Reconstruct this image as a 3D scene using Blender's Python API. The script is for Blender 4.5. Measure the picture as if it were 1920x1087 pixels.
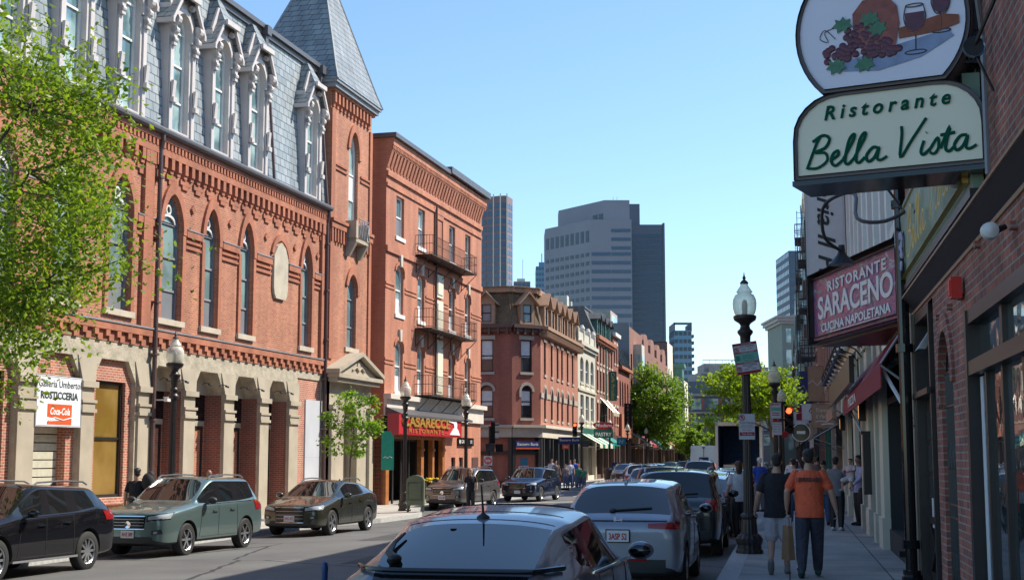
import bpy, bmesh, math, random
from math import sin, cos, pi, radians, atan2, sqrt
from mathutils import Vector, Matrix
from mathutils.geometry import tessellate_polygon
from mathutils.bvhtree import BVHTree
for o in list(bpy.data.objects): bpy.data.objects.remove(o)
sc = bpy.context.scene; COL = sc.collection
# ---------------- camera
cd = bpy.data.cameras.new('camera'); cam = bpy.data.objects.new('camera', cd); COL.objects.link(cam)
cd.sensor_width = 36; cd.lens = 36*2600/1920; cd.clip_start = .1; cd.clip_end = 9000
PITCH = math.atan(313.5/2600)
cam.location = (0, 0, 1.9); cam.rotation_euler = (pi/2+PITCH, 0, 0); sc.camera = cam
# ---------------- world and sun
SUN_EL, SUN_AZ = 47.0, 19.0          # azimuth measured from +X towards +Y
w = bpy.data.worlds.new('World'); sc.world = w; w.use_nodes = True
wn = w.node_tree; bg = wn.nodes['Background']
sky = wn.nodes.new('ShaderNodeTexSky'); sky.sky_type = 'NISHITA'; sky.sun_disc = False
sky.sun_elevation = radians(SUN_EL); sky.sun_rotation = radians(90-SUN_AZ)
sky.altitude = 0; sky.air_density = 1.0; sky.dust_density = .3; sky.ozone_density = 2.0
tint = wn.nodes.new('ShaderNodeMix'); tint.data_type = 'RGBA'; tint.blend_type = 'MULTIPLY'; tint.inputs[0].default_value = 1; tint.inputs[7].default_value = (.82, .93, .98, 1)
wn.links.new(sky.outputs[0], tint.inputs[6]); wn.links.new(tint.outputs[2], bg.inputs[0]); bg.inputs[1].default_value = .14
sd = bpy.data.lights.new('sun', 'SUN'); sun = bpy.data.objects.new('sun', sd); COL.objects.link(sun)
sd.energy = 4.6; sd.angle = radians(.5); sd.color = (1, .92, .78)
sv = Vector((cos(radians(SUN_EL))*cos(radians(SUN_AZ)), cos(radians(SUN_EL))*sin(radians(SUN_AZ)), sin(radians(SUN_EL))))
sun.rotation_euler = sv.to_track_quat('Z', 'Y').to_euler(); sun.location = (30, 20, 60)
sc.view_settings.view_transform = 'Standard'; sc.view_settings.look = 'None'
sc.view_settings.exposure = 0.68; sc.view_settings.gamma = 1
sc.render.engine = 'CYCLES'
sc.cycles.max_bounces = 6; sc.cycles.diffuse_bounces = 3; sc.cycles.glossy_bounces = 3
sc.cycles.transmission_bounces = 4; sc.cycles.transparent_max_bounces = 8
# ---------------- materials
def _new(name):
    m = bpy.data.materials.new(name); m.use_nodes = True
    nt = m.node_tree; return m, nt, nt.nodes, nt.links, nt.nodes['Principled BSDF']
def mat(name, col, rough=.6, metal=0, noise=.12, nscale=6, coat=0, bump=0, emit=None, es=1, spec=.5, tsc=None):
    m, nt, N, L, p = _new(name)
    p.inputs['Roughness'].default_value = rough; p.inputs['Metallic'].default_value = metal
    p.inputs['Coat Weight'].default_value = coat; p.inputs['Coat Roughness'].default_value = .03
    p.inputs['Specular IOR Level'].default_value = spec
    if noise > 0:
        tc = N.new('ShaderNodeTexCoord'); n = N.new('ShaderNodeTexNoise'); n.inputs['Scale'].default_value = nscale; n.inputs['Detail'].default_value = 5
        L.new(tc.outputs['Object'], n.inputs['Vector'])
        r = N.new('ShaderNodeValToRGB'); L.new(n.outputs['Fac'], r.inputs[0])
        r.color_ramp.elements[0].position = .3; r.color_ramp.elements[1].position = .7
        r.color_ramp.elements[0].color = (*[c*(1-noise) for c in col], 1); r.color_ramp.elements[1].color = (*[min(1, c*(1+noise)) for c in col], 1)
        L.new(r.outputs[0], p.inputs['Base Color'])
        if bump:
            b = N.new('ShaderNodeBump'); b.inputs['Strength'].default_value = bump; b.inputs['Distance'].default_value = .03
            n2 = N.new('ShaderNodeTexNoise'); n2.inputs['Scale'].default_value = nscale*4; n2.inputs['Detail'].default_value = 6
            L.new(tc.outputs['Object'], n2.inputs['Vector']); L.new(n2.outputs['Fac'], b.inputs['Height']); L.new(b.outputs[0], p.inputs['Normal'])
    else: p.inputs['Base Color'].default_value = (*col, 1)
    if emit: p.inputs['Emission Color'].default_value = (*emit, 1); p.inputs['Emission Strength'].default_value = es
    return m
def brick(name, c1, c2, mortar, bw=.22, rh=.075, ms=.012, rough=.85, bump=.5, var=.25, off=.5, bias=0, big=.5):
    m, nt, N, L, p = _new(name); p.inputs['Roughness'].default_value = rough
    tc = N.new('ShaderNodeTexCoord'); sp = N.new('ShaderNodeSeparateXYZ'); L.new(tc.outputs['Object'], sp.inputs[0])
    ad = N.new('ShaderNodeMath'); ad.operation = 'ADD'; L.new(sp.outputs[0], ad.inputs[0]); L.new(sp.outputs[1], ad.inputs[1])
    cb = N.new('ShaderNodeCombineXYZ'); L.new(ad.outputs[0], cb.inputs[0]); L.new(sp.outputs[2], cb.inputs[1])
    b = N.new('ShaderNodeTexBrick'); L.new(cb.outputs[0], b.inputs['Vector']); b.offset = off
    b.inputs['Scale'].default_value = 1; b.inputs['Brick Width'].default_value = bw; b.inputs['Row Height'].default_value = rh
    b.inputs['Mortar Size'].default_value = ms; b.inputs['Mortar Smooth'].default_value = .2; b.inputs['Bias'].default_value = bias
    b.inputs['Color1'].default_value = (*c1, 1); b.inputs['Color2'].default_value = (*c2, 1); b.inputs['Mortar'].default_value = (*mortar, 1)
    n = N.new('ShaderNodeTexNoise'); n.inputs['Scale'].default_value = big; n.inputs['Detail'].default_value = 8; n.inputs['Roughness'].default_value = .65; L.new(tc.outputs['Object'], n.inputs['Vector'])
    mr = N.new('ShaderNodeMapRange'); L.new(n.outputs['Fac'], mr.inputs[0]); mr.inputs[1].default_value = .3; mr.inputs[2].default_value = .7
    mr.inputs[3].default_value = 1-var; mr.inputs[4].default_value = 1+var
    mx = N.new('ShaderNodeMix'); mx.data_type = 'RGBA'; mx.blend_type = 'MULTIPLY'; mx.inputs[0].default_value = 1
    mp2 = N.new('ShaderNodeMapping'); mp2.inputs['Scale'].default_value = (1.6, 1.6, .13); L.new(tc.outputs['Object'], mp2.inputs[0]); n3 = N.new('ShaderNodeTexNoise'); n3.inputs['Scale'].default_value = 1; n3.inputs['Detail'].default_value = 7; L.new(mp2.outputs[0], n3.inputs[0])
    mr3 = N.new('ShaderNodeMapRange'); L.new(n3.outputs['Fac'], mr3.inputs[0]); mr3.inputs[1].default_value = .35; mr3.inputs[2].default_value = .65; mr3.inputs[3].default_value = .80; mr3.inputs[4].default_value = 1.10
    ml = N.new('ShaderNodeMath'); ml.operation = 'MULTIPLY'; L.new(mr.outputs[0], ml.inputs[0]); L.new(mr3.outputs[0], ml.inputs[1])
    L.new(b.outputs['Color'], mx.inputs[6]); L.new(ml.outputs[0], mx.inputs[7]); L.new(mx.outputs[2], p.inputs['Base Color'])
    if bump:
        bp = N.new('ShaderNodeBump'); bp.inputs['Strength'].default_value = bump; bp.inputs['Distance'].default_value = .012; bp.invert = True
        L.new(b.outputs['Fac'], bp.inputs['Height']); L.new(bp.outputs[0], p.inputs['Normal'])
    return m
def glassmat(name, col=(.05, .07, .08), rough=.04, var=.5, curtain=None, spec=.9, scale=.7):
    m, nt, N, L, p = _new(name); p.inputs['Roughness'].default_value = rough; p.inputs['Specular IOR Level'].default_value = spec
    p.inputs['IOR'].default_value = 1.6
    tc = N.new('ShaderNodeTexCoord'); n = N.new('ShaderNodeTexNoise'); n.inputs['Scale'].default_value = scale; n.inputs['Detail'].default_value = 3
    L.new(tc.outputs['Object'], n.inputs['Vector']); r = N.new('ShaderNodeValToRGB'); L.new(n.outputs['Fac'], r.inputs[0])
    e = r.color_ramp.elements; e[0].position = .42; e[1].position = .58
    c2 = curtain or [c*(1+var) for c in col]
    e[0].color = (*col, 1); e[1].color = (*c2, 1); L.new(r.outputs[0], p.inputs['Base Color'])
    # slightly wavy old panes
    n2 = N.new('ShaderNodeTexNoise'); n2.inputs['Scale'].default_value = 1.3; L.new(tc.outputs['Object'], n2.inputs['Vector'])
    b = N.new('ShaderNodeBump'); b.inputs['Strength'].default_value = .06; b.inputs['Distance'].default_value = .1; L.new(n2.outputs['Fac'], b.inputs['Height']); L.new(b.outputs[0], p.inputs['Normal'])
    return m
def leafmat(name, c, tr=.45):
    m, nt, N, L, p = _new(name)
    oi = N.new('ShaderNodeTexCoord'); n = N.new('ShaderNodeTexNoise'); n.inputs['Scale'].default_value = 1.7; n.inputs['Detail'].default_value = 4; L.new(oi.outputs['Object'], n.inputs['Vector'])
    r = N.new('ShaderNodeValToRGB'); L.new(n.outputs['Fac'], r.inputs[0]); e = r.color_ramp.elements; e[0].position = .35; e[1].position = .65
    e[0].color = (c[0]*.7, c[1]*.75, c[2]*.8, 1); e[1].color = (c[0]*1.3, c[1]*1.2, c[2]*1.1, 1)
    p.inputs['Roughness'].default_value = .45; p.inputs['Specular IOR Level'].default_value = .35; L.new(r.outputs[0], p.inputs['Base Color'])
    t = N.new('ShaderNodeBsdfTranslucent'); mx = N.new('ShaderNodeMix'); mx.data_type = 'RGBA'; mx.blend_type = 'MULTIPLY'; mx.inputs[0].default_value = 1
    L.new(r.outputs[0], mx.inputs[6]); mx.inputs[7].default_value = (1.9, 1.7, .7, 1); L.new(mx.outputs[2], t.inputs[0])
    ms = N.new('ShaderNodeMixShader'); ms.inputs[0].default_value = tr; L.new(p.outputs[0], ms.inputs[1]); L.new(t.outputs[0], ms.inputs[2])
    L.new(ms.outputs[0], N['Material Output'].inputs[0]); return m
def paint(name, col, metal=.5, rough=.28, coat=1.0, cr=.02):
    m, nt, N, L, p = _new(name); p.inputs['Base Color'].default_value = (*col, 1); p.inputs['Metallic'].default_value = metal
    p.inputs['Roughness'].default_value = rough; p.inputs['Coat Weight'].default_value = coat; p.inputs['Coat Roughness'].default_value = cr
    p.inputs['Specular IOR Level'].default_value = .5 if metal > .05 else .05
    tc = N.new('ShaderNodeTexCoord'); n = N.new('ShaderNodeTexNoise'); n.inputs['Scale'].default_value = 3; n.inputs['Detail'].default_value = 6; L.new(tc.outputs['Object'], n.inputs['Vector'])
    mr = N.new('ShaderNodeMapRange'); L.new(n.outputs['Fac'], mr.inputs[0]); mr.inputs[3].default_value = rough*.8; mr.inputs[4].default_value = rough*1.35; L.new(mr.outputs[0], p.inputs['Roughness'])
    return m
M = {}
M['brick'] = brick('red_brick', (.47, .17, .085), (.33, .10, .055), (.44, .27, .19), var=.16, bump=.4)
M['brick_trim'] = brick('red_brick_trim', (.44, .15, .075), (.37, .12, .062), (.34, .16, .11), var=.12, bump=.3)
M['brick_cas'] = brick('orange_brick', (.50, .18, .10), (.42, .145, .08), (.45, .23, .16), var=.10, bump=.3)
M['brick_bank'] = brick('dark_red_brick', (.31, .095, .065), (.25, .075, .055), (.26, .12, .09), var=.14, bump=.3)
M['brick_pink'] = brick('brown_red_brick', (.29, .115, .08), (.23, .09, .065), (.27, .17, .13), var=.1, bump=.2)
M['brick_bank_lit'] = brick('bank_sunlit_brick', (.44, .17, .11), (.37, .14, .09), (.38, .2, .15), var=.12, bump=.3)  # lighter bank brick: sunlight on the street face put into the colour
M['brick_brown'] = brick('brown_brick', (.16, .10, .075), (.12, .08, .06), (.15, .11, .09), var=.15, bump=.2)
M['brick_near'] = brick('old_brick', (.42, .13, .085), (.20, .075, .06), (.33, .28, .24), bw=.235, rh=.085, ms=.010, var=.35, bump=.8, bias=-.05, big=1.3)
M['brick_low'] = brick('storefront_brick', (.46, .15, .09), (.36, .10, .06), (.50, .38, .30), var=.15, bump=.4)
M['slate'] = brick('slate_shingles', (.36, .39, .41), (.26, .30, .32), (.07, .09, .10), bw=.42, rh=.30, ms=.018, rough=.45, var=.12, bump=.6)
M['slate_spire'] = brick('spire_slate', (.26, .28, .29), (.20, .225, .235), (.05, .06, .07), bw=.45, rh=.27, ms=.016, rough=.45, var=.12, bump=.6)
M['shingle_brown'] = brick('brown_shingles', (.20, .135, .07), (.16, .10, .055), (.07, .05, .03), bw=.3, rh=.16, ms=.015, rough=.7, var=.15)
M['limestone'] = mat('rough_limestone', (.40, .355, .275), .9, noise=.25, nscale=3, bump=.7)
M['limestone_s'] = mat('smooth_limestone', (.38, .33, .255), .85, noise=.14, nscale=1.2, bump=.1)
M['sill'] = mat('stone_sill', (.50, .43, .34), .85, noise=.1, nscale=3)
M['white'] = mat('white_paint', (.74, .72, .68), .5, noise=.06, nscale=2)
M['cream'] = mat('cream_paint', (.66, .60, .52), .55, noise=.08, nscale=2)
M['cream_stone'] = mat('cream_stone', (.72, .66, .52), .8, noise=.08, nscale=1)
M['white_stone'] = mat('white_glazed_stone', (.56, .53, .45), .6, noise=.07, nscale=1)
M['rust'] = mat('rusty_black_iron', (.045, .03, .026), .6, noise=.4, nscale=5)
M['black'] = mat('black_iron', (.018, .018, .02), .4, noise=.2, nscale=8)
M['blackg'] = mat('black_gloss', (.012, .012, .014), .12, noise=0)
M['rubber'] = mat('rubber', (.02, .02, .021), .8, noise=.15, nscale=20)
M['plastic'] = mat('dark_plastic', (.025, .026, .028), .55, noise=0)
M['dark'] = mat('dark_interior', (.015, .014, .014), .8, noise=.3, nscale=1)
M['pipe'] = mat('brown_downspout', (.10, .06, .055), .4, noise=.15, nscale=3)
M['gutter'] = mat('dark_gutter', (.10, .095, .10), .4, noise=.1, nscale=3)
M['lead'] = mat('lead_flashing', (.24, .25, .27), .5, noise=.12, nscale=2)
M['glass'] = glassmat('window_glass', (.10, .18, .20), curtain=(.36, .50, .50))  # curtain tone, brightened and blued to paint sky reflection into the panes
M['glass_low'] = glassmat('lancet_glass', (.14, .21, .22), curtain=(.24, .36, .35), rough=.06)
M['ochre_glass'] = glassmat('ochre_blind_glass', (.20, .115, .025), curtain=(.30, .19, .06), rough=.05, scale=.5)
M['glass_grey'] = mat('grey_blind', (.20, .22, .24), .25, noise=.08, nscale=1, spec=.8)
M['glass_dark'] = glassmat('dark_window_glass', (.02, .026, .03), curtain=(.06, .07, .075))
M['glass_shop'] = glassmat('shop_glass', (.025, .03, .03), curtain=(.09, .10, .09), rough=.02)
M['glass_car'] = mat('car_glass', (.008, .010, .011), .02, noise=0, spec=.9)
M['chrome'] = mat('chrome', (.75, .75, .77), .12, metal=1, noise=0)
M['alloy'] = mat('alloy', (.55, .56, .58), .25, metal=.9, noise=0)
M['curtain'] = mat('white_curtain', (.62, .64, .66), .8, noise=.1, nscale=9)
M['green_sign'] = mat('green_sign_paint', (.22, .33, .25), .5, noise=.1, nscale=3)
M['green'] = mat('copper_green', (.05, .16, .13), .5, noise=.15, nscale=2)
M['gold'] = mat('gilt', (.75, .48, .12), .35, metal=.6, noise=.1)
M['awning_red'] = mat('awning_crimson', (.26, .012, .035), .7, noise=.1)
M['red'] = mat('red_paint', (.45, .02, .03), .45, noise=.08)
M['red_bright'] = mat('bright_red', (.7, .03, .02), .4, noise=0)
M['wood'] = mat('orange_wood', (.36, .13, .035), .5, noise=.25, nscale=4)
M['brown'] = mat('brown_paint', (.10, .055, .045), .5, noise=.15)
M['bark'] = mat('bark', (.12, .09, .07), .9, noise=.3, nscale=9, bump=.6)
M['navy'] = mat('navy_sign', (.01, .02, .12), .5, noise=0)
M['txt_white'] = mat('white_letters', (.8, .8, .78), .5, noise=0)
M['txt_black'] = mat('black_letters', (.02, .02, .025), .5, noise=0)
M['skin'] = mat('skin', (.46, .27, .19), .5, noise=.06, nscale=8)
M['skin_dark'] = mat('brown_skin', (.24, .13, .09), .5, noise=.06, nscale=8)
M['hair'] = mat('black_hair', (.012, .010, .010), .45, noise=.3, nscale=60, bump=.5)
M['lens_red'] = mat('red_lens', (.30, .01, .012), .15, noise=0, coat=1)
M['lens_clear'] = mat('clear_lens', (.35, .37, .38), .08, noise=0, coat=1, spec=.9)
M['plate'] = mat('plate_white', (.7, .7, .72), .4, noise=0)
M['steel'] = mat('brushed_steel', (.4, .41, .42), .35, metal=.8, noise=.1)
# ---------------- ground height, frames
def gz(x, y):
    lat = max(0, min(15, (-1.06+.197*y-x)*.98)); s = max(0, min(1, (y-72)/18)); s = s*s*(3-2*s)
    return -.022*lat*(1-.6*s)
def tag(o, label=None, cat=None, group=None, kind=None):
    if label: o['label'] = label
    if cat: o['category'] = cat
    if group: o['group'] = group
    if kind: o['kind'] = kind
    return o
def empty(name, loc=(0, 0, 0), rz=0, label=None, cat=None, group=None, kind=None):
    o = bpy.data.objects.new(name, None); COL.objects.link(o); o.location = loc; o.rotation_euler = (0, 0, rz); o.empty_display_size = .3
    return tag(o, label, cat, group, kind)
def copy_tree(o, parent=None):
    c = o.copy(); COL.objects.link(c); c.parent = parent
    for ch in list(o.children): copy_tree(ch, c)
    return c
class MB:
    "collects faces into one mesh; s flips the outward axis (d) for facades"
    def __init__(s, sgn=1): s.v = []; s.f = []; s.sg = sgn; s.sm = []
    def add(s, vs, fs):
        o = len(s.v); s.v += [(a, s.sg*b, c) for a, b, c in vs]; s.f += [[o+i for i in f] for f in fs]
    def box(s, x0, x1, y0, y1, z0, z1):
        s.add([(x0, y0, z0), (x1, y0, z0), (x1, y1, z0), (x0, y1, z0), (x0, y0, z1), (x1, y0, z1), (x1, y1, z1), (x0, y1, z1)],
              [(0, 3, 2, 1), (4, 5, 6, 7), (0, 1, 5, 4), (1, 2, 6, 5), (2, 3, 7, 6), (3, 0, 4, 7)])
        return s
    def hexa(s, b, t):
        s.add(list(b)+list(t), [(0, 3, 2, 1), (4, 5, 6, 7), (0, 1, 5, 4), (1, 2, 6, 5), (2, 3, 7, 6), (3, 0, 4, 7)]); return s
    def quad(s, a, b, c, d): s.add([a, b, c, d], [(0, 1, 2, 3)]); return s
    def prism(s, poly, d0, d1, plane='xz'):
        "polygon in plane, extruded along the third axis"
        n = len(poly)
        P = (lambda p, d: (p[0], d, p[1])) if plane == 'xz' else ((lambda p, d: (d, p[0], p[1])) if plane == 'yz' else (lambda p, d: (p[0], p[1], d)))
        vs = [P(p, d0) for p in poly]+[P(p, d1) for p in poly]
        tri = tessellate_polygon([[Vector((p[0], p[1], 0)) for p in poly]])
        fs = [list(t) for t in tri]+[[i+n for i in reversed(t)] for t in tri]+[(i, (i+1) % n, (i+1) % n+n, i+n) for i in range(n)]
        s.add(vs, fs); return s
    def ring(s, outer, inner, d0, d1):
        "frame between two outlines with same point count (xz)"
        n = len(outer); vs = [(p[0], d1, p[1]) for p in outer]+[(p[0], d1, p[1]) for p in inner]+[(p[0], d0, p[1]) for p in outer]+[(p[0], d0, p[1]) for p in inner]
        fs = []
        for i in range(n):
            j = (i+1) % n; fs += [(i, j, n+j, n+i), (i, j, 2*n+j, 2*n+i), (n+i, n+j, 3*n+j, 3*n+i)]
        s.add(vs, fs); return s
    def tube(s, path, r, n=8, caps=True):
        path = [Vector(p) for p in path]; rr = r if hasattr(r, '__len__') else [r]*len(path); o = len(s.v); up = Vector((0, 0, 1)); prev = None; vs = []
        for i, p in enumerate(path):
            t = (path[min(i+1, len(path)-1)]-path[max(i-1, 0)]); t = t.normalized() if t.length > 1e-9 else Vector((0, 0, 1))
            if prev is None: a = t.orthogonal().normalized()
            else:
                a = prev-t*prev.dot(t); a = a.normalized() if a.length > 1e-6 else t.orthogonal().normalized()
            prev = a; b = t.cross(a)
            for k in range(n):
                an = 2*pi*k/n; q = p+(a*cos(an)+b*sin(an))*rr[i]; vs.append(tuple(q))
        fs = [(i*n+k, i*n+(k+1) % n, (i+1)*n+(k+1) % n, (i+1)*n+k) for i in range(len(path)-1) for k in range(n)]
        if caps: fs += [list(range(n))[::-1], [(len(path)-1)*n+k for k in range(n)]]
        s.add(vs, fs); return s
    def lathe(s, prof, c=(0, 0, 0), n=16, ax='z', flute=0, caps=True):
        if prof[0] == prof[-1]: caps = False
        vs = []; fs = []
        for r, z in prof:
            for k in range(n):
                a = 2*pi*k/n; q = r*(1-(flute if k % 2 else 0))
                if ax == 'z': vs.append((c[0]+q*cos(a), c[1]+q*sin(a), c[2]+z))
                elif ax == 'y': vs.append((c[0]+q*cos(a), c[1]+z, c[2]+q*sin(a)))
                else: vs.append((c[0]+z, c[1]+q*cos(a), c[2]+q*sin(a)))
        m = len(prof)
        fs = [(i*n+k, i*n+(k+1) % n, (i+1)*n+(k+1) % n, (i+1)*n+k) for i in range(m-1) for k in range(n)]
        if caps and prof[0][0] > 1e-4: fs.append(list(range(n))[::-1])
        if caps and prof[-1][0] > 1e-4: fs.append([(m-1)*n+k for k in range(n)])
        s.add(vs, fs); return s
    def ball(s, c, r, nu=12, nv=8):
        rx, ry, rz = (r, r, r) if not hasattr(r, '__len__') else r; vs = []; 
        for i in range(nv+1):
            th = pi*i/nv
            for k in range(nu):
                a = 2*pi*k/nu; vs.append((c[0]+rx*sin(th)*cos(a), c[1]+ry*sin(th)*sin(a), c[2]+rz*cos(th)))
        s.add(vs, [(i*nu+k, (i+1)*nu+k, (i+1)*nu+(k+1) % nu, i*nu+(k+1) % nu) for i in range(nv) for k in range(nu)]); return s
    def wall(s, x0, x1, z0, z1, holes, d=0, depth=.3):
        "wall face at d with real openings; holes = outlines [(x,z)...]; reveals go back by depth"
        holes = sorted(holes, key=lambda h: sum(p[0] for p in h)/len(h))
        cx = [sum(p[0] for p in h)/len(h) for h in holes]
        ext = [(min(p[0] for p in h), max(p[0] for p in h)) for h in holes]
        cuts = [x0]+[(ext[i][1]+ext[i+1][0])/2 for i in range(len(holes)-1)]+[x1]
        if not holes: s.quad((x0, d, z0), (x1, d, z0), (x1, d, z1), (x0, d, z1)); return s
        for i, h in enumerate(holes):
            a, b = cuts[i], cuts[i+1]
            o = [Vector((a, z0, 0)), Vector((b, z0, 0)), Vector((b, z1, 0)), Vector((a, z1, 0))]; hh = [Vector((p[0], p[1], 0)) for p in h]
            tri = tessellate_polygon([o, hh]); al = o+hh
            s.add([(p.x, d, p.y) for p in al], [list(t) for t in tri])
            n = len(h); s.add([(p[0], d, p[1]) for p in h]+[(p[0], d-depth, p[1]) for p in h], [(k, (k+1) % n, n+(k+1) % n, n+k) for k in range(n)])
        return s
    def build(s, name, m, parent=None, smooth=False, recalc=True, loc=None):
        me = bpy.data.meshes.new(name); me.from_pydata(s.v, [], s.f)
        if m is not None: me.materials.append(M[m] if isinstance(m, str) else m)
        if recalc or smooth:
            bm = bmesh.new(); bm.from_mesh(me)
            bmesh.ops.remove_doubles(bm, verts=bm.verts, dist=1e-5)
            if recalc: bmesh.ops.recalc_face_normals(bm, faces=bm.faces)
            bm.to_mesh(me); bm.free()
        if smooth:
            me.polygons.foreach_set('use_smooth', [True]*len(me.polygons))
            try: me.set_sharp_from_angle(angle=radians(40))
            except Exception: pass
        me.update(); o = bpy.data.objects.new(name, me); COL.objects.link(o)
        if parent is not None: o.parent = parent
        if loc: o.location = loc
        return o
def inst(o, parent, loc=(0, 0, 0), sc_=None, rz=None):
    c = o.copy(); COL.objects.link(c); c.parent = parent; c.location = loc
    if sc_: c.scale = sc_
    if rz is not None: c.rotation_euler = (0, 0, rz)
    for ch in list(o.children):
        k = ch.copy(); COL.objects.link(k); k.parent = c
    return c
_tx = {}
def text(body, m, parent, loc, size, rot=(pi/2, 0, 0), ext=.01, shear=0, bold=0, space=1, width=None, name='lettering', sx=1, align='CENTER', res=2, word=1):
    if size > .4: res = max(res, 6)
    cu = bpy.data.curves.new('t', 'FONT'); cu.body = body; cu.size = size; cu.extrude = ext; cu.shear = shear; cu.offset = bold
    cu.space_character = space; cu.space_word = word; cu.align_x = align; cu.align_y = 'CENTER'; cu.resolution_u = res
    t = bpy.data.objects.new('t', cu); COL.objects.link(t); bpy.context.view_layer.update()
    me = bpy.data.meshes.new_from_object(t.evaluated_get(bpy.context.evaluated_depsgraph_get())); bpy.data.objects.remove(t); bpy.data.curves.remove(cu)
    me.name = name; me.materials.clear(); me.materials.append(M[m] if isinstance(m, str) else m)
    o = bpy.data.objects.new(name, me); COL.objects.link(o); o.parent = parent; o.location = loc; o.rotation_euler = rot
    if width:
        xs = [v.co.x for v in me.vertices]; wd = max(xs)-min(xs); sx = width/wd
        for v in me.vertices: v.co.x *= sx
    elif sx != 1:
        for v in me.vertices: v.co.x *= sx
    return o
def arch(x0, x1, z0, zs, za, n=8, kind='lancet'):
    "outline of an arched opening: jambs to the spring zs, crown at za"
    c = (x0+x1)/2; hw = (x1-x0)/2; h = za-zs; pts = [(x0, z0), (x1, z0), (x1, zs)]
    if kind == 'lancet':
        for i in range(1, n): t = i/n; a = t*pi/2; pts.append((c+hw*(1-(1-cos(a))**1.0) if False else c+hw*(1-t**1.6), zs+h*sin(a*.98+.0)**1.0*(.35+.65*t)**.25))
        pts.append((c, za))
        for i in range(n-1, 0, -1): t = i/n; a = t*pi/2; pts.append((c-hw*(1-t**1.6), zs+h*sin(a*.98)*(.35+.65*t)**.25))
    else:
        for i in range(1, 2*n): a = pi*i/(2*n); pts.append((c+hw*cos(a), zs+h*sin(a)))
    pts.append((x0, zs)); return pts
def inset(pts, k):
    c = (sum(p[0] for p in pts)/len(pts), (min(p[1] for p in pts)+max(p[1] for p in pts))/2)
    x0 = min(p[0] for p in pts); x1 = max(p[0] for p in pts); z0 = min(p[1] for p in pts); z1 = max(p[1] for p in pts)
    sx = 1-2*k/(x1-x0); sz = 1-2*k/(z1-z0)
    return [((p[0]-c[0])*sx+c[0], (p[1]-c[1])*sz+c[1]) for p in pts]
def rect(x0, x1, z0, z1): return [(x0, z0), (x1, z0), (x1, z1), (x0, z1)]
def line(mb, pts, r, n=6): mb.tube(pts, r, n)
def window(B, sg, x0, x1, z0, z1, d, outline=None, fr='white', gl='glass', fw=.07, bars=(), sill=None, sillm='sill', silld=.12, mull=0, blind=None, bm='glass_grey', name='window'):
    "frame (part) with pane, sill, blind below it; d is the wall face"
    ol = outline or rect(x0, x1, z0, z1)
    m = MB(sg); m.ring(ol, inset(ol, fw), d-.20, d-.10)
    for zb in bars: m.box(x0+fw, x1-fw, d-.18, d-.12, zb-.035, zb+.035)
    if mull:
        for k in range(1, mull+1): xm = x0+(x1-x0)*k/(mull+1); m.box(xm-.03, xm+.03, d-.185, d-.125, z0+fw, (min(p[1] for p in ol if p[1] > z0+.1) if outline else z1)-fw*.5)
    f = m.build(name, fr, B)
    p = MB(sg); ii = inset(ol, fw*.5); p.prism(ii, d-.19, d-.17); p.build('pane', gl, f)
    if blind: 
        q = MB(sg); q.box(x0+fw, x1-fw, d-.168, d-.160, blind[0], blind[1]); q.build('blind', bm, f)
    if sill:
        q = MB(sg); q.box(x0-sill, x1+sill, d-.15, d+silld, z0-.18, z0-.001); q.build('sill', sillm, f)
    return f
class Frame:
    def __init__(s, x0, y0, slope, sg):
        s.o = Vector((x0, y0)); s.d = Vector((slope, 1)).normalized(); s.n = Vector((s.d.y, -s.d.x)); s.rz = atan2(s.d.y, s.d.x); s.sg = sg
        # sg=-1: outward is local -y (left side of street); sg=+1: outward local +y (right side)
    def w(s, u, d, z=0):
        q = s.o+s.d*u+s.n*(d if s.sg < 0 else -d); return (q.x, q.y, z)
F1 = Frame(-6.182, 62.02, .251, -1); F2 = Frame(-5.697, 61.898, .251, -1); F3 = Frame(1.96, 95, .2, -1); FR = Frame(1.879, 0, .198, 1)
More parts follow.
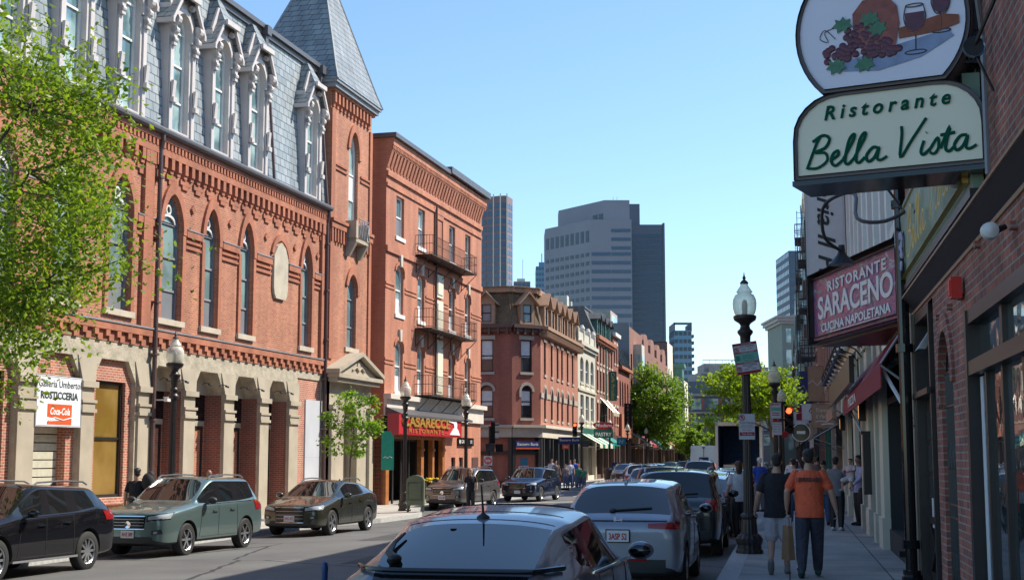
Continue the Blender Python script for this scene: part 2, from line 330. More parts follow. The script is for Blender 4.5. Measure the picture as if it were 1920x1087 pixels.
# ================= ground, road, pavements =================
def street_mat():
    m, nt, N, L, p = _new('asphalt'); p.inputs['Roughness'].default_value = .8
    tc = N.new('ShaderNodeTexCoord'); n = N.new('ShaderNodeTexNoise'); n.inputs['Scale'].default_value = .35; n.inputs['Detail'].default_value = 9; L.new(tc.outputs['Object'], n.inputs['Vector'])
    r = N.new('ShaderNodeValToRGB'); L.new(n.outputs['Fac'], r.inputs[0]); e = r.color_ramp.elements; e[0].position = .35; e[1].position = .65; e[0].color = (.085, .085, .086, 1); e[1].color = (.135, .132, .128, 1)
    n2 = N.new('ShaderNodeTexNoise'); n2.inputs['Scale'].default_value = 60; n2.inputs['Detail'].default_value = 4; L.new(tc.outputs['Object'], n2.inputs['Vector'])
    mx = N.new('ShaderNodeMix'); mx.data_type = 'RGBA'; mx.blend_type = 'OVERLAY'; mx.inputs[0].default_value = .5; L.new(r.outputs[0], mx.inputs[6]); L.new(n2.outputs['Fac'], mx.inputs[7])
    v = N.new('ShaderNodeTexVoronoi'); v.feature = 'DISTANCE_TO_EDGE'; v.inputs['Scale'].default_value = .22; 
    n3 = N.new('ShaderNodeTexNoise'); n3.inputs['Scale'].default_value = 1.5; n3.inputs['Detail'].default_value = 6; L.new(tc.outputs['Object'], n3.inputs['Vector'])
    mv = N.new('ShaderNodeMix'); mv.data_type = 'RGBA'; mv.inputs[0].default_value = .12; L.new(tc.outputs['Object'], mv.inputs[6]); L.new(n3.outputs['Color'], mv.inputs[7]); L.new(mv.outputs[2], v.inputs['Vector'])
    cr = N.new('ShaderNodeMath'); cr.operation = 'LESS_THAN'; cr.inputs[1].default_value = .006; L.new(v.outputs['Distance'], cr.inputs[0])
    m2 = N.new('ShaderNodeMix'); m2.data_type = 'RGBA'; L.new(cr.outputs[0], m2.inputs[0]); L.new(mx.outputs[2], m2.inputs[6]); m2.inputs[7].default_value = (.03, .03, .03, 1)
    L.new(m2.outputs[2], p.inputs['Base Color'])
    b = N.new('ShaderNodeBump'); b.inputs['Strength'].default_value = .35; b.inputs['Distance'].default_value = .01; L.new(n2.outputs['Fac'], b.inputs['Height']); L.new(b.outputs[0], p.inputs['Normal'])
    return m
def slab_mat(name, rot, c1, c2, bw, rh, ms, joint=(.06, .06, .06)):
    m, nt, N, L, p = _new(name); p.inputs['Roughness'].default_value = .85
    tc = N.new('ShaderNodeTexCoord'); mp = N.new('ShaderNodeMapping'); mp.inputs['Rotation'].default_value = (0, 0, rot); L.new(tc.outputs['Object'], mp.inputs[0])
    b = N.new('ShaderNodeTexBrick'); L.new(mp.outputs[0], b.inputs['Vector']); b.inputs['Scale'].default_value = 1; b.inputs['Brick Width'].default_value = bw; b.inputs['Row Height'].default_value = rh
    b.inputs['Mortar Size'].default_value = ms; b.inputs['Color1'].default_value = (*c1, 1); b.inputs['Color2'].default_value = (*c2, 1); b.inputs['Mortar'].default_value = (*joint, 1)
    if rh > 1: b.offset = 0
    n = N.new('ShaderNodeTexNoise'); n.inputs['Scale'].default_value = 1.1; n.inputs['Detail'].default_value = 9; n.inputs['Roughness'].default_value = .7; L.new(tc.outputs['Object'], n.inputs['Vector'])
    mr = N.new('ShaderNodeMapRange'); L.new(n.outputs['Fac'], mr.inputs[0]); mr.inputs[1].default_value = .3; mr.inputs[2].default_value = .7; mr.inputs[3].default_value = .72; mr.inputs[4].default_value = 1.25
    v = N.new('ShaderNodeTexVoronoi'); v.inputs['Scale'].default_value = 5; L.new(tc.outputs['Object'], v.inputs['Vector'])
    gt = N.new('ShaderNodeMath'); gt.operation = 'LESS_THAN'; gt.inputs[1].default_value = .09; L.new(v.outputs['Distance'], gt.inputs[0])
    gm = N.new('ShaderNodeMath'); gm.operation = 'MULTIPLY'; gm.inputs[1].default_value = .35; L.new(gt.outputs[0], gm.inputs[0])
    mx = N.new('ShaderNodeMix'); mx.data_type = 'RGBA'; mx.blend_type = 'MULTIPLY'; mx.inputs[0].default_value = 1; L.new(b.outputs['Color'], mx.inputs[6]); L.new(mr.outputs[0], mx.inputs[7])
    m2 = N.new('ShaderNodeMix'); m2.data_type = 'RGBA'; L.new(gm.outputs[0], m2.inputs[0]); L.new(mx.outputs[2], m2.inputs[6]); m2.inputs[7].default_value = (.03, .03, .03, 1)
    L.new(m2.outputs[2], p.inputs['Base Color'])
    bp = N.new('ShaderNodeBump'); bp.inputs['Strength'].default_value = .4; bp.inputs['Distance'].default_value = .01; bp.invert = True; L.new(b.outputs['Fac'], bp.inputs['Height']); L.new(bp.outputs[0], p.inputs['Normal'])
    return m
SROT = -(pi/2-math.atan(.197))
M['asphalt'] = street_mat()
M['slab'] = slab_mat('concrete_flags', SROT, (.33, .32, .305), (.38, .37, .35), 1.55, 1.47, .012)
M['slab_far'] = slab_mat('pale_flags', SROT, (.40, .37, .33), (.44, .41, .37), 1.5, 1.5, .012, (.2, .18, .16))
M['brick_pave'] = slab_mat('brick_paving', SROT, (.42, .17, .12), (.34, .14, .10), .22, .11, .008, (.25, .2, .17))
M['granite'] = mat('granite_kerb', (.42, .42, .41), .8, noise=.18, nscale=12, bump=.2)
M['terrain'] = mat('terrain', (.16, .16, .15), .9, noise=.2, nscale=.05)
m = MB(); m.quad((-4000, -200, -.75), (4000, -200, -.75), (4000, 6000, -.75), (-4000, 6000, -.75)); tag(m.build('ground', 'terrain'), kind='structure')
def curb_x(lat, y): return -1.06+.197*y-lat/.98
def strip(name, ys, lats, h, m, thick=.0):
    mb = MB(); nl = len(lats); vs = []; fs = []
    for y in ys:
        for l in lats:
            ll = l(y) if callable(l) else l; x = curb_x(ll, y); vs.append((x, y, gz(x, y)+h))
    for i in range(len(ys)-1):
        for j in range(nl-1): fs.append((i*nl+j, i*nl+j+1, (i+1)*nl+j+1, (i+1)*nl+j))
    mb.add(vs, fs)
    return tag(mb.build(name, m), kind='structure')
ys = [-12+2*i for i in range(67)]+[124+6*i for i in range(28)]
strip('road', ys, [-1, 0, 2, 4, 6, 8, 10, 12, 15, 20, 30, 45], 0, 'asphalt')
M['asphalt_patch'] = mat('asphalt_patch', (.055, .056, .058), .85, noise=.25, nscale=3, bump=.2)
mb = MB()
for (l0, l1, ya, yb) in ((6.2, 7.6, 27.5, 31.5), (9.0, 9.8, 36, 44), (4.2, 5.6, 38, 41), (7.5, 9.4, 56, 60)):
    n = 4; vs = [(curb_x(l, ya+(yb-ya)*k/n), ya+(yb-ya)*k/n, gz(curb_x(l, ya+(yb-ya)*k/n), ya+(yb-ya)*k/n)+.004) for k in range(n+1) for l in (l0, l1)]
    mb.add(vs, [(2*k, 2*k+1, 2*k+3, 2*k+2) for k in range(n)])
tag(mb.build('road_patches', 'asphalt_patch'), kind='structure')
# left pavement (along the brick hall), with a bulge at the crossing
def F1lat(d, y):   # distance left of the right curb of a line d metres in front of facade one
    x = F1.o.x+F1.n.x*d+(y-(F1.o.y+F1.n.y*d))*F1.d.x/F1.d.y; return (curb_x(0, y)-x)*.98
def ease(t): t = max(0, min(1, t)); return t*t*(3-2*t)
def kerbd(y): return 4.4+1.0*ease((y-45.2)/1.5)*(1-ease((y-51)/3.5))-1.1*ease((y-52)/4)
def F3lat(d, y):
    x = F3.o.x+F3.n.x*d+(y-(F3.o.y+F3.n.y*d))*.2; return (curb_x(0, y)-x)*.98
def pave(name, y0, y1, front, back, m, n=3, step=1.0, h=.15):
    ysx = [y0+(y1-y0)*i/int((y1-y0)/step) for i in range(int((y1-y0)/step)+1)]
    return strip(name, ysx, [(lambda y, k=k: front(y)+(back(y)-front(y))*k/n) for k in range(n+1)], h, m)
def kerb(name, y0, y1, front, sgn, step=1.0, wdt=.17, h=.154):
    n = int((y1-y0)/step); mb = MB(); vs = []; fs = []
    for i in range(n+1):
        y = y0+(y1-y0)*i/n; l = front(y)
        for dl, hh in ((0, -.05), (0, h), (sgn*wdt, h), (sgn*wdt, -.05)):
            x = curb_x(l+dl, y); vs.append((x, y, gz(x, y)+hh))
    for i in range(n): 
        for k in range(3): fs.append((i*4+k, i*4+k+1, i*4+5+k, i*4+4+k))
    fs += [(0, 1, 2, 3), (n*4, n*4+1, n*4+2, n*4+3)]
    mb.add(vs, fs); return tag(mb.build(name, 'granite'), kind='structure')
pave('left_pavement', 8, 78, lambda y: F1lat(kerbd(y), y), lambda y: F1lat(-1.5, y), 'slab_far')
kerb('left_kerb', 8, 78, lambda y: F1lat(kerbd(y), y), 1)
pave('right_pavement', -10, 300, lambda y: 0, lambda y: -3.6, 'slab', step=2)
kerb('right_kerb', -10, 300, lambda y: 0, -1, step=2, wdt=.30)
pave('far_pavement', 87, 300, lambda y: F3lat(3.3, y), lambda y: F3lat(-1, y), 'slab_far', step=3)
kerb('far_kerb', 87, 300, lambda y: F3lat(3.3, y), 1, step=3)
# brick crossing corner and painted crossing bars
mb = MB()
for k in range(9):
    for (ya, yb) in ((76.2, 79.6),):
        la, lb = 1.2+k*1.45, 1.75+k*1.45
        vs = [(curb_x(l, y), y, gz(curb_x(l, y), y)+.005) for (l, y) in ((la, ya), (lb, ya), (lb, (ya+yb)/2), (lb, yb), (la, yb), (la, (ya+yb)/2))]
        mb.add(vs, [(0, 1, 2, 5), (5, 2, 3, 4)])
M['road_paint'] = mat('road_paint', (.62, .62, .60), .7, noise=.15, nscale=2)
tag(mb.build('crosswalk', 'road_paint'), kind='structure')
mb = MB()
for ya in (66.5, 84):
    vs = [(curb_x(l, y), y, gz(curb_x(l, y), y)+.006) for y in (ya, ya+.4) for l in (.6, 4, 8, 12.5)]
    mb.add(vs, [(k, k+1, k+5, k+4) for k in range(3)])
tag(mb.build('stop_line', 'road_paint'), kind='structure')

# ================= brick hall with mansard and tower =================
H1 = empty('brick_hall', (F1.o.x, F1.o.y, 0), F1.rz, 'long red brick hall with pointed windows, grey slate mansard, white dormers and a corner spire', 'building')
g = -1
# upper wall with lancets
lw = [(-28.1, .64), (-25.15, .64), (-22.2, .64), (-19.05, .66), (-16.3, .52), (-13.5, .50), (-8.0, .50)]
holes = [arch(c-h, c+h, 6.2, 9.25, 10.22) for c, h in lw]
m = MB(g); m.wall(-36, -6.1, 5.8, 11.95, holes, 0, .34)
m.quad((-36, -1, -.8), (-36, 0, -.8), (-36, 0, 12), (-36, -1, 12)); m.box(-36, -1.0, -14, -.65, -.7, 11.9)
m.build('wall', 'brick', H1)
M['mull'] = mat('pale_tracery', (.66, .64, .62), .6, noise=.06)
for i, ((c, h), ol) in enumerate(zip(lw, holes)):
    f = window(H1, g, c-h, c+h, 6.2, 9.3, -.02, outline=ol, fr='lead', gl='glass_low', fw=.06, bars=(7.15, 8.2, 9.28), sill=.22)
    t = MB(g); t.ring([(c+.17*cos(a*pi/6), 9.72+.17*sin(a*pi/6)) for a in range(12)], [(c+.11*cos(a*pi/6), 9.72+.11*sin(a*pi/6)) for a in range(12)], -.165, -.115)
    t.ring(arch(c-h*.75, c+h*.75, 9.3, 9.32, 9.58, kind='round', n=5), arch(c-h*.60, c+h*.60, 9.3, 9.31, 9.50, kind='round', n=5), -.165, -.115); t.build('tracery', 'mull', f)
    q = MB(g); q.box(c-h+.06, c+h-.06, -.188, -.181, 6.26, 7.15); q.build('blind', 'glass_grey', f)
    # brick archivolt and jamb shafts
    a = MB(g); ou = arch(c-h-.22, c+h+.22, 9.0, 9.2, 10.62)[1:]; ii = arch(c-h, c+h, 9.0, 9.25, 10.22)[1:]
    n = len(ou); a.add([(p[0], .09, p[1]) for p in ou]+[(p[0], .09, p[1]) for p in ii]+[(p[0], -.01, p[1]) for p in ou]+[(p[0], -.01, p[1]) for p in ii],
        [(k, k+1, n+k+1, n+k) for k in range(n-1)]+[(k, k+1, 2*n+k+1, 2*n+k) for k in range(n-1)]+[(n+k, n+k+1, 3*n+k+1, 3*n+k) for k in range(n-1)])
    a.box(c-h-.2, c-h-.002, -.01, .07, 6.2, 9.0); a.box(c+h+.002, c+h+.2, -.01, .07, 6.2, 9.0)
    a.build('arch_surround', 'brick_trim', H1)
# impost bands between windows
xs = [-36]+[v for c, h in lw for v in (c-h-.24, c+h+.24)]+[-6.1]
tr = MB(g); ld = MB(g)
for a, b in zip(xs[::2], xs[1::2]):
    for aa, bb in ([(a, b)] if not (a < -10.6 < b) else [(a, -11.4), (-9.85, b)]):
        tr.box(aa, bb, 0, .10, 8.98, 9.20); tr.box(aa, bb, 0, .06, 8.80, 8.88); tr.box(aa, bb, 0, .06, 8.60, 8.68); ld.box(aa, bb, 0, .12, 9.20, 9.24)
# corbel table under the gutter
tr.box(-36, -6.1, 0, .16, 11.28, 11.50); tr.box(-36, -6.1, 0, .2, 11.72, 11.93); tr.box(-36, -6.1, 0, .10, 11.5, 11.72)
x = -36
while x < -6.3: tr.box(x, x+.12, .0, .18, 11.5, 11.715); x += .235
x = -36
k = 0
while x < -6.5:
    tr.box(x, x+.20, 0, .155, 10.93, 11.28); tr.box(x, x+.20, 0, .11, 10.80, 10.93)
    if k % 2 == 0: tr.box(x-.13, x+.56, 0, .06, 10.62, 10.78); tr.box(x+.02, x+.42, 0, .055, 10.48, 10.62)
    x += .46; k += 1
# key-pattern band over the stone base
tr.box(-36, -6.1, 0, .14, 5.56, 5.78); tr.box(-36, -6.1, 0, .05, 5.24, 5.56); ld.box(-36, -6.1, 0, .17, 5.78, 5.83)
x = -36
while x < -6.4: tr.box(x, x+.22, .05, .13, 5.38, 5.56); tr.box(x+.22, x+.46, .05, .10, 5.24, 5.42); x += .62
for c in (-17.7, -14.9, -11.9, -9.2, -6.9, -20.7): tr.prism([(c-.14, 9.95), (c, 9.80), (c+.14, 9.95), (c, 10.10)], 0, .07)
# corner pilasters
for a, b in ((-21.0, -20.45), (-6.6, -6.15)): tr.box(a, b, 0, .12, 5.83, 10.9); tr.box(a-.03, b+.03, 0, .15, 10.9, 11.28)
tr.build('brick_trim', 'brick_trim', H1); ld.build('lead_ledge', 'lead', H1)
M['cream_plaque'] = mat('plaque_stone', (.46, .41, .32), .85, noise=.16, nscale=2, bump=.3)
# blank memorial plaque
m = MB(g); m.prism([(-11.2, 7.95), (-11.05, 7.78), (-10.2, 7.78), (-10.05, 7.95), (-9.98, 8.2), (-9.98, 9.35), (-10.25, 9.75), (-10.6, 9.92), (-10.95, 9.75), (-11.27, 9.35), (-11.27, 8.2)], 0, .10)
m.build('plaque', 'cream_plaque', H1)
m = MB(g); ou = arch(-11.45, -9.75, 9.3, 9.45, 10.25)[1:]; ii = arch(-11.3, -9.9, 9.3, 9.40, 10.0)[1:]; n = len(ou)
m.add([(p[0], .09, p[1]) for p in ou]+[(p[0], .09, p[1]) for p in ii]+[(p[0], -.01, p[1]) for p in ou]+[(p[0], -.01, p[1]) for p in ii], [(k, k+1, n+k+1, n+k) for k in range(n-1)]+[(k, k+1, 2*n+k+1, 2*n+k) for k in range(n-1)]+[(n+k, n+k+1, 3*n+k+1, 3*n+k) for k in range(n-1)])
m.build('plaque_hood', 'brick_trim', H1)
# limestone base: openings with chamfered heads
def cham(x0, x1, z0, zc, zt, c=.45): return [(x0, z0), (x1, z0), (x1, zc), (x1-c, zt), (x0+c, zt), (x0, zc)]
GZ0 = -.6
ops = [(-35.4, -33), (-32.2, -30.0), (-29.5, -27.1), (-26.35, -24.1), (-23.45, -21.05), (-20.16, -18.05), (-17.3, -15.15), (-14.4, -12.25), (-11.5, -9.6)]
m = MB(g); m.wall(-36, -6.1, GZ0, 5.24, [cham(a, b, GZ0+.02, 4.1, 4.72) for a, b in ops]+[rect(-8.72, -6.3, GZ0+.02, 4.95)], .03, .55)
m.build('stone_base', 'limestone', H1)
st = MB(g); st2 = MB(g)
piers = [(-36, -35.4), (-33, -32.2), (-30.0, -29.5), (-27.1, -26.35), (-24.1, -23.45), (-20.95, -20.2), (-18.05, -17.3), (-15.15, -14.4), (-12.25, -11.5), (-9.6, -8.75)]
for a, b in piers:
    st = MB(g)
    st.box(a, b, .032, .10, GZ0, 3.15); st.box(a-.05, b+.05, .032, .17, 3.15, 3.25); st.box(a, b, .032, .13, 3.25, 3.42); st.box(a-.05, b+.05, .032, .17, 3.42, 3.5)
    st.box(a, b, .032, .09, 3.5, 3.85); st.box(a-.08, b+.08, .032, .19, 3.85, 4.02)
    st.hexa([(a, .032, 4.02), (b, .032, 4.02), (b, .12, 4.02), (a, .12, 4.02)], [(a-.18, .032, 4.75), (b+.18, .032, 4.75), (b+.18, .05, 4.75), (a-.18, .05, 4.75)])
    st.build('pier', 'limestone_s', H1)
M['brick_jambs'] = brick('shaded_brick_jambs', (.30, .09, .06), (.22, .07, .05), (.30, .2, .16), var=.15, bump=.3)  # darker brick for the jambs: shade of the recess put into the colour
def recess(a, b, d=-.66):
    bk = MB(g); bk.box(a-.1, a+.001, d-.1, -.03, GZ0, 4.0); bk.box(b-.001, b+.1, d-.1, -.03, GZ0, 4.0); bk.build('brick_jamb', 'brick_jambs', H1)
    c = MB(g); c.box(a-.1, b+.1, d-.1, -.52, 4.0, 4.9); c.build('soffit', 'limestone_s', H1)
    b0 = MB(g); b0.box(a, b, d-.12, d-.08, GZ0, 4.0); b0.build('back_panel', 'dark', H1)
    f = MB(g); f.ring(rect(a, b-.15, -.35, 2.95), rect(a+.12, b-.27, -.25, 2.83), d-.05, d+.04); f.box((a+b)/2-.12, (a+b)/2-.02, d-.04, d+.03, -.3, 2.9)
    dr = f.build('door', 'black', H1)
    q = MB(g); q.box(a+.1, b-.25, d-.03, d-.01, -.3, 2.85); q.build('pane', 'glass_shop', dr)
    t = MB(g); t.box(a+.02, b-.1, d-.03, d+.06, 2.95, 3.12); t.build('transom_bar', 'limestone_s', H1)
    t = MB(g); t.box(a, b, d-.03, d+.02, 3.12, 4.0); t.build('transom', 'blackg', H1)
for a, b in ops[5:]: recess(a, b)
for a, b in ops[:5]:
    # brick infill bays
    if abs(a+26.35) < .1:
        m = MB(g); m.wall(a-.02, b+.02, GZ0, 4.72, [rect(-26.15, -24.5, GZ0+.1, 2.75)], -.12, .35); m.build('infill', 'brick_low', H1)
        m = MB(g)
        for k in range(14): m.box(-26.15, -24.5, -.42, -.38, -.45+k*.23, -.25+k*.23)
        m.build('roller_shutter', mat('shutter', (.50, .48, .38), .5, noise=.1), H1)
        continue
    x0, x1 = (a+.42, b-.32)
    m = MB(g); m.wall(a-.02, b+.02, GZ0, 4.72, [rect(x0, x1, .75, 4.1)], -.12, .2); m.build('infill', 'brick_low', H1)
    f = window(H1, g, x0, x1, .75, 4.1, -.12, fr='black', gl='ochre_glass' if a > -30 else 'glass_shop', fw=.09, bars=(2.45,))
    s_ = MB(g); s_.box(x0-.1, x1+.1, -.12, -.02, .55, .75); s_.build('sill', 'brick_low', f)
m = MB(g); m.box(-21.75, -21.5, -.312, -.306, 1.0, 1.55); m.build('window_notice', 'plate', H1)
# brick bay with white board
m = MB(g); m.box(-8.72, -6.3, -.4, -.02, GZ0, 4.96); m.build('infill', 'brick_low', H1)
m = MB(g); m.box(-7.85, -6.35, -.02, .03, 1.9, 4.15); m.box(-7.85, -6.35, -.02, .028, .9, 1.896); m.build('white_board', mat('white_board', (.50, .52, .56), .5, noise=.07, nscale=1), H1)
# arm lights over the door bays
for a, b in ops[5:]:
    for c in (a+.55, b-.35):
        q = MB(g); q.tube([(c, .03, 4.28), (c, .16, 4.34), (c, .34, 4.30)], .014, 6); q.tube([(c-.09, .34, 4.28), (c+.09, .34, 4.26)], .035, 8); q.build('arm_light', 'black', H1)
# gutter, downspouts
m = MB(g); m.tube([(-36, .26, 12.0), (-6.1, .26, 12.0)], .12, 10); m.box(-36, -6.1, 0, .3, 11.95, 12.06)
m.build('gutter', 'gutter', H1)
def spout(u, z1, z0=-.4):
    q = MB(g); q.tube([(u, .24, 12.0), (u, .24, 11.7), (u, .17, 11.4), (u, .17, z1)], .075, 8)
    for z in (10.5, 8.6, 6.6, 5.0, 3.0): q.box(u-.12, u+.12, .0, .26, z, z+.06)
    q.tube([(u, .17, z1), (u, .19, z0)], .07, 8); q.build('downspout', 'pipe', H1)
spout(-20.2, 2.6); spout(-5.98-.25, 2.6)
# mansard
DC = (-34, -31.1, -28.2, -25.15, -22.15, -18.95, -16.0, -13.1, -7.9)
m = MB(g); m.wall(-36, -5.8, 12.06, 17.72, [rect(c-.62, c+.62, 12.15, 16.25) for c in DC], 0, 0)
m.v = [(x, y+(z-12.06)*.06, z) for x, y, z in m.v]; m.box(-36, -5.8, -12, -.9, 12.1, 17.72)
m.build('mansard', 'slate', H1)
m = MB(g); m.box(-36, -5.6, -2.2, -.24, 17.62, 17.82); m.box(-36, -5.6, -2.2, -.12, 17.82, 18.0); m.box(-36, -5.6, -12, -2.2, 17.7, 17.9); m.build('roof_cornice', 'gutter', H1)
for u in (-11.9, -6.4): m = MB(g); m.box(u-.18, u+.18, -.7, .0, 17.6, 17.95); m.box(u-.12, u+.12, -.7, -.1, 17.2, 17.6); m.build('scupper', 'gutter', H1)
for u in (-11.65, -6.35): m = MB(g); m.tube([(u, -.22, 17.3), (u, .2, 12.1)], .06, 8); m.build('roof_downspout', 'pipe', H1)
# dormers
M['dormer'] = mat('dormer_paint', (.54, .49, .47), .55, noise=.07, nscale=2)
def dormer(c):
    hw = .86; f = MB(g); ol = arch(c-.52, c+.52, 12.25, 15.55, 16.15, kind='round')
    f.wall(c-hw, c+hw, 12.08, 16.35, [ol], .06, .22); f.box(c-hw, c-hw+.06, -1.6, .06, 12.08, 16.3); f.box(c+hw-.06, c+hw, -1.6, .06, 12.08, 16.3)
    f.prism([(c-hw, 16.35), (c+hw, 16.35), (c+.42, 17.2), (c-.42, 17.2)], -.02, .05)
    # pilaster strips, outer casing
    for s in (-1, 1):
        a = c+s*.745; f.box(a-.10, a+.10, .06, .12, 12.08, 15.2)
    D = f.build('dormer', 'dormer', H1)
    w_ = window(D, g, c-.52, c+.52, 12.25, 15.6, -.02, outline=ol, fr='white', gl='glass', fw=.075, bars=(13.25, 14.45, 15.55))
    for s in (-1, 1):
        b = MB(g); a = c+s*.745
        b.prism([(.15, 14.3), (.42, 14.2), (.42, 14.12), (.30, 14.05), (.15, 13.5)], a-.09, a+.09, 'yz') if False else None
        # lower console
        b.hexa([(a-.09, .15, 13.2), (a+.09, .15, 13.2), (a+.09, .20, 13.2), (a-.09, .20, 13.2)], [(a-.09, .15, 13.75), (a+.09, .15, 13.75), (a+.09, .25, 13.75), (a-.09, .25, 13.75)])
        b.box(a-.12, a+.12, .06, .38, 13.12, 13.2) if False else b.box(a-.12, a+.12, .15, .27, 13.04, 13.2)
        b.build('console', 'dormer', D); b = MB(g)
        # scrolls below the hood
        for zz, rr, dd in ((15.75, .17, .22), (15.40, .12, .20), (15.08, .09, .18)): b.lathe([(rr, -.1), (rr, .1)], (a, dd, zz), 10, 'x')
        b.box(a-.10, a+.10, .06, .22, 14.9, 15.9)
        b.lathe([(.10, -.07), (.10, .07)], (c+s*.42, .16, 16.45), 10, 'x'); b.build('scroll', 'dormer', D)
    # arch moulding
    q = MB(g); ou = arch(c-.66, c+.66, 15.3, 15.55, 16.32, kind='round')[1:]; ii = arch(c-.53, c+.53, 15.3, 15.55, 16.16, kind='round')[1:]; n = len(ou)
    q.add([(p[0], .13, p[1]) for p in ou]+[(p[0], .13, p[1]) for p in ii]+[(p[0], .05, p[1]) for p in ou]+[(p[0], .05, p[1]) for p in ii], [(k, k+1, n+k+1, n+k) for k in range(n-1)]+[(k, k+1, 2*n+k+1, 2*n+k) for k in range(n-1)]+[(n+k, n+k+1, 3*n+k+1, 3*n+k) for k in range(n-1)])
    q.build('moulding', 'dormer', D)
    # hood: steep slate roof with clipped front
    r = MB(g); F, K = .30, -1.9
    e = [(c-1.12, F, 15.75), (c-.46, F, 16.75), (c-.16, F-.45, 17.62), (c+.16, F-.45, 17.62), (c+.46, F, 16.75), (c+1.12, F, 15.75)]
    bk = [(c-1.12, K, 15.75), (c-.46, K, 16.75), (c-.16, K, 17.62), (c+.16, K, 17.62), (c+.46, K, 16.75), (c+1.12, K, 15.75)]
    r.add(e+bk, [(0, 1, 7, 6), (1, 2, 8, 7), (2, 3, 9, 8), (3, 4, 10, 9), (4, 5, 11, 10), (1, 4, 3, 2)])
    e2 = [(x_, y_, z_-.07) for x_, y_, z_ in e]; b2 = [(x_, y_, z_-.07) for x_, y_, z_ in bk]
    r.add(e2+b2, [(6, 7, 1, 0), (7, 10, 4, 1), (10, 11, 5, 4)])
    r.build('hood', 'slate_spire', D)
    t = MB(g)
    for s in (-1, 1):
        p0, p1 = (c+s*1.14, 15.70), (c+s*.46, 16.72)
        t.prism([p0, (p0[0]-s*.02, p0[1]-.16), (p1[0]-s*.02, p1[1]-.17), p1], .24, .335)
        t.box(min(c+s*1.14, c+s*1.02), max(c+s*1.14, c+s*1.02), -1.0, .33, 15.56, 15.72)
    t.box(c-.50, c+.50, .36, .455, 16.57, 16.74); t.build('bargeboard', 'dormer', D); D.location = (0, -.07, 0)
for c in DC: dormer(c)
# tower
TX0, TX1, TD = -6.0, -1.1, .15
m = MB(g); tl = arch(-3.85, -2.75, 6.5, 9.1, 9.7); tu = arch(-3.85, -2.75, 11.55, 15.0, 15.85)
m.wall(TX0, TX1, 5.9, 17.2, [], TD-.001) if False else None
m.wall(TX0, TX1, 5.2, 10.6, [tl], TD, .3); m.wall(TX0, TX1, 10.6, 17.25, [tu], TD, .3)
m.quad((TX0, TD, -.6), (TX0, TD-3.7, -.6), (TX0, TD-3.7, 17.25), (TX0, TD, 17.25)); m.quad((TX1, TD, -.6), (TX1, TD-3.7, -.6), (TX1, TD-3.7, 17.25), (TX1, TD, 17.25)); m.quad((TX0, TD-3.7, 11), (TX1, TD-3.7, 11), (TX1, TD-3.7, 17.25), (TX0, TD-3.7, 17.25))
TW = m.build('tower', 'brick', H1, recalc=False)
window(TW, g, -3.85, -2.75, 6.5, 9.2, TD-.05, outline=tl, fr='lead', gl='glass_low', fw=.07, bars=(7.4, 8.6), sill=.25)
window(TW, g, -3.85, -2.75, 11.55, 15.2, TD-.05, outline=tu, fr='white', gl='glass', fw=.09, bars=(12.9, 14.0))
m = MB(g); m.box(-3.75, -2.85, -.06, -.04, 12.93, 13.9); m.build('blind', 'curtain', TW)
m = MB(g)
for s_, (a, b, za, zb) in enumerate(((-4.1, -2.5, 9.1, 10.0), (-4.1, -2.5, 15.0, 16.2))):
    ou = arch(a, b, za-.3, za, zb)[1:]; ii = arch(a+.25, b-.25, za-.3, za, zb-.35)[1:]; n = len(ou)
    m.add([(p[0], TD+.08, p[1]) for p in ou]+[(p[0], TD+.08, p[1]) for p in ii]+[(p[0], TD-.01, p[1]) for p in ou]+[(p[0], TD-.01, p[1]) for p in ii], [(k, k+1, n+k+1, n+k) for k in range(n-1)]+[(k, k+1, 2*n+k+1, 2*n+k) for k in range(n-1)]+[(n+k, n+k+1, 3*n+k+1, 3*n+k) for k in range(n-1)])
for a, b in ((TX0, -4.12), (-2.48, TX1)):
    m.box(a, b, TD, TD+.06, 14.0, 14.08); m.box(a, b, TD, TD+.06, 13.8, 13.88)
    m.box(a, b, TD, TD+.14, 11.3, 11.55); m.box(a, b, TD, TD+.20, 11.55, 11.68)
    x = a+.05
    while x < b-.2: m.box(x, x+.13, TD, TD+.12, 10.75, 11.3); x += .32
x = TX0+.1
while x < TX1-.2: m.box(x, x+.18, TD, TD+.15, 16.55, 17.0); m.box(x, x+.18, TD, TD+.08, 16.35, 16.55); x += .42
m.box(TX0, TX1, TD, TD+.17, 17.0, 17.12)
for k in range(8): m.box(TX0-.12, TX0, TD-.6-k*.42, TD-.42-k*.42, 16.35, 17.0)
m.box(TX0, TX0+.45, TD, TD+.07, 5.9, 16.3) ; m.box(TX1-.3, TX1, TD, TD+.07, 5.9, 16.3)
m.build('tower_trim', 'brick_trim', TW)
m = MB(g); m.box(TX0-.22, TX1+.16, TD-3.8, TD+.28, 17.12, 17.3); m.box(TX0-.32, TX1+.26, TD-3.9, TD+.38, 17.3, 17.42); m.build('tower_cornice', 'lead', TW)
ap = (-3.0, -1.65, 24.2); zb = 17.42; c4 = [(TX0-.36, TD+.42, zb), (TX1+.3, TD+.42, zb), (TX1+.3, TD-4.0, zb), (TX0-.36, TD-4.0, zb)]
z2 = 18.0
def lerp3(a, b, t): return tuple(a[i]+(b[i]-a[i])*t for i in range(3))
mid = [(lerp3(c, ap, .10)[0], lerp3(c, ap, .10)[1], z2) for c in c4]
m = MB(g); m.add(c4+mid+[ap], [(0, 1, 5, 4), (1, 2, 6, 5), (2, 3, 7, 6), (3, 0, 4, 7), (4, 5, 8), (5, 6, 8), (6, 7, 8), (7, 4, 8), (0, 3, 2, 1)]); m.build('spire', 'slate_spire', TW)
m = MB(g)
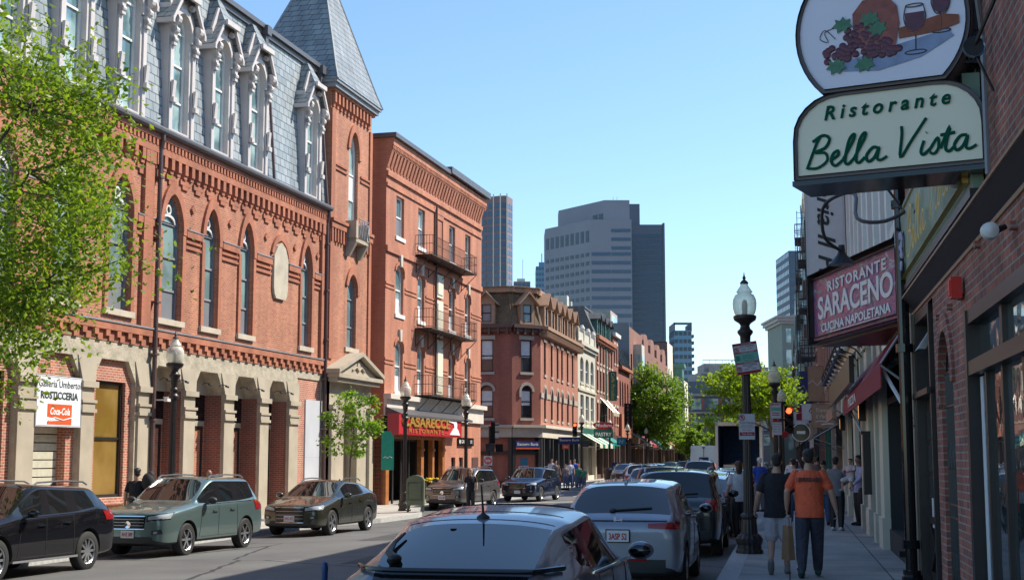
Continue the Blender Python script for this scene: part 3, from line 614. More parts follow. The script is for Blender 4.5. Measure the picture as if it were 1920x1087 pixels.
for c, d_ in zip(c4, mid): m.tube([c, d_, ap], .05, 6)
m.build('hip_flashing', 'lead', TW)
# balconette
m = MB(g); m.box(-4.05, -2.55, TD, TD+.45, 10.95, 11.1)
for u in (-4.1, -2.75):
    m.hexa([(u, TD, 10.35), (u+.2, TD, 10.35), (u+.2, TD+.15, 10.35), (u, TD+.15, 10.35)], [(u, TD, 10.95), (u+.2, TD, 10.95), (u+.2, TD+.48, 10.95), (u, TD+.48, 10.95)])
    m.box(u-.03, u+.22, TD, TD+.48, 11.1, 11.85)
m.build('balconette', 'limestone_s', TW)
m = MB(g)
for k in range(4): m.tube([(-3.8+k*.3, TD+.5, 11.15), (-3.5+k*.3, TD+.5, 11.9)], .018, 5); m.tube([(-3.5+k*.3, TD+.5, 11.15), (-3.8+k*.3, TD+.5, 11.9)], .018, 5)
m.tube([(-3.85, TD+.5, 11.95), (-2.7, TD+.5, 11.95)], .025, 5); m.build('balcony_rail', 'steel', TW)
# tower stone base, doorway and pediment
m = MB(g); da = arch(-4.35, -2.75, -.55, 3.3, 4.25, kind='round'); m.wall(TX0, TX1, -.6, 5.2, [da], TD+.12, .5); m.box(TX1-.45, TX1+.02, TD+.12, TD+.25, -.6, 4.0); m.box(TX0, TX0+.45, TD+.12, TD+.25, -.6, 4.0); m.box(TX1-.52, TX1+.06, TD+.12, TD+.32, 3.85, 4.02); m.box(TX0-.05, TX0+.52, TD+.12, TD+.32, 3.85, 4.02)
m.box(TX1-.52, TX1+.06, TD+.12, TD+.30, 3.45, 3.55)
m.build('stone_portal', 'limestone_s', TW)
m = MB(g); m.prism(arch(-4.35, -2.75, -.55, 3.3, 4.25, kind='round'), TD-.40, TD-.36); m.build('portal_door', mat('tan_door', (.30, .24, .16), .6, noise=.1, nscale=1), TW)
m = MB(g); m.box(TX0-.1, TX1+.1, TD+.1, TD+.5, 4.95, 5.12); m.box(TX0-.2, TX1+.2, TD+.1, TD+.62, 5.12, 5.28)
m.prism([(TX0-.1, 5.28), (TX1+.1, 5.28), ((TX0+TX1)/2, 6.0)], TD, TD+.42)
cx = (TX0+TX1)/2
for s in (-1, 1):
    e = TX0-.28 if s < 0 else TX1+.28
    m.prism([(e, 5.28), (cx, 6.12), (cx, 6.28), (e, 5.45)], TD, TD+.66)
m.build('pediment', 'limestone_s', TW)
m = MB(g); m.tube([(cx-.7, TD+.45, 5.5), (cx-.3, TD+.46, 5.65), (cx, TD+.46, 5.5), (cx+.3, TD+.46, 5.65), (cx+.7, TD+.45, 5.5)], .05, 6); m.lathe([(.0, 0), (.16, .03), (.18, .05)], (cx, TD+.42, 5.68), 10, 'y'); m.build('carved_relief', 'limestone_s', TW)

# ================= orange brick restaurant block =================
H2 = empty('restaurant_block', (F2.o.x, F2.o.y, 0), F2.rz, 'orange brick block with black fire escape balconies and corbelled cornice beside spire', 'building')
W2 = 16.2
rows = [(12.05, 13.95, None), (8.45, 10.72, .28), (4.88, 7.25, .28)]
cols = [(1.41, 2.55), (4.7, 5.75), (9.95, 11.0), (12.97, 14.0)]
m = MB(g)
for (za, zb_, rd), (wa, wb) in zip(rows, ((11.3, 15.9), (7.75, 11.3), (4.72, 7.75))):
    hs = [arch(a, b, za, zb_-.28, zb_, n=4, kind='round') if rd else rect(a, b, za, zb_) for a, b in cols]
    m.wall(0, W2, wa, wb, hs, 0, .25)
m.quad((0, 0, -.6), (0, -14, -.6), (0, -14, 16.4), (0, 0, 16.4)); m.quad((W2, 0, -.6), (W2, -14, -.6), (W2, -14, 16.4), (W2, 0, 16.4)); m.quad((0, 0, 16.4), (W2, 0, 16.4), (W2, -14, 16.4), (0, -14, 16.4))
m.quad((0, -14, -.6), (W2, -14, -.6), (W2, -14, 16.4), (0, -14, 16.4))
m.wall(9.0, W2, -.6, 3.75, [rect(10.5, 11.25, .2, 1.9), rect(11.95, 12.7, .2, 1.9)], 0, .2); m.quad((0, 0, 3.75), (W2, 0, 3.75), (W2, 0, 4.72), (0, 0, 4.72))
m.build('wall', 'brick_cas', H2, recalc=False)
for (za, zb_, rd) in rows:
    for i, (a, b) in enumerate(cols):
        ol = arch(a, b, za, zb_-.28, zb_, n=4, kind='round') if rd else None
        zm = (za+zb_)/2
        f = window(H2, g, a, b, za, zb_, -.02, outline=ol, fr='white', gl='glass' if i < 2 else 'glass_dark', fw=.09, bars=(zm,), sill=.12, sillm='white', silld=.08)
        q = MB(g); q.box(a+.09, b-.09, -.184, -.176, za+.08, (za+.75 if rd else zm-.05)); q.build('blind', 'curtain' if rd else 'glass_grey', f)
        if rd:
            k = MB(g); c = (a+b)/2; k.prism([(c-.10, zb_-.05), (c+.10, zb_-.05), (c+.16, zb_+.50), (c-.16, zb_+.50)], 0, .12); k.build('keystone', 'white_stone', H2)
            hd = MB(g); ou = arch(a-.16, b+.16, zb_-.5, zb_-.28, zb_+.18, n=4, kind='round')[1:]; ii = arch(a-.02, b+.02, zb_-.5, zb_-.28, zb_+.02, n=4, kind='round')[1:]; n = len(ou)
            hd.add([(p[0], .06, p[1]) for p in ou]+[(p[0], .06, p[1]) for p in ii]+[(p[0], -.01, p[1]) for p in ou]+[(p[0], -.01, p[1]) for p in ii], [(k_, k_+1, n+k_+1, n+k_) for k_ in range(n-1)]+[(k_, k_+1, 2*n+k_+1, 2*n+k_) for k_ in range(n-1)]+[(n+k_, n+k_+1, 3*n+k_+1, 3*n+k_) for k_ in range(n-1)]); hd.build('arch_surround', 'brick_cas', H2)
m = MB(g)
for z0, z1, dd in ((14.62, 14.85, .10), (14.15, 14.30, .07), (11.15, 11.42, .10), (9.68, 9.78, .04), (9.50, 9.56, .04), (6.25, 6.35, .04), (6.07, 6.13, .04)): 
    if z0 > 11: m.box(-.02, W2, 0, dd, z0, z1)
    else:
        xs_ = [-.02]+[v for a, b in cols for v in (a-.18, b+.18)]+[W2]
        for a, b in zip(xs_[::2], xs_[1::2]): m.box(a, b, 0, dd, z0, z1)
m.box(-.02, W2, 0, .34, 16.0, 16.35); m.box(-.02, W2, 0, .26, 15.75, 16.0)
x = 0
while x < W2-.1:
    m.hexa([(x, 0, 15.0), (x+.26, 0, 15.0), (x+.26, .03, 15.0), (x, .03, 15.0)], [(x, 0, 15.75), (x+.26, 0, 15.75), (x+.26, .26, 15.75), (x, .26, 15.75)]); x += .46
x = 0
while x < W2-.1: m.box(x, x+.1, .26, .33, 15.82, 15.98); x += .2
m.box(7.35, 7.5, 0, .05, 11.42, 14.15); m.box(8.65, 8.8, 0, .05, 11.42, 14.15); m.box(7.5, 8.65, 0, .05, 13.9, 14.15)
m.build('brick_trim', 'brick_cas', H2)
m = MB(g); m.box(-.15, 8.6, -14, .5, 16.35, 16.55); m.box(8.6, W2+.1, -14, .55, 16.42, 16.75); m.build('roof_cornice', 'gutter', H2)
m = MB(g)
for z0, z1 in ((9.9, 11.1), (7.9, 9.8), (5.0, 7.8)): m.box(7.5, 8.65, 0, .10, z0, z1-.05); m.box(7.65, 8.5, .10, .14, z0+.15, z1-.2)
m.build('vent_panel', 'cream_stone', H2)
q = MB(g); q.tube([(7.35, .12, 4.6), (7.35, .12, 14.5)], .06, 6); q.build('downspout', 'pipe', H2)
# fire escape balconies
def balcony(B, sg, u0, u1, z, dep=.85, hgt=.92, brk=5, m_='black'):
    q = MB(sg)
    n = max(2, int((u1-u0)/.14))
    q.box(u0, u1, .02, dep, z-.05, z)
    f = q.build('balcony', m_, B)
    r = MB(sg)
    for zz in (z+hgt, z+hgt*.55, z+.06): r.tube([(u0, .0, zz), (u0, dep, zz), (u1, dep, zz), (u1, 0, zz)], .015, 5)
    for k in range(n+1): u = u0+(u1-u0)*k/n; r.tube([(u, dep, z), (u, dep, z+hgt)], .008, 4)
    for k in range(6): d = dep*k/6; r.tube([(u0, d, z), (u0, d, z+hgt)], .012, 4); r.tube([(u1, d, z), (u1, d, z+hgt)], .012, 4)
    r.build('railing', m_, f)
    for k in range(brk): b = MB(sg); u = u0+.1+(u1-u0-.2)*k/(brk-1); b.tube([(u, .02, z-.85), (u, dep*.95, z-.07)], .02, 5); b.tube([(u, .02, z-.05), (u, .02, z-.9)], .02, 4); b.build('bracket', m_, f)
    return f
for z in (11.6, 8.05, 4.85): balcony(H2, g, 4.3, 12.3, z, m_='rust')
# shopfront storey
m = MB(g); m.box(-.05, W2+.05, 0, .16, 3.75, 4.5); m.box(-.1, W2+.1, 0, .36, 4.5, 4.72); m.build('fascia', 'cream', H2)
m = MB(g); m.hexa([(-.1, .1, 3.78), (11.2, .1, 3.78), (11.2, .95, 3.70), (-.1, .95, 3.70)], [(-.1, .1, 4.15), (11.2, .1, 4.15), (11.2, .95, 3.80), (-.1, .95, 3.80)]); m.build('canopy_roof', 'gutter', H2)
m = MB(g)
for a, b in ((0, .42), (5.1, 5.5), (6.9, 7.2), (8.6, 9.0)): m.box(a, b, -.1, .12, -.6, 2.95); m.box(a-.04, b+.04, -.1, .16, 2.2, 2.32)
m.box(0, 9, -.1, .1, 2.75, 2.95); m.build('wood_post', 'wood', H2)
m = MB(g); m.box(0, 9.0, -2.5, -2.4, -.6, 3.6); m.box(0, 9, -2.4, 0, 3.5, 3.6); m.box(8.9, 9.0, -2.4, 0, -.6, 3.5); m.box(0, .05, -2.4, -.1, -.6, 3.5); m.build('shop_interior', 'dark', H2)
m = MB(g); 
for k in range(4): m.ring(rect(.42+k*1.17, 1.59+k*1.17, -.4, 2.75), rect(.50+k*1.17, 1.51+k*1.17, -.3, 2.65), -.16, -.10)
m.build('folding_door', 'black', H2)
for a, b in ((10.5, 11.25), (11.95, 12.7)): window(H2, g, a, b, .2, 1.9, .0, fr='black', gl='glass', fw=.06)
m = MB(g); m.box(14.4, 15.6, 0, .04, -.4, 1.9); m.build('side_door', 'brown', H2)
m = MB(g); m.box(15.5, 16.2, 0, .05, -.4, .9); m.build('low_board', 'brown', H2)
# ================= far left block =================
def pt_on(o, loc, rz): o.location = loc; o.rotation_euler = (0, 0, rz); return o
def facade(H, sg, u0, u1, z0, z1, rows, cols, wm, fr='black', gl='glass_dark', sill='sill', sb=.1, back=-12, side=(1, 1), lint=None, fw=.06, split=True, blind=0, shape=None, rs=1, depth=.22):
    "wall with rows x cols of sash windows: rows (za,zb,kind); returns wall object"
    m = MB(sg); zz = [z0]+[(rows[i][0]+rows[i-1][1])/2 for i in range(1, len(rows))]+[z1]
    for r_, (a, b) in zip(rows, zip(zz[:-1], zz[1:])):
        hs = [arch(c0, c1, r_[0], r_[1]-min(.45, (c1-c0)*.4), r_[1], n=4, kind='round') if r_[2] == 'arch' else rect(c0, c1, r_[0], r_[1]) for c0, c1 in cols]
        m.wall(u0, u1, a, b, hs, 0, depth)
    if side[0]: m.quad((u0, 0, z0-6), (u0, back, z0-6), (u0, back, z1), (u0, 0, z1))
    if side[1]: m.quad((u1, 0, z0-6), (u1, back, z0-6), (u1, back, z1), (u1, 0, z1))
    m.quad((u0, 0, z1), (u1, 0, z1), (u1, back, z1), (u0, back, z1)); m.quad((u0, back, z0-6), (u1, back, z0-6), (u1, back, z1), (u0, back, z1))
    W = m.build('wall', wm, H, recalc=False); out = [W]; rnd = random.Random(int(u0*7+z1*13))
    for r_ in rows:
        for c0, c1 in cols:
            ol = arch(c0, c1, r_[0], r_[1]-min(.45, (c1-c0)*.4), r_[1], n=4, kind='round') if r_[2] == 'arch' else None
            f = window(H, sg, c0, c1, r_[0], r_[1], -.0, outline=ol, fr=fr, gl=gl, fw=fw, bars=((r_[0]+r_[1])/2,) if split else (), sill=sb if sill else None, sillm=sill or 'sill', silld=.08); out.append(f)
            if rnd.random() < blind:
                q = MB(sg); k = rnd.uniform(.3, .8); q.box(c0+fw, c1-fw, -.168, -.160, r_[1]-(r_[1]-r_[0])*k, r_[1]-fw-.3*(ol is not None)); q.build('blind', 'curtain', f)
            if lint:
                q = MB(sg)
                if r_[2] == 'arch':
                    ou = arch(c0-.17, c1+.17, r_[1]-.8, r_[1]-.40, r_[1]+.22, n=4, kind='round')[1:]; ii = arch(c0-.01, c1+.01, r_[1]-.8, r_[1]-.43, r_[1]+.01, n=4, kind='round')[1:]; n = len(ou)
                    q.add([(p[0], .07, p[1]) for p in ou]+[(p[0], .07, p[1]) for p in ii]+[(p[0], -.01, p[1]) for p in ou]+[(p[0], -.01, p[1]) for p in ii], [(k_, k_+1, n+k_+1, n+k_) for k_ in range(n-1)]+[(k_, k_+1, 2*n+k_+1, 2*n+k_) for k_ in range(n-1)]+[(n+k_, n+k_+1, 3*n+k_+1, 3*n+k_) for k_ in range(n-1)])
                else: q.box(c0-.15, c1+.15, -.02, .06, r_[1]+.002, r_[1]+.28)
                out.append(q.build('lintel', lint, H))
    return out
def dorm(H, sg, c, hw, z0, z1, zt, d, fm, rm, wm='glass_dark', style='gable', K=-1.2):
    m = MB(sg); m.wall(c-hw, c+hw, z0, z1, [rect(c-hw*.55, c+hw*.55, z0+.15, z1-.15)], d, .12); m.box(c-hw, c-hw+.05, K, d, z0, z1); m.box(c+hw-.05, c+hw, K, d, z0, z1)
    if style == 'gable': m.prism([(c-hw, z1), (c+hw, z1), (c, zt-.1)], d-.05, d)
    D = m.build('dormer', fm, H)
    window(D, sg, c-hw*.55, c+hw*.55, z0+.15, z1-.15, d+.08, fr='black', gl=wm, fw=.05, bars=((z0+z1)/2,))
    r = MB(sg)
    if style == 'gable':
        for s in (-1, 1): r.add([(c+s*(hw+.22), d+.3, z1-.12), (c, d+.3, zt), (c, K, zt), (c+s*(hw+.22), K, z1-.12), (c+s*(hw+.22), d+.3, z1-.22), (c, d+.3, zt-.12), (c, K, zt-.12), (c+s*(hw+.22), K, z1-.22)], [(0, 1, 2, 3), (4, 5, 6, 7), (0, 1, 5, 4), (3, 2, 6, 7), (0, 3, 7, 4)])
    else: r.hexa([(c-hw-.15, d+.25, z1), (c+hw+.15, d+.25, z1), (c+hw+.15, K, z1), (c-hw-.15, K, z1)], [(c-hw+.1, d-.1, zt), (c+hw-.1, d-.1, zt), (c+hw-.1, K, zt), (c-hw+.1, K, zt)])
    r.build('dormer_roof', rm, D); return D
M['trim_tan'] = mat('tan_trim', (.36, .22, .14), .6, noise=.1); M['stone_grey'] = mat('grey_stone', (.38, .33, .28), .85, noise=.12, nscale=2)
# --- corner bank building
BK = empty('corner_bank_building', (F3.o.x, F3.o.y, 0), F3.rz, 'dark red brick corner building with brown shingled mansard, gabled dormers and a shopfront below', 'building')
bc = [(1.3, 2.1), (4.1, 4.9), (6.7, 7.5), (8.7, 9.5), (11.4, 12.2), (13.9, 14.7)]
facade(BK, -1, 0, 17, 3.9, 10.4, [(4.55, 6.7, 'arch'), (7.6, 9.85, 'rect')], bc, 'brick_bank_lit' if 'brick_bank_lit' in M else 'brick_cas', lint='stone_grey', sill='stone_grey', side=(0, 1))
for a, b in zip([0]+[c[1]+.17 for c in bc], [c[0]-.17 for c in bc]+[17]): m = MB(-1); m.box(a, b, 0, .06, 5.95, 6.3); m.build('stone_band', 'stone_grey', BK)
def bankface(length, loc, rz, wins, first):
    # a face in its own frame: x along, outward +y (sg=+1)
    fs = facade(BK, 1, 0, length, 3.9, 10.4, [(4.55, 6.75, 'arch'), (7.65, 9.85, 'rect')], wins, 'brick_bank', lint='stone_grey', sill='stone_grey', side=(0, 0), back=-.3, blind=.9, fw=.08)  # these faces take the darker brick, their shade put into the colour
    m = MB(1); m.box(-.1, length+.1, -.3, .45, 10.62, 10.85); m.box(0, length, -.3, .25, 10.35, 10.62)
    x = .2
    while x < length: m.box(x, x+.14, .0, .38, 10.2, 10.62); x += .62
    fs.append(m.build('cornice', 'brown', BK))
    m = MB(1); m.hexa([(0, 0, 10.85), (length, 0, 10.85), (length, -1, 10.85), (0, -1, 10.85)], [(0, -.45, 13.1), (length, -.45, 13.1), (length, -1, 13.1), (0, -1, 13.1)]); fs.append(m.build('mansard', 'shingle_brown', BK))
    m = MB(1); m.box(-.15, length+.15, -1.2, -.2, 13.1, 13.5); m.box(-.15, length+.15, -1.2, -.12, 13.42, 13.5); fs.append(m.build('roof_cornice', 'trim_tan', BK))
    for a, b in wins: fs.append(dorm(BK, 1, (a+b)/2, .62, 10.9, 12.4, 13.15, .12, 'trim_tan', 'trim_tan', 'glass_grey' if first else 'glass'))
    # shopfront
    m = MB(1); m.box(0, length, -.3, .12, 3.25, 3.9); m.box(-.1, length+.1, -.3, .35, 3.9, 4.08); fs.append(m.build('fascia', 'stone_grey', BK))
    m = MB(1); m.box(0, length, -.5, -.38, -.6, 3.25); fs.append(m.build('shop_window', 'glass_shop', BK))
    m = MB(1)
    for x in ([0, length-.25] if length < 3 else [0, 3.3, 6.6, length-.3]): m.box(x, x+.25, -.36, .08, -.6, 3.25)
    m.box(0, length, -.36, -.05, 2.1, 2.32); m.box(0, length, -.36, -.02, -.6, .35); fs.append(m.build('shop_frame', 'black', BK))
    for f in fs: pt_on(f, loc, rz)
    return fs
# chamfer: from corner (u=0,d=0) to (u=-1.66,d=-1.67); outward is -u,+d -> local frame
# x axis runs from (u=-1.66,y=1.67) to (0,0); outward must be +y after rotation
bankface(2.36, (0, 0, 0), radians(180-45), [(.72, 1.62)], False)
bankface(10.5, (-1.66, 1.67, 0), radians(90), [(1.3, 2.2), (4.6, 5.5), (7.9, 8.8)], True)
m = MB(-1); m.box(0, 17, -.6, .12, 3.25, 3.9); m.box(-.1, 17.1, -.6, .38, 3.9, 4.1); m.build('fascia', 'cream', BK)
m = MB(-1); m.box(0, 17, -.9, -.7, -.6, 3.25); m.build('shop_window', 'glass_shop', BK)
m = MB(-1)
for u in (0, .9, 3.2, 4.6, 7.0, 9.4, 11.8, 14.2, 16.6): m.box(u, u+.35, -.68, .06, -.6, 3.25)
m.build('shop_frame', 'plastic', BK)
m = MB(-1); m.box(0, 17, 0, .55, 10.62, 10.85); m.box(0, 17, 0, .3, 10.35, 10.62)
for k in range(37): m.box(.2+k*.46, .32+k*.46, 0, .48, 10.15, 10.62)
m.build('cornice', 'trim_tan', BK)
m = MB(-1); m.hexa([(0, 0, 10.85), (17, 0, 10.85), (17, -12, 10.85), (0, -12, 10.85)], [(-.1, -.45, 13.1), (17, -.45, 13.1), (17, -12, 13.1), (-.1, -12, 13.1)]); m.build('mansard', 'shingle_brown', BK)
m = MB(-1); m.box(-.1, 17, -12, -.2, 13.1, 13.5); m.build('roof_cornice', 'trim_tan', BK)
for a, b in bc: dorm(BK, -1, (a+b)/2, .75, 10.9, 12.5, 13.3, .12, 'trim_tan', 'trim_tan', 'glass_grey')
m = MB(-1); m.quad((-1.66, -1.67, 13.45), (0, 0, 13.45), (12, -12, 13.45), (-1.66, -12, 13.45)); m.build('roof', 'gutter', BK)
# fire escape on the side street face
fe = balcony(BK, 1, 3.4, 6.6, 7.3, dep=.9, brk=3); pt_on(fe, (-1.66, 1.67, 0), radians(90))
m = MB(1)
for s in (0, .5): m.tube([(6.4, .3+s, 7.2), (9.2, .3+s, 4.3)], .035, 5)
for k in range(10): m.box(6.4+k*.29, 6.65+k*.29, .3, .8, 7.05-k*.3, 7.08-k*.3)
pt_on(m.build('stair_flight', 'black', BK), (-1.66, 1.67, 0), radians(90))
# --- cream building
CB = empty('cream_terrace_building', F3.w(17.05, 0), F3.rz, 'narrow cream stone building with three round arched windows', 'building')
ccol = [(1.3, 3.2), (4.3, 6.2), (7.3, 9.2)]
facade(CB, -1, 0, 10.2, 4.3, 11.3, [(4.9, 7.0, 'rect'), (8.0, 10.1, 'arch')], ccol, 'white_stone', fr='white', sill='white_stone', lint=None, fw=.08)
m = MB(-1); m.box(-.05, 10.25, 0, .35, 11.0, 11.3); m.box(-.05, 10.25, 0, .2, 10.75, 11.0); m.box(0, 10.2, -.4, .0, 11.3, 12.1)
for u in (0, 3.2, 6.6, 9.7): m.box(u, u+.5, -.4, .08, 11.3, 12.35); m.lathe([(.22, 0), (.26, .2), (.1, .5)], (u+.25, -.15, 12.35), 8)
m.box(0, 10.2, 0, .12, 7.3, 7.45); m.build('cornice', 'white_stone', CB)
m = MB(-1)
for a, b in ccol: m.box(a+.2, b-.2, 0, .03, 7.5, 7.9); m.box(a+.2, b-.2, 0, .03, 4.4, 4.75)
m.build('relief_panel', 'cream_stone', CB)
M['green_dk'] = mat('dark_green_shopfront', (.02, .12, .09), .5, noise=.1)
m = MB(-1); m.box(0, 10.2, -.5, .15, 3.3, 4.3); m.build('fascia', 'green_dk', CB)
def shopfront(H, sg, u0, u1, zt, fr='black', n=4, gl='glass_shop', dd=-.35):
    n = max(2, n*2//3)
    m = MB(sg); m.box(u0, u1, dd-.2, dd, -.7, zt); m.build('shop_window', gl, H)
    m = MB(sg)
    for k in range(n+1): u = u0+(u1-u0-.3)*k/n; m.box(u, u+.3, dd+.02, .05, -.7, zt)
    m.box(u0, u1, dd+.02, -.1, -.7, .4); m.box(u0, u1, dd+.02, -.1, zt-.55, zt-.42); m.build('shop_frame', fr, H)
shopfront(CB, -1, 0, 10.2, 3.3, 'cream', 4)
# --- brick terrace with dark mansard
BR = empty('brick_terrace_building', F3.w(27.3, 0), F3.rz, 'red brick terrace with black mansard and green topped dormers', 'building')
bcol = [(.9, 1.8), (3.0, 3.9), (5.0, 5.9), (7.0, 7.9), (9.0, 9.9), (10.9, 11.8)]
facade(BR, -1, 0, 12.5, 4.3, 12.5, [(5.1, 6.7, 'rect'), (7.8, 9.6, 'rect'), (10.3, 11.9, 'rect')], bcol, 'brick_pink', sill='sill', lint='sill', side=(1, 1))
m = MB(-1); m.box(0, 12.5, 0, .4, 12.3, 12.65); 
for k in range(20): m.box(.1+k*.63, .3+k*.63, 0, .3, 12.0, 12.3)
m.build('cornice', 'brick_trim', BR)
M['slate_dark'] = brick('dark_slate', (.10, .105, .11), (.08, .085, .09), (.03, .03, .03), bw=.3, rh=.2, ms=.015, rough=.6)
m = MB(-1); m.hexa([(0, 0, 12.65), (12.5, 0, 12.65), (12.5, -12, 12.65), (0, -12, 12.65)], [(0, -1.0, 15.0), (12.5, -1.0, 15.0), (12.5, -12, 15.0), (0, -12, 15.0)]); m.box(0, 12.5, -12, -.9, 15.0, 15.2); m.build('mansard', 'slate_dark', BR)
for c in (2.2, 4.9, 7.6, 10.3): dorm(BR, -1, c, .7, 12.75, 14.3, 14.8, .0, 'green', 'slate_dark', 'glass')
m = MB(-1); m.tube([(6.5, .12, 4.3), (6.5, .12, 12.2)], .07, 6); m.build('downspout', 'green', BR)
m = MB(-1); m.box(0, 12.5, -.6, .2, 3.4, 4.3); m.build('fascia', 'brown', BR); shopfront(BR, -1, 0, 12.5, 3.4, 'brown', 5)
m = MB(-1); m.box(2, 3.1, -4, -2.8, 15.2, 16.4); m.lathe([(.3, 0), (.3, .9)], (4.5, -3, 15.2), 8); m.build('chimney', 'white_stone', BR)
# --- small brick pair and black mansard
SB = empty('slim_brick_building', F3.w(39.8, 0), F3.rz, 'slim plain red brick house between two mansard buildings', 'building')
facade(SB, -1, 0, 4.3, 4.0, 13.8, [(5.1, 6.7, 'rect'), (7.9, 9.5, 'rect'), (11.0, 12.8, 'rect')], [(.8, 1.7), (2.6, 3.5)], 'brick_bank', lint='sill', side=(1, 1))
m = MB(-1); m.box(0, 4.3, 0, .3, 13.6, 13.95); m.build('cornice', 'white', SB); m = MB(-1); m.box(0, 4.3, -.6, .2, 3.3, 4.0); m.build('fascia', 'brown', SB); shopfront(SB, -1, 0, 4.3, 3.3, 'brown', 2)
SM = empty('low_mansard_building', F3.w(44.1, 0), F3.rz, 'low brick building with black slatted mansard and arched openings beside grey wall', 'building')
facade(SM, -1, 0, 9.8, 4.2, 10.8, [(7.0, 9.6, 'arch')], [(.8, 2.0), (2.9, 4.1), (5.0, 6.2), (7.4, 8.6)], 'brick_bank', sill=None, side=(1, 1))
m = MB(-1); m.box(0, 9.8, 0, .4, 10.7, 11.0); m.box(0, 9.8, -.3, .3, 3.9, 6.2); m.build('cornice', 'brick_trim', SM)
m = MB(-1); m.hexa([(0, .05, 11), (9.8, .05, 11), (9.8, -8, 11), (0, -8, 11)], [(0, -.7, 13.0), (9.8, -.7, 13.0), (9.8, -8, 13.0), (0, -8, 13.0)]); m.build('mansard', 'green', SM)
m = MB(-1)
for k in range(10): m.hexa([(.3+k, .05, 11), (.5+k, .05, 11), (.5+k, .25, 11), (.3+k, .25, 11)], [(.3+k, -.7, 13.1), (.5+k, -.7, 13.1), (.5+k, -.45, 13.1), (.3+k, -.45, 13.1)])
m.build('mansard_rib', 'black', SM); shopfront(SM, -1, 0, 9.8, 3.9, 'brown', 4)
# --- grey sided apartment block
M['render_grey'] = mat('grey_render', (.22, .20, .21), .9, noise=.1, nscale=.5)
AP = empty('apartment_block', F3.w(54, 0), F3.rz, 'pinkish brick apartment block with plain grey end wall and glazed bays', 'building')
facade(AP, -1, 0, 13, 4.5, 15.8, [(5.6, 7.4, 'rect'), (8.4, 10.2, 'rect'), (11.2, 13.0, 'rect')], [(1.2, 2.6), (8.2, 9.4), (10.8, 12)], 'brick_pink', side=(0, 1), sill=None)
m = MB(-1); m.box(-.15, 0, -14, .02, -1, 16.2); m.build('end_wall', 'render_grey', AP)
m = MB(-1); m.box(4.0, 7.0, 0, .9, 4.8, 14.2); b = m.build('bay', 'white_stone', AP)
for z in (5.4, 8.2, 11.0): m = MB(-1); m.box(4.2, 6.8, .9, .93, z, z+2.1); m.box(3.97, 4.0, .2, .7, z, z+2.1); m.build('bay_window', 'glass', AP)
m = MB(-1); m.box(0, 6, -6, -2, 15.8, 17.6); m.build('penthouse', 'stone_grey', AP); m = MB(-1); m.box(.5, 5.5, -2, -1.96, 16.3, 17.2); m.box(-.04, 0, -5.5, -2.5, 16.3, 17.2); m.build('penthouse_window', 'glass', AP)
m = MB(-1); m.box(0, 13, -.6, .2, 3.4, 4.5); m.build('fascia', 'brown', AP); shopfront(AP, -1, 0, 13, 3.4, 'brown', 5)
TB = empty('stepped_brick_building', F3.w(67, 0), F3.rz, 'brown brick building with stepped gables and balcony bays above treetop', 'building')
facade(TB, -1, 0, 34, 4.5, 14.5, [(5.6, 7.6, 'rect'), (8.6, 10.6, 'rect'), (11.4, 13.4, 'rect')], [(2+k*4, 3.3+k*4) for k in range(8)], 'brick_pink', sill=None, side=(1, 1))
for u in (2, 10, 18, 26): m = MB(-1); m.prism([(u, 14.5), (u+5, 14.5), (u+5, 15.6), (u+3.6, 16.4), (u+1.4, 16.4), (u, 15.6)], -.5, 0); m.build('gable', 'brick_pink', TB)
m = MB(-1)
for u in (5, 13, 21): 
    for z in (8.2, 11.2): m.box(u, u+3, 0, 1.0, z, z+.2); m.box(u, u+3, .95, 1.0, z+.2, z+1.1)
m.build('balcony', 'stone_grey', TB); shopfront(TB, -1, 0, 34, 4.5, 'brown', 9)
DB = empty('dark_brick_block', F3.w(101, 0), F3.rz, 'tall block with blank dark brown end wall and tan street front', 'building')
facade(DB, -1, 0, 9, 4.5, 18.0, [(6, 8, 'rect'), (9.2, 11.2, 'rect'), (12.4, 14.4, 'arch')], [(1.4, 3.2), (5.2, 7.0)], 'cream_stone', side=(0, 1), fr='green')
m = MB(-1); m.box(-.2, 0, -16, .02, -1, 17.9); m.box(-.3, .1, -9, -5, 17.9, 19.4); m.build('end_wall', 'brick_brown', DB); shopfront(DB, -1, 0, 9, 4.5, 'brown', 3)
GB = empty('green_bay_building', F3.w(110, 0), F3.rz, 'tan building with green copper oriel bay at the street bend', 'building')
facade(GB, -1, 0, 30, 4.2, 14.2, [(5.2, 7.2, 'rect'), (8.4, 10.4, 'rect'), (11.2, 13, 'rect')], [(1.5+k*4, 3.0+k*4) for k in range(7)], 'cream_stone', fr='green', side=(1, 1))
m = MB(-1); m.box(1.0, 4.0, 0, 1.3, 4.6, 15.0); m.box(.8, 4.2, 0, 1.6, 15.0, 15.6); m.build('oriel', 'green', GB)
for z in (5.6, 8.6, 11.6): m = MB(-1); m.box(1.4, 3.6, 1.3, 1.33, z, z+2); m.box(.97, 1.0, .3, 1.1, z, z+2); m.build('oriel_window', 'glass', GB)
shopfront(GB, -1, 0, 30, 4.2, 'brown', 8)

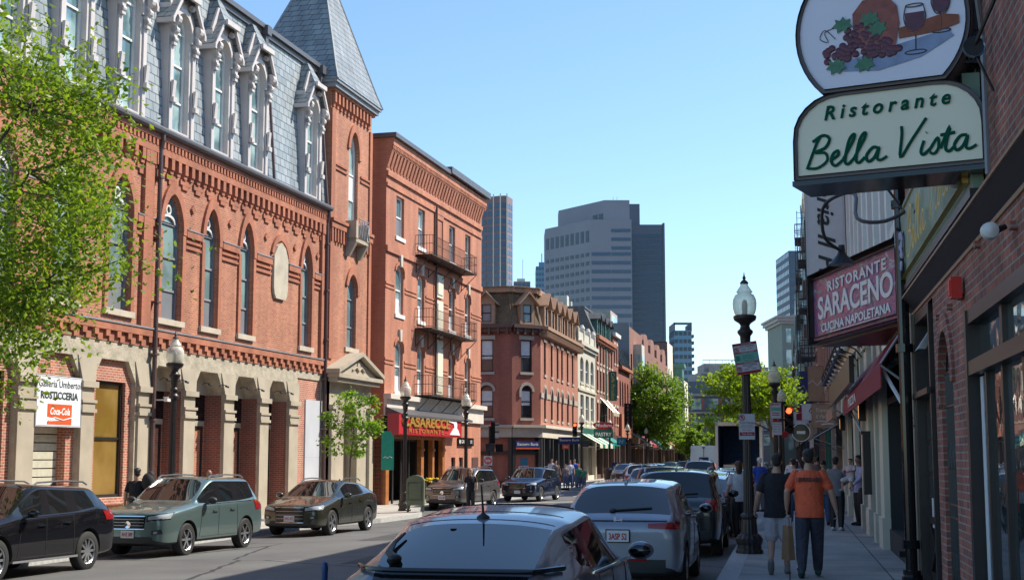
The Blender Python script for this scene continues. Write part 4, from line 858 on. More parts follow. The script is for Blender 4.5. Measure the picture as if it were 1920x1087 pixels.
# ================= skyline =================
def towermat(name, wallc, winc, bw, rh, gap_x, gap_z, rough=.25):
    return None
def tower(name, label, x0, x1, y, dep, z, fl, nb, wallm, glassm, vert=False, zb=0, fh=None, band=(.35, .85), cols=None, parent=None):
    T = parent or empty(name, (x0, y, 0), 0, label, 'skyscraper')
    m = MB(); m.box(0, x1-x0, 0, dep, zb-2, z); b = m.build('shaft', wallm, T)
    fh = (z-zb)/fl; m = MB()
    if not vert:
        for k in range(fl):
            za, zb_ = zb+fh*(k+band[0]), zb+fh*(k+band[1])
            w_ = (x1-x0)/nb
            for j in range(nb): m.box(w_*(j+.12), w_*(j+.88), -.08, -.04, za, zb_)
            w2 = dep/max(1, int(dep/w_)); 
            for j in range(max(1, int(dep/w_))): m.box(-.08, -.04, w2*(j+.12), w2*(j+.88), za, zb_)
    else:
        w_ = (x1-x0)/nb
        for j in range(nb):
            for k in range(fl): m.box(w_*(j+.2), w_*(j+.8), -.1, -.04, zb+fh*(k+.1), zb+fh*(k+.9))
    m.build('windows', glassm, T)['kind'] = 'stuff'; return T
M['conc_pink'] = mat('pinkish_granite', (.215, .225, .265), .6, noise=.05, nscale=.1); M['conc_dark'] = mat('dark_granite', (.085, .11, .15), .6, noise=.05, nscale=.1)
M['conc_rose'] = mat('rose_granite', (.21, .14, .15), .6, noise=.05, nscale=.1); M['conc'] = mat('board_concrete', (.26, .25, .24), .85, noise=.08, nscale=.2)
M['tglass'] = mat('tower_glass', (.012, .045, .10), .15, noise=.15, nscale=.15, spec=.8); M['tglass_d'] = mat('dark_tower_glass', (.03, .05, .075), .2, noise=.3, nscale=.3)
M['tblue'] = mat('blue_curtain_wall', (.03, .14, .26), .12, noise=.12, nscale=.08, spec=.9)
# office tower: two slabs, cut corner
OT = empty('office_tower', (0, 520, 0), 0, 'broad grey office tower with horizontal blue window bands and a darker slab', 'skyscraper')
m = MB(); m.prism([(13.1, 22), (29.7, 0), (45.4, 0), (45.4, 40), (13.1, 40)], 0, 91.5, 'xy'); m.build('low_slab', 'conc_pink', OT)
m = MB(); m.prism([(18.8, 31), (35.7, 8), (45.4, 8), (45.4, 40), (18.8, 40)], 91.5, 100.5, 'xy'); m.build('upper_slab', 'conc_pink', OT)
m = MB(); m.box(45.42, 58.3, 6, 40, 0, 90.6); m.box(45.42, 49.3, 8, 40, 90.6, 99.0); m.box(57.9, 58.6, 5.6, 40, 0, 91.2); m.build('dark_slab', 'conc_dark', OT)
m = MB(); fh = 3.35
for k in range(20):
    z = 14+k*fh
    x1_ = 45.0
    m.box(30.2, 37.4, -.15, -.02, z, z+1.3); m.box(37.7, x1_, -.15, -.02, z, z+1.3)
for k in range(3): m.box(37.7, 45.0, -.15, -.02, 80.5+k*fh-.5, 81.7+k*fh-.5)
m.build('window_bands', 'tglass', OT)
m = MB()
e0, e1 = Vector((29.7, 0, 0)), Vector((13.1, 22, 0)); dv = (e1-e0).normalized(); nv = Vector((-dv.y, dv.x, 0)) if Vector((-dv.y, dv.x, 0)).y < 0 else Vector((dv.y, -dv.x, 0)); Ld = (e1-e0).length
def fwin(mm, a, b, z0, z1, o0, dv_, nv_, t=.12):
    p = [o0+dv_*a+nv_*.02, o0+dv_*b+nv_*.02, o0+dv_*b+nv_*t, o0+dv_*a+nv_*t]; mm.hexa([(q.x, q.y, z0) for q in p], [(q.x, q.y, z1) for q in p])
for k in range(20):
    for j in range(9): fwin(m, .8+j*Ld/9, .8+(j+.78)*Ld/9-.5, 12.4+k*fh+1.5, 12.4+k*fh+2.9, e0, dv, nv)
for j in range(9): fwin(m, .8+j*Ld/9, .8+(j+.7)*Ld/9-.4, 83.0, 87.4, e0, dv, nv)
for j in range(2): fwin(m, 1+j*3.4, 3.4+j*3.4, 92.6, 95.4, Vector((35.7, 8, 0)), dv, nv)
m.build('square_windows', 'tglass_d', OT)
m = MB()
for j in range(26):
    x = 46+j*.47
    for k in range(34):
        m.box(x, x+.26, 5.85, 5.98, 16+k*2.1, 17.6+k*2.1)
m.build('slot_windows', 'tglass', OT)
m = MB(); m.tube([(40, 20, 100), (40, 20, 104)], .1, 5); m.tube([(41.5, 20, 100), (41.5, 20, 104)], .1, 5); m.build('antenna', 'steel', OT)
# rose tower with folded face
RT = empty('ribbed_tower', (0, 650, 0), 0, 'tall rose granite tower with vertical white ribs behind the brick block', 'skyscraper')
m = MB(); m.prism([(-40, 20), (-14.5, 0), (-8.8, -3), (-5.5, -5), (-2.4, -5), (.3, 4), (.3, 40), (-40, 40)], 0, 124.5, 'xy'); m.build('shaft', 'conc_rose', RT)
m = MB()
for seg in (((-14.5, 0), (-8.8, -3)), ((-8.8, -3), (-5.5, -5)), ((-5.5, -5), (-2.4, -5)), ((-2.4, -5), (.3, 4)), ((-40, 20), (-14.5, 0))):
    a, b = Vector((*seg[0], 0)), Vector((*seg[1], 0)); L_ = (b-a).length; dv = (b-a).normalized(); nv = Vector((dv.y, -dv.x, 0)); n = max(1, round(L_/2.8))
    for j in range(n):
        for k in range(32): fwin(m, (j+.16)*L_/n, (j+.84)*L_/n, 4+k*3.7, 6.4+k*3.7, a, dv, nv)
m.build('windows', 'tglass', RT)
m = MB()
for x, y in ((-8.8, -3.1), (-5.5, -5.1), (-2.4, -5.1), (-14.5, -.1)): m.box(x-.28, x+.28, y-.3, y+.1, 0, 125.5)
m.build('rib', 'cream', RT)
T = tower('blue_glass_tower', 'pale blue glass tower peeping between the rose tower and the office tower', 15.6, 30, 900, 30, 126, 34, 8, 'tblue', 'tglass')
m = MB(); m.box(2, 12, 2, 12, 126, 129); m.tube([(4, 4, 129), (4, 4, 135)], .3, 5); m.build('crown', 'tblue', T)
T = tower('plant_roof_block', 'flat pale roof block behind the shingled corner building', .7, 8.0, 600, 12, 78, 18, 4, 'conc', 'tglass'); m = MB(); m.tube([(4, 3, 78), (4, 3, 88)], .12, 5); m.box(1.5, 5, 2, 8, 78, 79.5); m.build('antenna', 'steel', T)
T = tower('white_roof_block', 'low white plant block beside the rose tower', -9.5, 0.5, 330, 8, 42.3, 8, 4, 'white', 'tglass')
GT = tower('glass_residential_tower', 'blue glass tower with balconies rising beyond the big green tree', 49.3, 54.6, 420, 14, 40.2, 17, 4, 'tblue', 'tglass_d')
m = MB(); m.box(0, 5.4, 0, .4, 41.9, 42.6); m.box(0, .3, 0, 14, 40, 42.6); m.box(5.1, 5.4, 0, 14, 40, 42.6); m.box(-.9, 0, 3, 14, 0, 33)
for k in range(14): m.box(5.4, 6.0, 0, 3, 12+k*2.0, 12.9+k*2.0)
m.build('frame', 'conc_dark', GT)
CH = empty('concrete_hall', (43.0, 330, 0), 0, 'stepped concrete civic building behind the street trees', 'building')
m = MB(); m.box(0, 26, 0, 20, 0, 20); m.box(1.5, 24, -1, 20, 20, 22.0); m.box(3, 9, 2, 14, 22, 24.2); m.box(4, 18, 0, 18, 22, 23.2); m.build('block', 'conc', CH)
m = MB()
for k in range(9): m.box(2+k*2.5, 3.8+k*2.5, -1.1, -1.02, 20.4, 21.5)
for r_ in range(5):
    for k in range(9): m.box(1+k*2.7, 3+k*2.7, -.1, -.02, 4+r_*3, 5.8+r_*3)
m.build('windows', 'tglass_d', CH); m = MB(); m.tube([(3, 4, 25.2), (14, 4, 25.2)], .12, 4)
for k in range(8): m.tube([(3+k*1.57, 4, 23), (3+k*1.57, 4, 25.2)], .07, 4)
m.build('roof_rail', 'steel', CH)
MBK = empty('modern_dark_block', (27.2, 238, 0), 0, 'dark modern block with wide windows and wood panels at street end', 'building')
m = MB(); m.box(0, 26, 0, 14, -1, 12.6); m.box(.5, 7.5, 1.2, 12, 12.6, 14.9); m.build('block', 'conc_dark', MBK)
m = MB(); m.box(-.4, 26.3, -.5, 14, 12.3, 12.75); m.box(-.3, 26, -.9, 0, 9.3, 9.6); m.build('slab_edge', 'conc', MBK)
m = MB(); q = MB(); w_ = MB()
for r_, z in enumerate((3.9, 6.9, 10.0)):
    for k in range(9): a = .6+k*2.9+(r_ % 2)*.5; m.box(a, a+1.7, -.06, -.01, z, z+1.9); q = MB(); q.box(a+1.75, a+2.2, -.05, -.01, z, z+1.9); q.build('wood_panel', 'brick_bank', MBK)
m.build('windows', 'glass', MBK)
GO = empty('corner_oriel_building', (41.2, 214, 0), 0, 'green copper fronted corner building with overhanging cornice where the street ends', 'building')
m = MB(); m.box(.6, 3.6, 0, 12, -1, 22.8); m.box(3.6, 5.4, 1, 12, -1, 24.5); m.build('wall', mat('teal_grey_cladding', (.14, .19, .18), .7, noise=.08), GO)
m = MB(); m.box(-.2, 3.8, -.8, 12, 22.8, 23.3); m.box(.2, 3.7, -.4, 12, 22.4, 22.8); m.box(-.5, 3.9, -1.1, 12, 23.3, 23.6); m.build('cornice', 'lead', GO)
m = MB()
for k in range(6): m.box(1.2, 2.0, -.06, -.01, 3+k*3.3, 5.2+k*3.3); m.box(2.5, 3.2, -.06, -.01, 3+k*3.3, 5.2+k*3.3)
m.build('windows', 'glass', GO)
T = tower('distant_bank_tower', 'blue grey office tower behind the right hand roofs', 121.0, 150, 600, 30, 91.5, 24, 9, 'conc_dark', 'tglass')

for T_ in (OT, RT, T, GT, CH, MBK, GO):
    for o in T_.children:
        if 'window' in o.name: o['kind'] = 'stuff'
# ================= right side buildings =================
def rbld(name, label): return empty(name, (FR.o.x, FR.o.y, 0), FR.rz, label, 'building')
R1 = rbld('trattoria_building', 'old dark red brick restaurant front with arched gate, sliding windows and black ledge')
m = MB(1); m.wall(-8, 14.46, 3.38, 8.2, [], 0); m.wall(14.46, 20.7, -.1, 8.2, [], 0) if False else None
m.wall(-8, 14.46, 8.2, 17, [rect(-4, -2.6, 9, 11.4), rect(3, 4.4, 9, 11.4), rect(9.5, 10.9, 9, 11.4)], 0, .3)
m.wall(14.46, 17.9, -.1, 4.0, [arch(15.98, 17.25, -.05, 2.75, 3.38, kind='round')], 0, .9)
m.wall(17.9, 20.7, 3.92, 4.0, [], 0); m.wall(14.46, 20.7, 4.0, 17, [rect(15.5, 17, 9, 11.4)], 0, .3)
m.quad((-8, 0, 17), (20.7, 0, 17), (20.7, -14, 17), (-8, -14, 17)); m.quad((20.7, 0, -.1), (20.7, -14, -.1), (20.7, -14, 17), (20.7, 0, 17)); m.quad((-8, 0, -.1), (-8, -14, -.1), (-8, -14, 17), (-8, 0, 17)); m.quad((-8, -14, -.1), (20.7, -14, -.1), (20.7, -14, 17), (-8, -14, 17))
m.box(17.86, 17.9, -.4, 0, -.1, 3.9)
m.build('wall', 'brick_near', R1, recalc=False)
for a, b in ((-4, -2.6), (3, 4.4), (9.5, 10.9), (15.5, 17)): window(R1, 1, a, b, 9, 11.4, 0, fr='white', gl='glass', fw=.09, bars=(10.2,), sill=.1)
# arch ring
q = MB(1); ou = arch(15.76, 17.47, 2.5, 2.75, 3.60, kind='round')[1:]; ii = arch(15.98, 17.25, 2.5, 2.75, 3.38, kind='round')[1:]; n = len(ou)
q.add([(p[0], .035, p[1]) for p in ou]+[(p[0], .035, p[1]) for p in ii]+[(p[0], -.01, p[1]) for p in ou]+[(p[0], -.01, p[1]) for p in ii], [(k_, k_+1, n+k_+1, n+k_) for k_ in range(n-1)]+[(k_, k_+1, 2*n+k_+1, 2*n+k_) for k_ in range(n-1)]+[(n+k_, n+k_+1, 3*n+k_+1, 3*n+k_) for k_ in range(n-1)]); q.build('arch_ring', 'brick_near', R1)
rnd = random.Random(5); q = MB(1)
for k in range(12):
    u = rnd.uniform(4, 17.5); z = 3.45+rnd.randint(0, 5)*.085+.01
    if z > 3.9: z -= .34
    q.box(u, u+.10, 0, .035+rnd.random()*.03, z, z+.065)
q.build('proud_bricks', 'brick_near', R1)
# window wall
M['glass_refl'] = glassmat('reflective_shop_glass', (.03, .04, .042), curtain=(.10, .12, .12), rough=.02, spec=1.0, scale=.4)
M['bronze'] = mat('bronze_frame', (.030, .025, .024), .35, noise=.1)
m = MB(1); m.box(-8, 14.46, -.3, .03, 3.24, 3.38); m.box(-8, 14.46, -.3, .04, 2.72, 2.86); m.box(-8, 14.46, -.3, .0, .1, .25); m.box(14.3, 14.46, -.3, .05, .15, 3.38)
for u in (12.35, 10.2, 8.1, 6, 3.9, 1.8): m.box(u, u+.14, -.25, -.02, 2.86, 3.24)
for u in (13.55, 12.5, 11.35, 10.1, 8.9, 7.7, 6.5): m.box(u, u+.10, -.22, -.03, .25, 2.72)
m.build('window_frame', 'bronze', R1)
m = MB(1); m.box(-8, 14.3, -.10, -.07, .2, 3.3); m.build('shop_glass', 'glass_refl', R1)
m = MB(1); m.box(14.0, 14.2, -.068, -.06, .3, 2.7); m.build('drape', 'curtain', R1)
# iron gate
m = MB(1)
for k in range(9): u = 16.06+k*.14; m.tube([(u, -.05, .0), (u, -.05, 2.9)], .012, 5)
for z in (.15, 1.2, 1.35, 2.5, 2.9): m.tube([(15.98, -.05, z), (17.25, -.05, z)], .018, 5)
for k in range(4):
    for z0 in (.6, 1.9): 
        c = (16.2+k*.28, z0); m.tube([(c[0]+.09*cos(a*.5)*(1-a*.04), -.05, c[1]+(.22+.0*a)*sin(a*.5)*(1-a*.04)) for a in range(16)], .010, 4)
for s in (-1, 1): m.tube([(16.6+s*(.45-.04*a), -.05, 2.9+.26*sin(a*.35)) for a in range(10)], .014, 4)
m.build('iron_gate', 'black', R1)
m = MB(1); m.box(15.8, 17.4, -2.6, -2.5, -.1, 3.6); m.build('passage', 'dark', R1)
# dark door bay
m = MB(1); m.box(17.9, 20.7, -.35, -.25, -.1, 3.92); m.box(18.2, 18.32, -.25, .03, -.1, 3.9); m.box(20.2, 20.35, -.25, .03, -.1, 3.9); m.box(18.2, 20.3, -.25, .08, 2.72, 2.80); m.box(18.2, 20.3, -.25, .02, 3.78, 3.9); m.build('door_surround', 'bronze', R1)
m = MB(1); m.box(18.32, 20.2, -.22, -.10, .05, 2.72); m.ring(rect(18.5, 20.0, .25, 1.1), rect(18.6, 19.9, .35, 1.0), -.10, -.06); m.tube([(18.65, -.08, .35), (19.9, -.08, 1.0)], .03, 4); m.tube([(19.9, -.08, .35), (18.65, -.08, 1.0)], .03, 4)
D = m.build('door', 'bronze', R1)
m = MB(1)
for a in (18.5, 19.05, 19.6):
    for z in (1.25, 1.7, 2.15): m.box(a, a+.45, -.1, -.09, z, z+.38)
m.build('door_pane', 'glass_dark', D); m = MB(1); m.box(19.3, 19.6, -.09, -.07, .95, 1.35); m.build('door_notice', 'plate', D)
m = MB(1); m.box(18.4, 20.1, -.24, -.2, 2.85, 3.75); m.build('transom_glass', 'blackg', R1); m = MB(1); m.hexa([(19.0, .0, 3.35), (19.5, .0, 3.35), (19.5, .1, 3.35), (19.0, .1, 3.35)], [(19.0, -.2, 3.65), (19.5, -.2, 3.65), (19.5, -.1, 3.65), (19.0, -.1, 3.65)]); m.build('hopper_light', 'steel', R1)
m = MB(1); m.box(20.36, 20.7, -.1, .06, -.1, 3.95); m.build('stone_pilaster', 'limestone_s', R1)
# ledge
m = MB(1); m.hexa([(-8, .0, 4.0), (20.8, .0, 4.0), (20.8, .02, 4.0), (-8, .02, 4.0)], [(-8, 0, 4.16), (20.8, 0, 4.16), (20.8, .17, 4.16), (-8, .17, 4.16)]); m.build('ledge', 'txt_black', R1)
m = MB(1); m.box(-8, 20.8, .0, .19, 4.161, 4.19); m.box(-8, 20.8, .0, .02, 3.955, 3.998); m.build('ledge_trim', 'trim_tan', R1)
# black rainwater pipe
PU = 20.3
m = MB(1); m.tube([(PU, .17, .15), (PU, .17, 4.6), (PU, .17, 17)], .085, 12); 
for z in (.2, .62, 3.4, 5.5, 8): m.lathe([(.12, 0), (.12, .12)], (PU, .17, z), 12)
m.lathe([(.14, 0), (.14, .1), (.10, .16)], (PU, .17, .13), 12); m.box(PU-.04, PU+.04, .24, .34, .5, .58); m.build('rainwater_pipe', 'blackg', R1)
m = MB(1); m.tube([(18.6, .06, 4.9), (18.6, .06, 9)], .035, 6); m.tube([(12.1, .08, 4.35), (12.1, .08, 5.6), (11.6, .2, 6.0)], .025, 6); m.build('conduit', 'lead', R1)
def iron_balcony(B, sg, u0, u1, z, dep, name="fire_escape_balcony", hh=.9):
    q = MB(sg)
    n = int((u1-u0)/.09)
    for k in range(n//2+1): u = u0+(u1-u0)*k/(n//2); q.box(u, u+.03, .02, dep, z-.02, z+.01)
    f = q.build(name, 'black', B); r = MB(sg)
    for zz in (z+hh, z+hh*.5, z+.05): r.tube([(u0, .0, zz), (u0, dep, zz), (u1, dep, zz), (u1, 0, zz)], .02, 5)
    for k in range(n//2+1): u = u0+(u1-u0)*k/(n//2); r.tube([(u, dep, z), (u, dep+.06*sin(k), z+hh)], .009, 4)
    for k in range(8): d = dep*k/8; r.tube([(u0, d, z), (u0, d, z+hh)], .012, 4); r.tube([(u0, d, z), (u0, d+dep/8, z+hh)], .006, 4); r.tube([(u0, d+dep/8, z), (u0, d, z+hh)], .006, 4)
    r.build('railing', 'black', f); b = MB(sg)
    for u in (u0+.1, u1-.1):
        b.tube([(u, .02, z-.6), (u, dep*.9, z-.03)], .02, 5); b.tube([(u, .08+.10*cos(t*.6)*(1-t*.05), z-.72+.10*sin(t*.6)*(1-t*.05)) for t in range(12)], .010, 4)
    b.build('bracket', 'black', f); return f
iron_balcony(R1, 1, 12.75, 14.6, 5.55, .30, hh=.6); iron_balcony(R1, 1, 17.9, 19.9, 5.75, .42, hh=.45)
# ---- white storefront building
R2 = rbld('white_shopfront_building', 'brick building with tall white window bays above a cream stone shopfront')
U0, U1 = 20.72, 48
cols = [(22.2, 23.6), (25.6, 27.0), (29.4, 30.8), (33.2, 34.6), (37, 38.4), (41, 42.4), (45, 46.4)]
facade(R2, 1, U0, U1, 5.2, 13.6, [(5.7, 8.3, 'rect'), (9.8, 12.2, 'rect')], cols, 'brick_near', fr='white', gl='glass', sill='white', side=(0, 1), fw=.16, blind=.6, depth=.3)
m = MB(1)
for a, b in cols: m.box(a-.45, a-.02, 0, .12, 5.45, 12.6); m.box(b+.02, b+.45, 0, .12, 5.2, 12.6); m.box(a-.45, b+.45, 0, .3, 12.6, 12.9)
m.box(U0, U1, 0, .4, 13.4, 13.8); m.build('window_casing', 'white', R2)
m = MB(1)
pil = [(21.0, 21.9), (27.4, 28.4), (29.6, 30.1), (32.0, 33.2), (35.0, 35.5), (38.5, 39.6), (43, 44), (47, 48)]
for a, b in pil: m.box(a, b, -.3, .06, .1, 4.6); m.box(a-.06, b+.06, -.3, .11, .1, .75); m.box(a-.05, b+.05, -.3, .12, 4.35, 4.6)
m.box(U0, U1, -.3, .02, 4.6, 5.2); m.box(27.6, U1, .02, .12, 4.6, 4.9); m.box(27.6, U1, .02, .26, 4.9, 5.05); m.box(27.6, U1, .02, .34, 5.05, 5.2)
x = 28.5
m.build('stone_front', 'cream_stone', R2)
m = MB(1); m.box(U0, U1, -.9, -.75, .1, 4.6); m.build('shop_window', 'glass_shop', R2)
m = MB(1)
for a, b in ((21.9, 27.4), (28.4, 29.6), (30.1, 32), (33.2, 35), (35.5, 38.5), (39.6, 43), (44, 47)): m.box(a, b, -.74, -.05, 2.9, 3.02); m.box(a, b, -.74, -.02, .1, .55); m.box(a, a+.1, -.74, -.05, .1, 4.6); m.box(b-.1, b, -.74, -.05, .1, 4.6); m.box((a+b)/2-.05, (a+b)/2+.05, -.74, -.1, .1, 2.9)
m.build('shop_frame', 'plastic', R2)
def mural_mat():
    m, nt, N, L, p = _new('weathered_glass_panel'); tc = N.new('ShaderNodeTexCoord'); mp = N.new('ShaderNodeMapping'); mp.inputs['Scale'].default_value = (6, 6, .6); n = N.new('ShaderNodeTexNoise'); n.inputs['Scale'].default_value = 1.2; n.inputs['Detail'].default_value = 5
    L.new(tc.outputs['Object'], mp.inputs[0]); L.new(mp.outputs[0], n.inputs[0]); r = N.new('ShaderNodeValToRGB'); L.new(n.outputs['Fac'], r.inputs[0]); e = r.color_ramp.elements; e[0].position = .35; e[0].color = (.28, .22, .10, 1); e[1].position = .6; e[1].color = (.42, .50, .46, 1); k = e.new(.47); k.color = (.25, .34, .22, 1)
    L.new(r.outputs[0], p.inputs['Base Color']); p.inputs['Roughness'].default_value = .2; return m
m = MB(1); m.box(21.95, 27.35, -.1, .04, 3.55, 4.58); m.build('weathered_panel', mural_mat(), R2)
# generic terrace beyond
def rrow(name, label, u0, u1, h, wm, rows, cw=1.1, gap=2.6, d=0, fr='black', corn='brown', front='brown', bays=False, gl='glass_dark', cz=4.2):
    B = empty(name, FR.w(u0, d), FR.rz, label, 'building'); Lr = u1-u0
    n = max(1, int(Lr/gap)); st_ = Lr/n; cols = [(st_*(k+.5)-cw/2, st_*(k+.5)+cw/2) for k in range(n)]
    facade(B, 1, 0, Lr, cz, h, rows, cols, wm, fr=fr, gl=gl, side=(1, 1), lint='sill', fw=.08)
    m = MB(1); m.box(-.05, Lr+.05, -.2, .45, h-.3, h+.15); m.box(0, Lr, 0, .25, h-.6, h-.3)
    k = 0
    while k*.8 < Lr-.2: m.box(k*.8+.1, k*.8+.3, 0, .4, h-.65, h-.3); k += 1
    m.build('cornice', corn, B)
    if bays:
        m = MB(1); q = MB(1)
        for k in range(max(1, n//2)):
            c = st_*(2*k+1); m.box(c-1.3, c+1.3, 0, .55, cz+.6, h-1.2)
            for r_ in rows: q.box(c-1.0, c-.1, .55, .57, r_[0], r_[1]); q.box(c+.1, c+1.0, .55, .57, r_[0], r_[1]); q.box(c-1.32, c-1.3, .1, .5, r_[0], r_[1])
        m.build('bay', front, B); q.build('bay_window', 'glass', B)
    m = MB(1); m.box(0, Lr, -.6, .15, 3.3, cz); m.build('fascia', front, B); shopfront(B, 1, 0, Lr, 3.3, front, max(2, int(Lr/3)))
    return B
rw3 = [(5.2, 7.2, 'rect'), (8.4, 10.4, 'rect'), (11.4, 13.2, 'rect')]
rw4 = rw3+[(14.6, 16.6, 'rect')]
rw5 = rw4+[(17.8, 19.6, 'rect')]
rrow('grey_stone_building', 'grey stone fronted building behind the hanging brown sign', 48, 60, 14.2, 'render_grey', rw3, corn='stone_grey', front='stone_grey')
rrow('pink_brick_building', 'weathered pink brick building with dark cornice on the shaded side', 60, 70.5, 14.4, 'brick_pink', rw3, front='green_dk')
R5 = rrow('escape_ladder_building', 'tall narrow grey brick building with caged fire escape', 84, 100, 18.2, 'brick_pink', rw4, corn='cream', front='plastic')
R6 = rrow('ornate_cornice_building', 'tall shaded building with heavy cream cornice behind the vertical banner', 100, 125, 20.6, 'render_grey', rw5, corn='cream_stone', front='brown', bays=True)
R7 = rrow('dark_bay_building', 'dark building with projecting bay windows far along right side', 125, 165, 18.0, 'conc_dark', rw4, front='plastic', bays=True, d=.35, gl='glass')
R8 = rrow('white_gabled_building', 'pale narrow building far along the shaded side', 165, 190, 16.0, 'white_stone', rw4[:3], front='brown', d=.5)
R9 = rrow('far_brick_terrace', 'far red brick terrace under the green oriel building', 190, 235, 14.6, 'brick_bank', rw3, front='brown', d=.6)
# caged fire escape seen end on
def cage(B, u, z0, z1, dep=1.0):
    m = MB(1)
    for z in range(int(z0), int(z1), 3):
        m.box(u, u+4, .05, dep, z-.06, z)
        for zz in (z+.5, z+1): m.tube([(u, .05, zz), (u, dep, zz), (u+4, dep, zz), (u+4, .05, zz)], .03, 4)
        for k in range(9): m.tube([(u, dep*k/8, z), (u, dep*k/8, z+1)], .015, 4)
        for k in range(20): m.tube([(u+k*.2, dep, z), (u+k*.2, dep, z+1)], .015, 4)
        m.tube([(u+.2, dep*.5, z), (u+3.5, dep*.5, z+3)], .05, 4)
    m.tube([(u, dep, z0), (u, dep, z1)], .03, 4); m.tube([(u, .3, z0), (u, .3, z1)], .03, 4)
    k = z0
    while k < z1: m.tube([(u, .3, k), (u, dep, k)], .018, 4); k += .35
    m.build('fire_escape', 'black', B)
cage(R5, 2, 5, 17); cage(R6, 3, 6, 19)
# ================= vehicles =================
def seam_mesh(bvh, pts, dirv, r=.006, off=.0):
    out = []
    for p in pts:
        h = bvh.ray_cast(Vector(p)-Vector(dirv)*3, Vector(dirv))
        if h[0] is not None: out.append(h[0]-Vector(dirv)*off)
    return out
def patch(mb, bvh, c4, dirv, n=8, m=4, eps=.006, mask=None):
    "project a quad (a,b,c,d) along dirv onto the body, offset eps"
    a, b, c, d = [Vector(q) for q in c4]; dv = Vector(dirv).normalized(); vs = []; ok = []
    for i in range(n+1):
        for j in range(m+1):
            s, t = i/n, j/m; p = (a*(1-s)+b*s)*(1-t)+(d*(1-s)+c*s)*t
            h = bvh.ray_cast(p-dv*4, dv)
            if h[0] is None: vs.append(tuple(p)); ok.append(False)
            else: vs.append(tuple(h[0]+h[1]*eps if h[1].dot(dv) < 0 else h[0]-dv*eps)); ok.append(True)
    fs = []
    for i in range(n):
        for j in range(m):
            q = (i*(m+1)+j, (i+1)*(m+1)+j, (i+1)*(m+1)+j+1, i*(m+1)+j+1)
            if all(ok[k] for k in q): fs.append(q)
    mb.add(vs, fs)
def wheel_parts(r, wdt, style, root, x, y, side):
    t = MB(); pr = [(r*.66, -wdt/2), (r*.9, -wdt/2), (r*.985, -wdt*.38), (r, -wdt*.2), (r, wdt*.2), (r*.985, wdt*.38), (r*.9, wdt/2), (r*.66, wdt/2), (r*.64, wdt*.3), (r*.64, -wdt*.3), (r*.66, -wdt/2)]
    t.lathe(pr, (0, 0, 0), 32, 'y'); W = t.build('wheel', 'rubber', root, smooth=True, loc=(x, y, r))
    b = MB(); b.lathe([(.001, side*wdt*.15), (r*.62, side*wdt*.15)], (0, 0, 0), 24, 'y'); b.lathe([(r*.64, -wdt*.3), (r*.64, wdt*.3)], (0, 0, 0), 24, 'y', caps=False); b.build('wheel_barrel', 'plastic', W)
    m = MB(); yo = side*wdt*.46; yi = side*wdt*.28
    m.lathe([(r*.60, yo-side*.02), (r*.655, yo), (r*.67, yo-side*.01), (r*.67, yi-side*.03), (r*.60, yi-side*.03), (r*.60, yo-side*.02)], (0, 0, 0), 32, 'y')
    m.lathe([(.001, yo-side*.01), (r*.13, yo-side*.01), (r*.16, yi)], (0, 0, 0), 14, 'y')
    ns = style
    for k in range(ns):
        a = 2*pi*k/ns
        for da in ((-.10, .10) if ns <= 5 else (0,)):
            w0 = r*.075 if ns <= 5 else r*.07; a2 = a+da*1.4
            ca, sa = cos(a), sin(a); cb, sb = cos(a2), sin(a2)
            p0 = [(ca*r*.1-sa*w0*s, sa*r*.1+ca*w0*s) for s in (-1, 1)]; p1 = [(cb*r*.63-sb*w0*.8*s, sb*r*.63+cb*w0*.8*s) for s in (-1, 1)]
            q = [p0[0], p0[1], p1[1], p1[0]]
            m.hexa([(u, yi, v) for u, v in q], [(q_[0], yo-side*(.012 if i < 2 else .02), q_[1]) for i, q_ in enumerate(q)])
    m.build('rim', 'alloy', W, smooth=False)
    return W
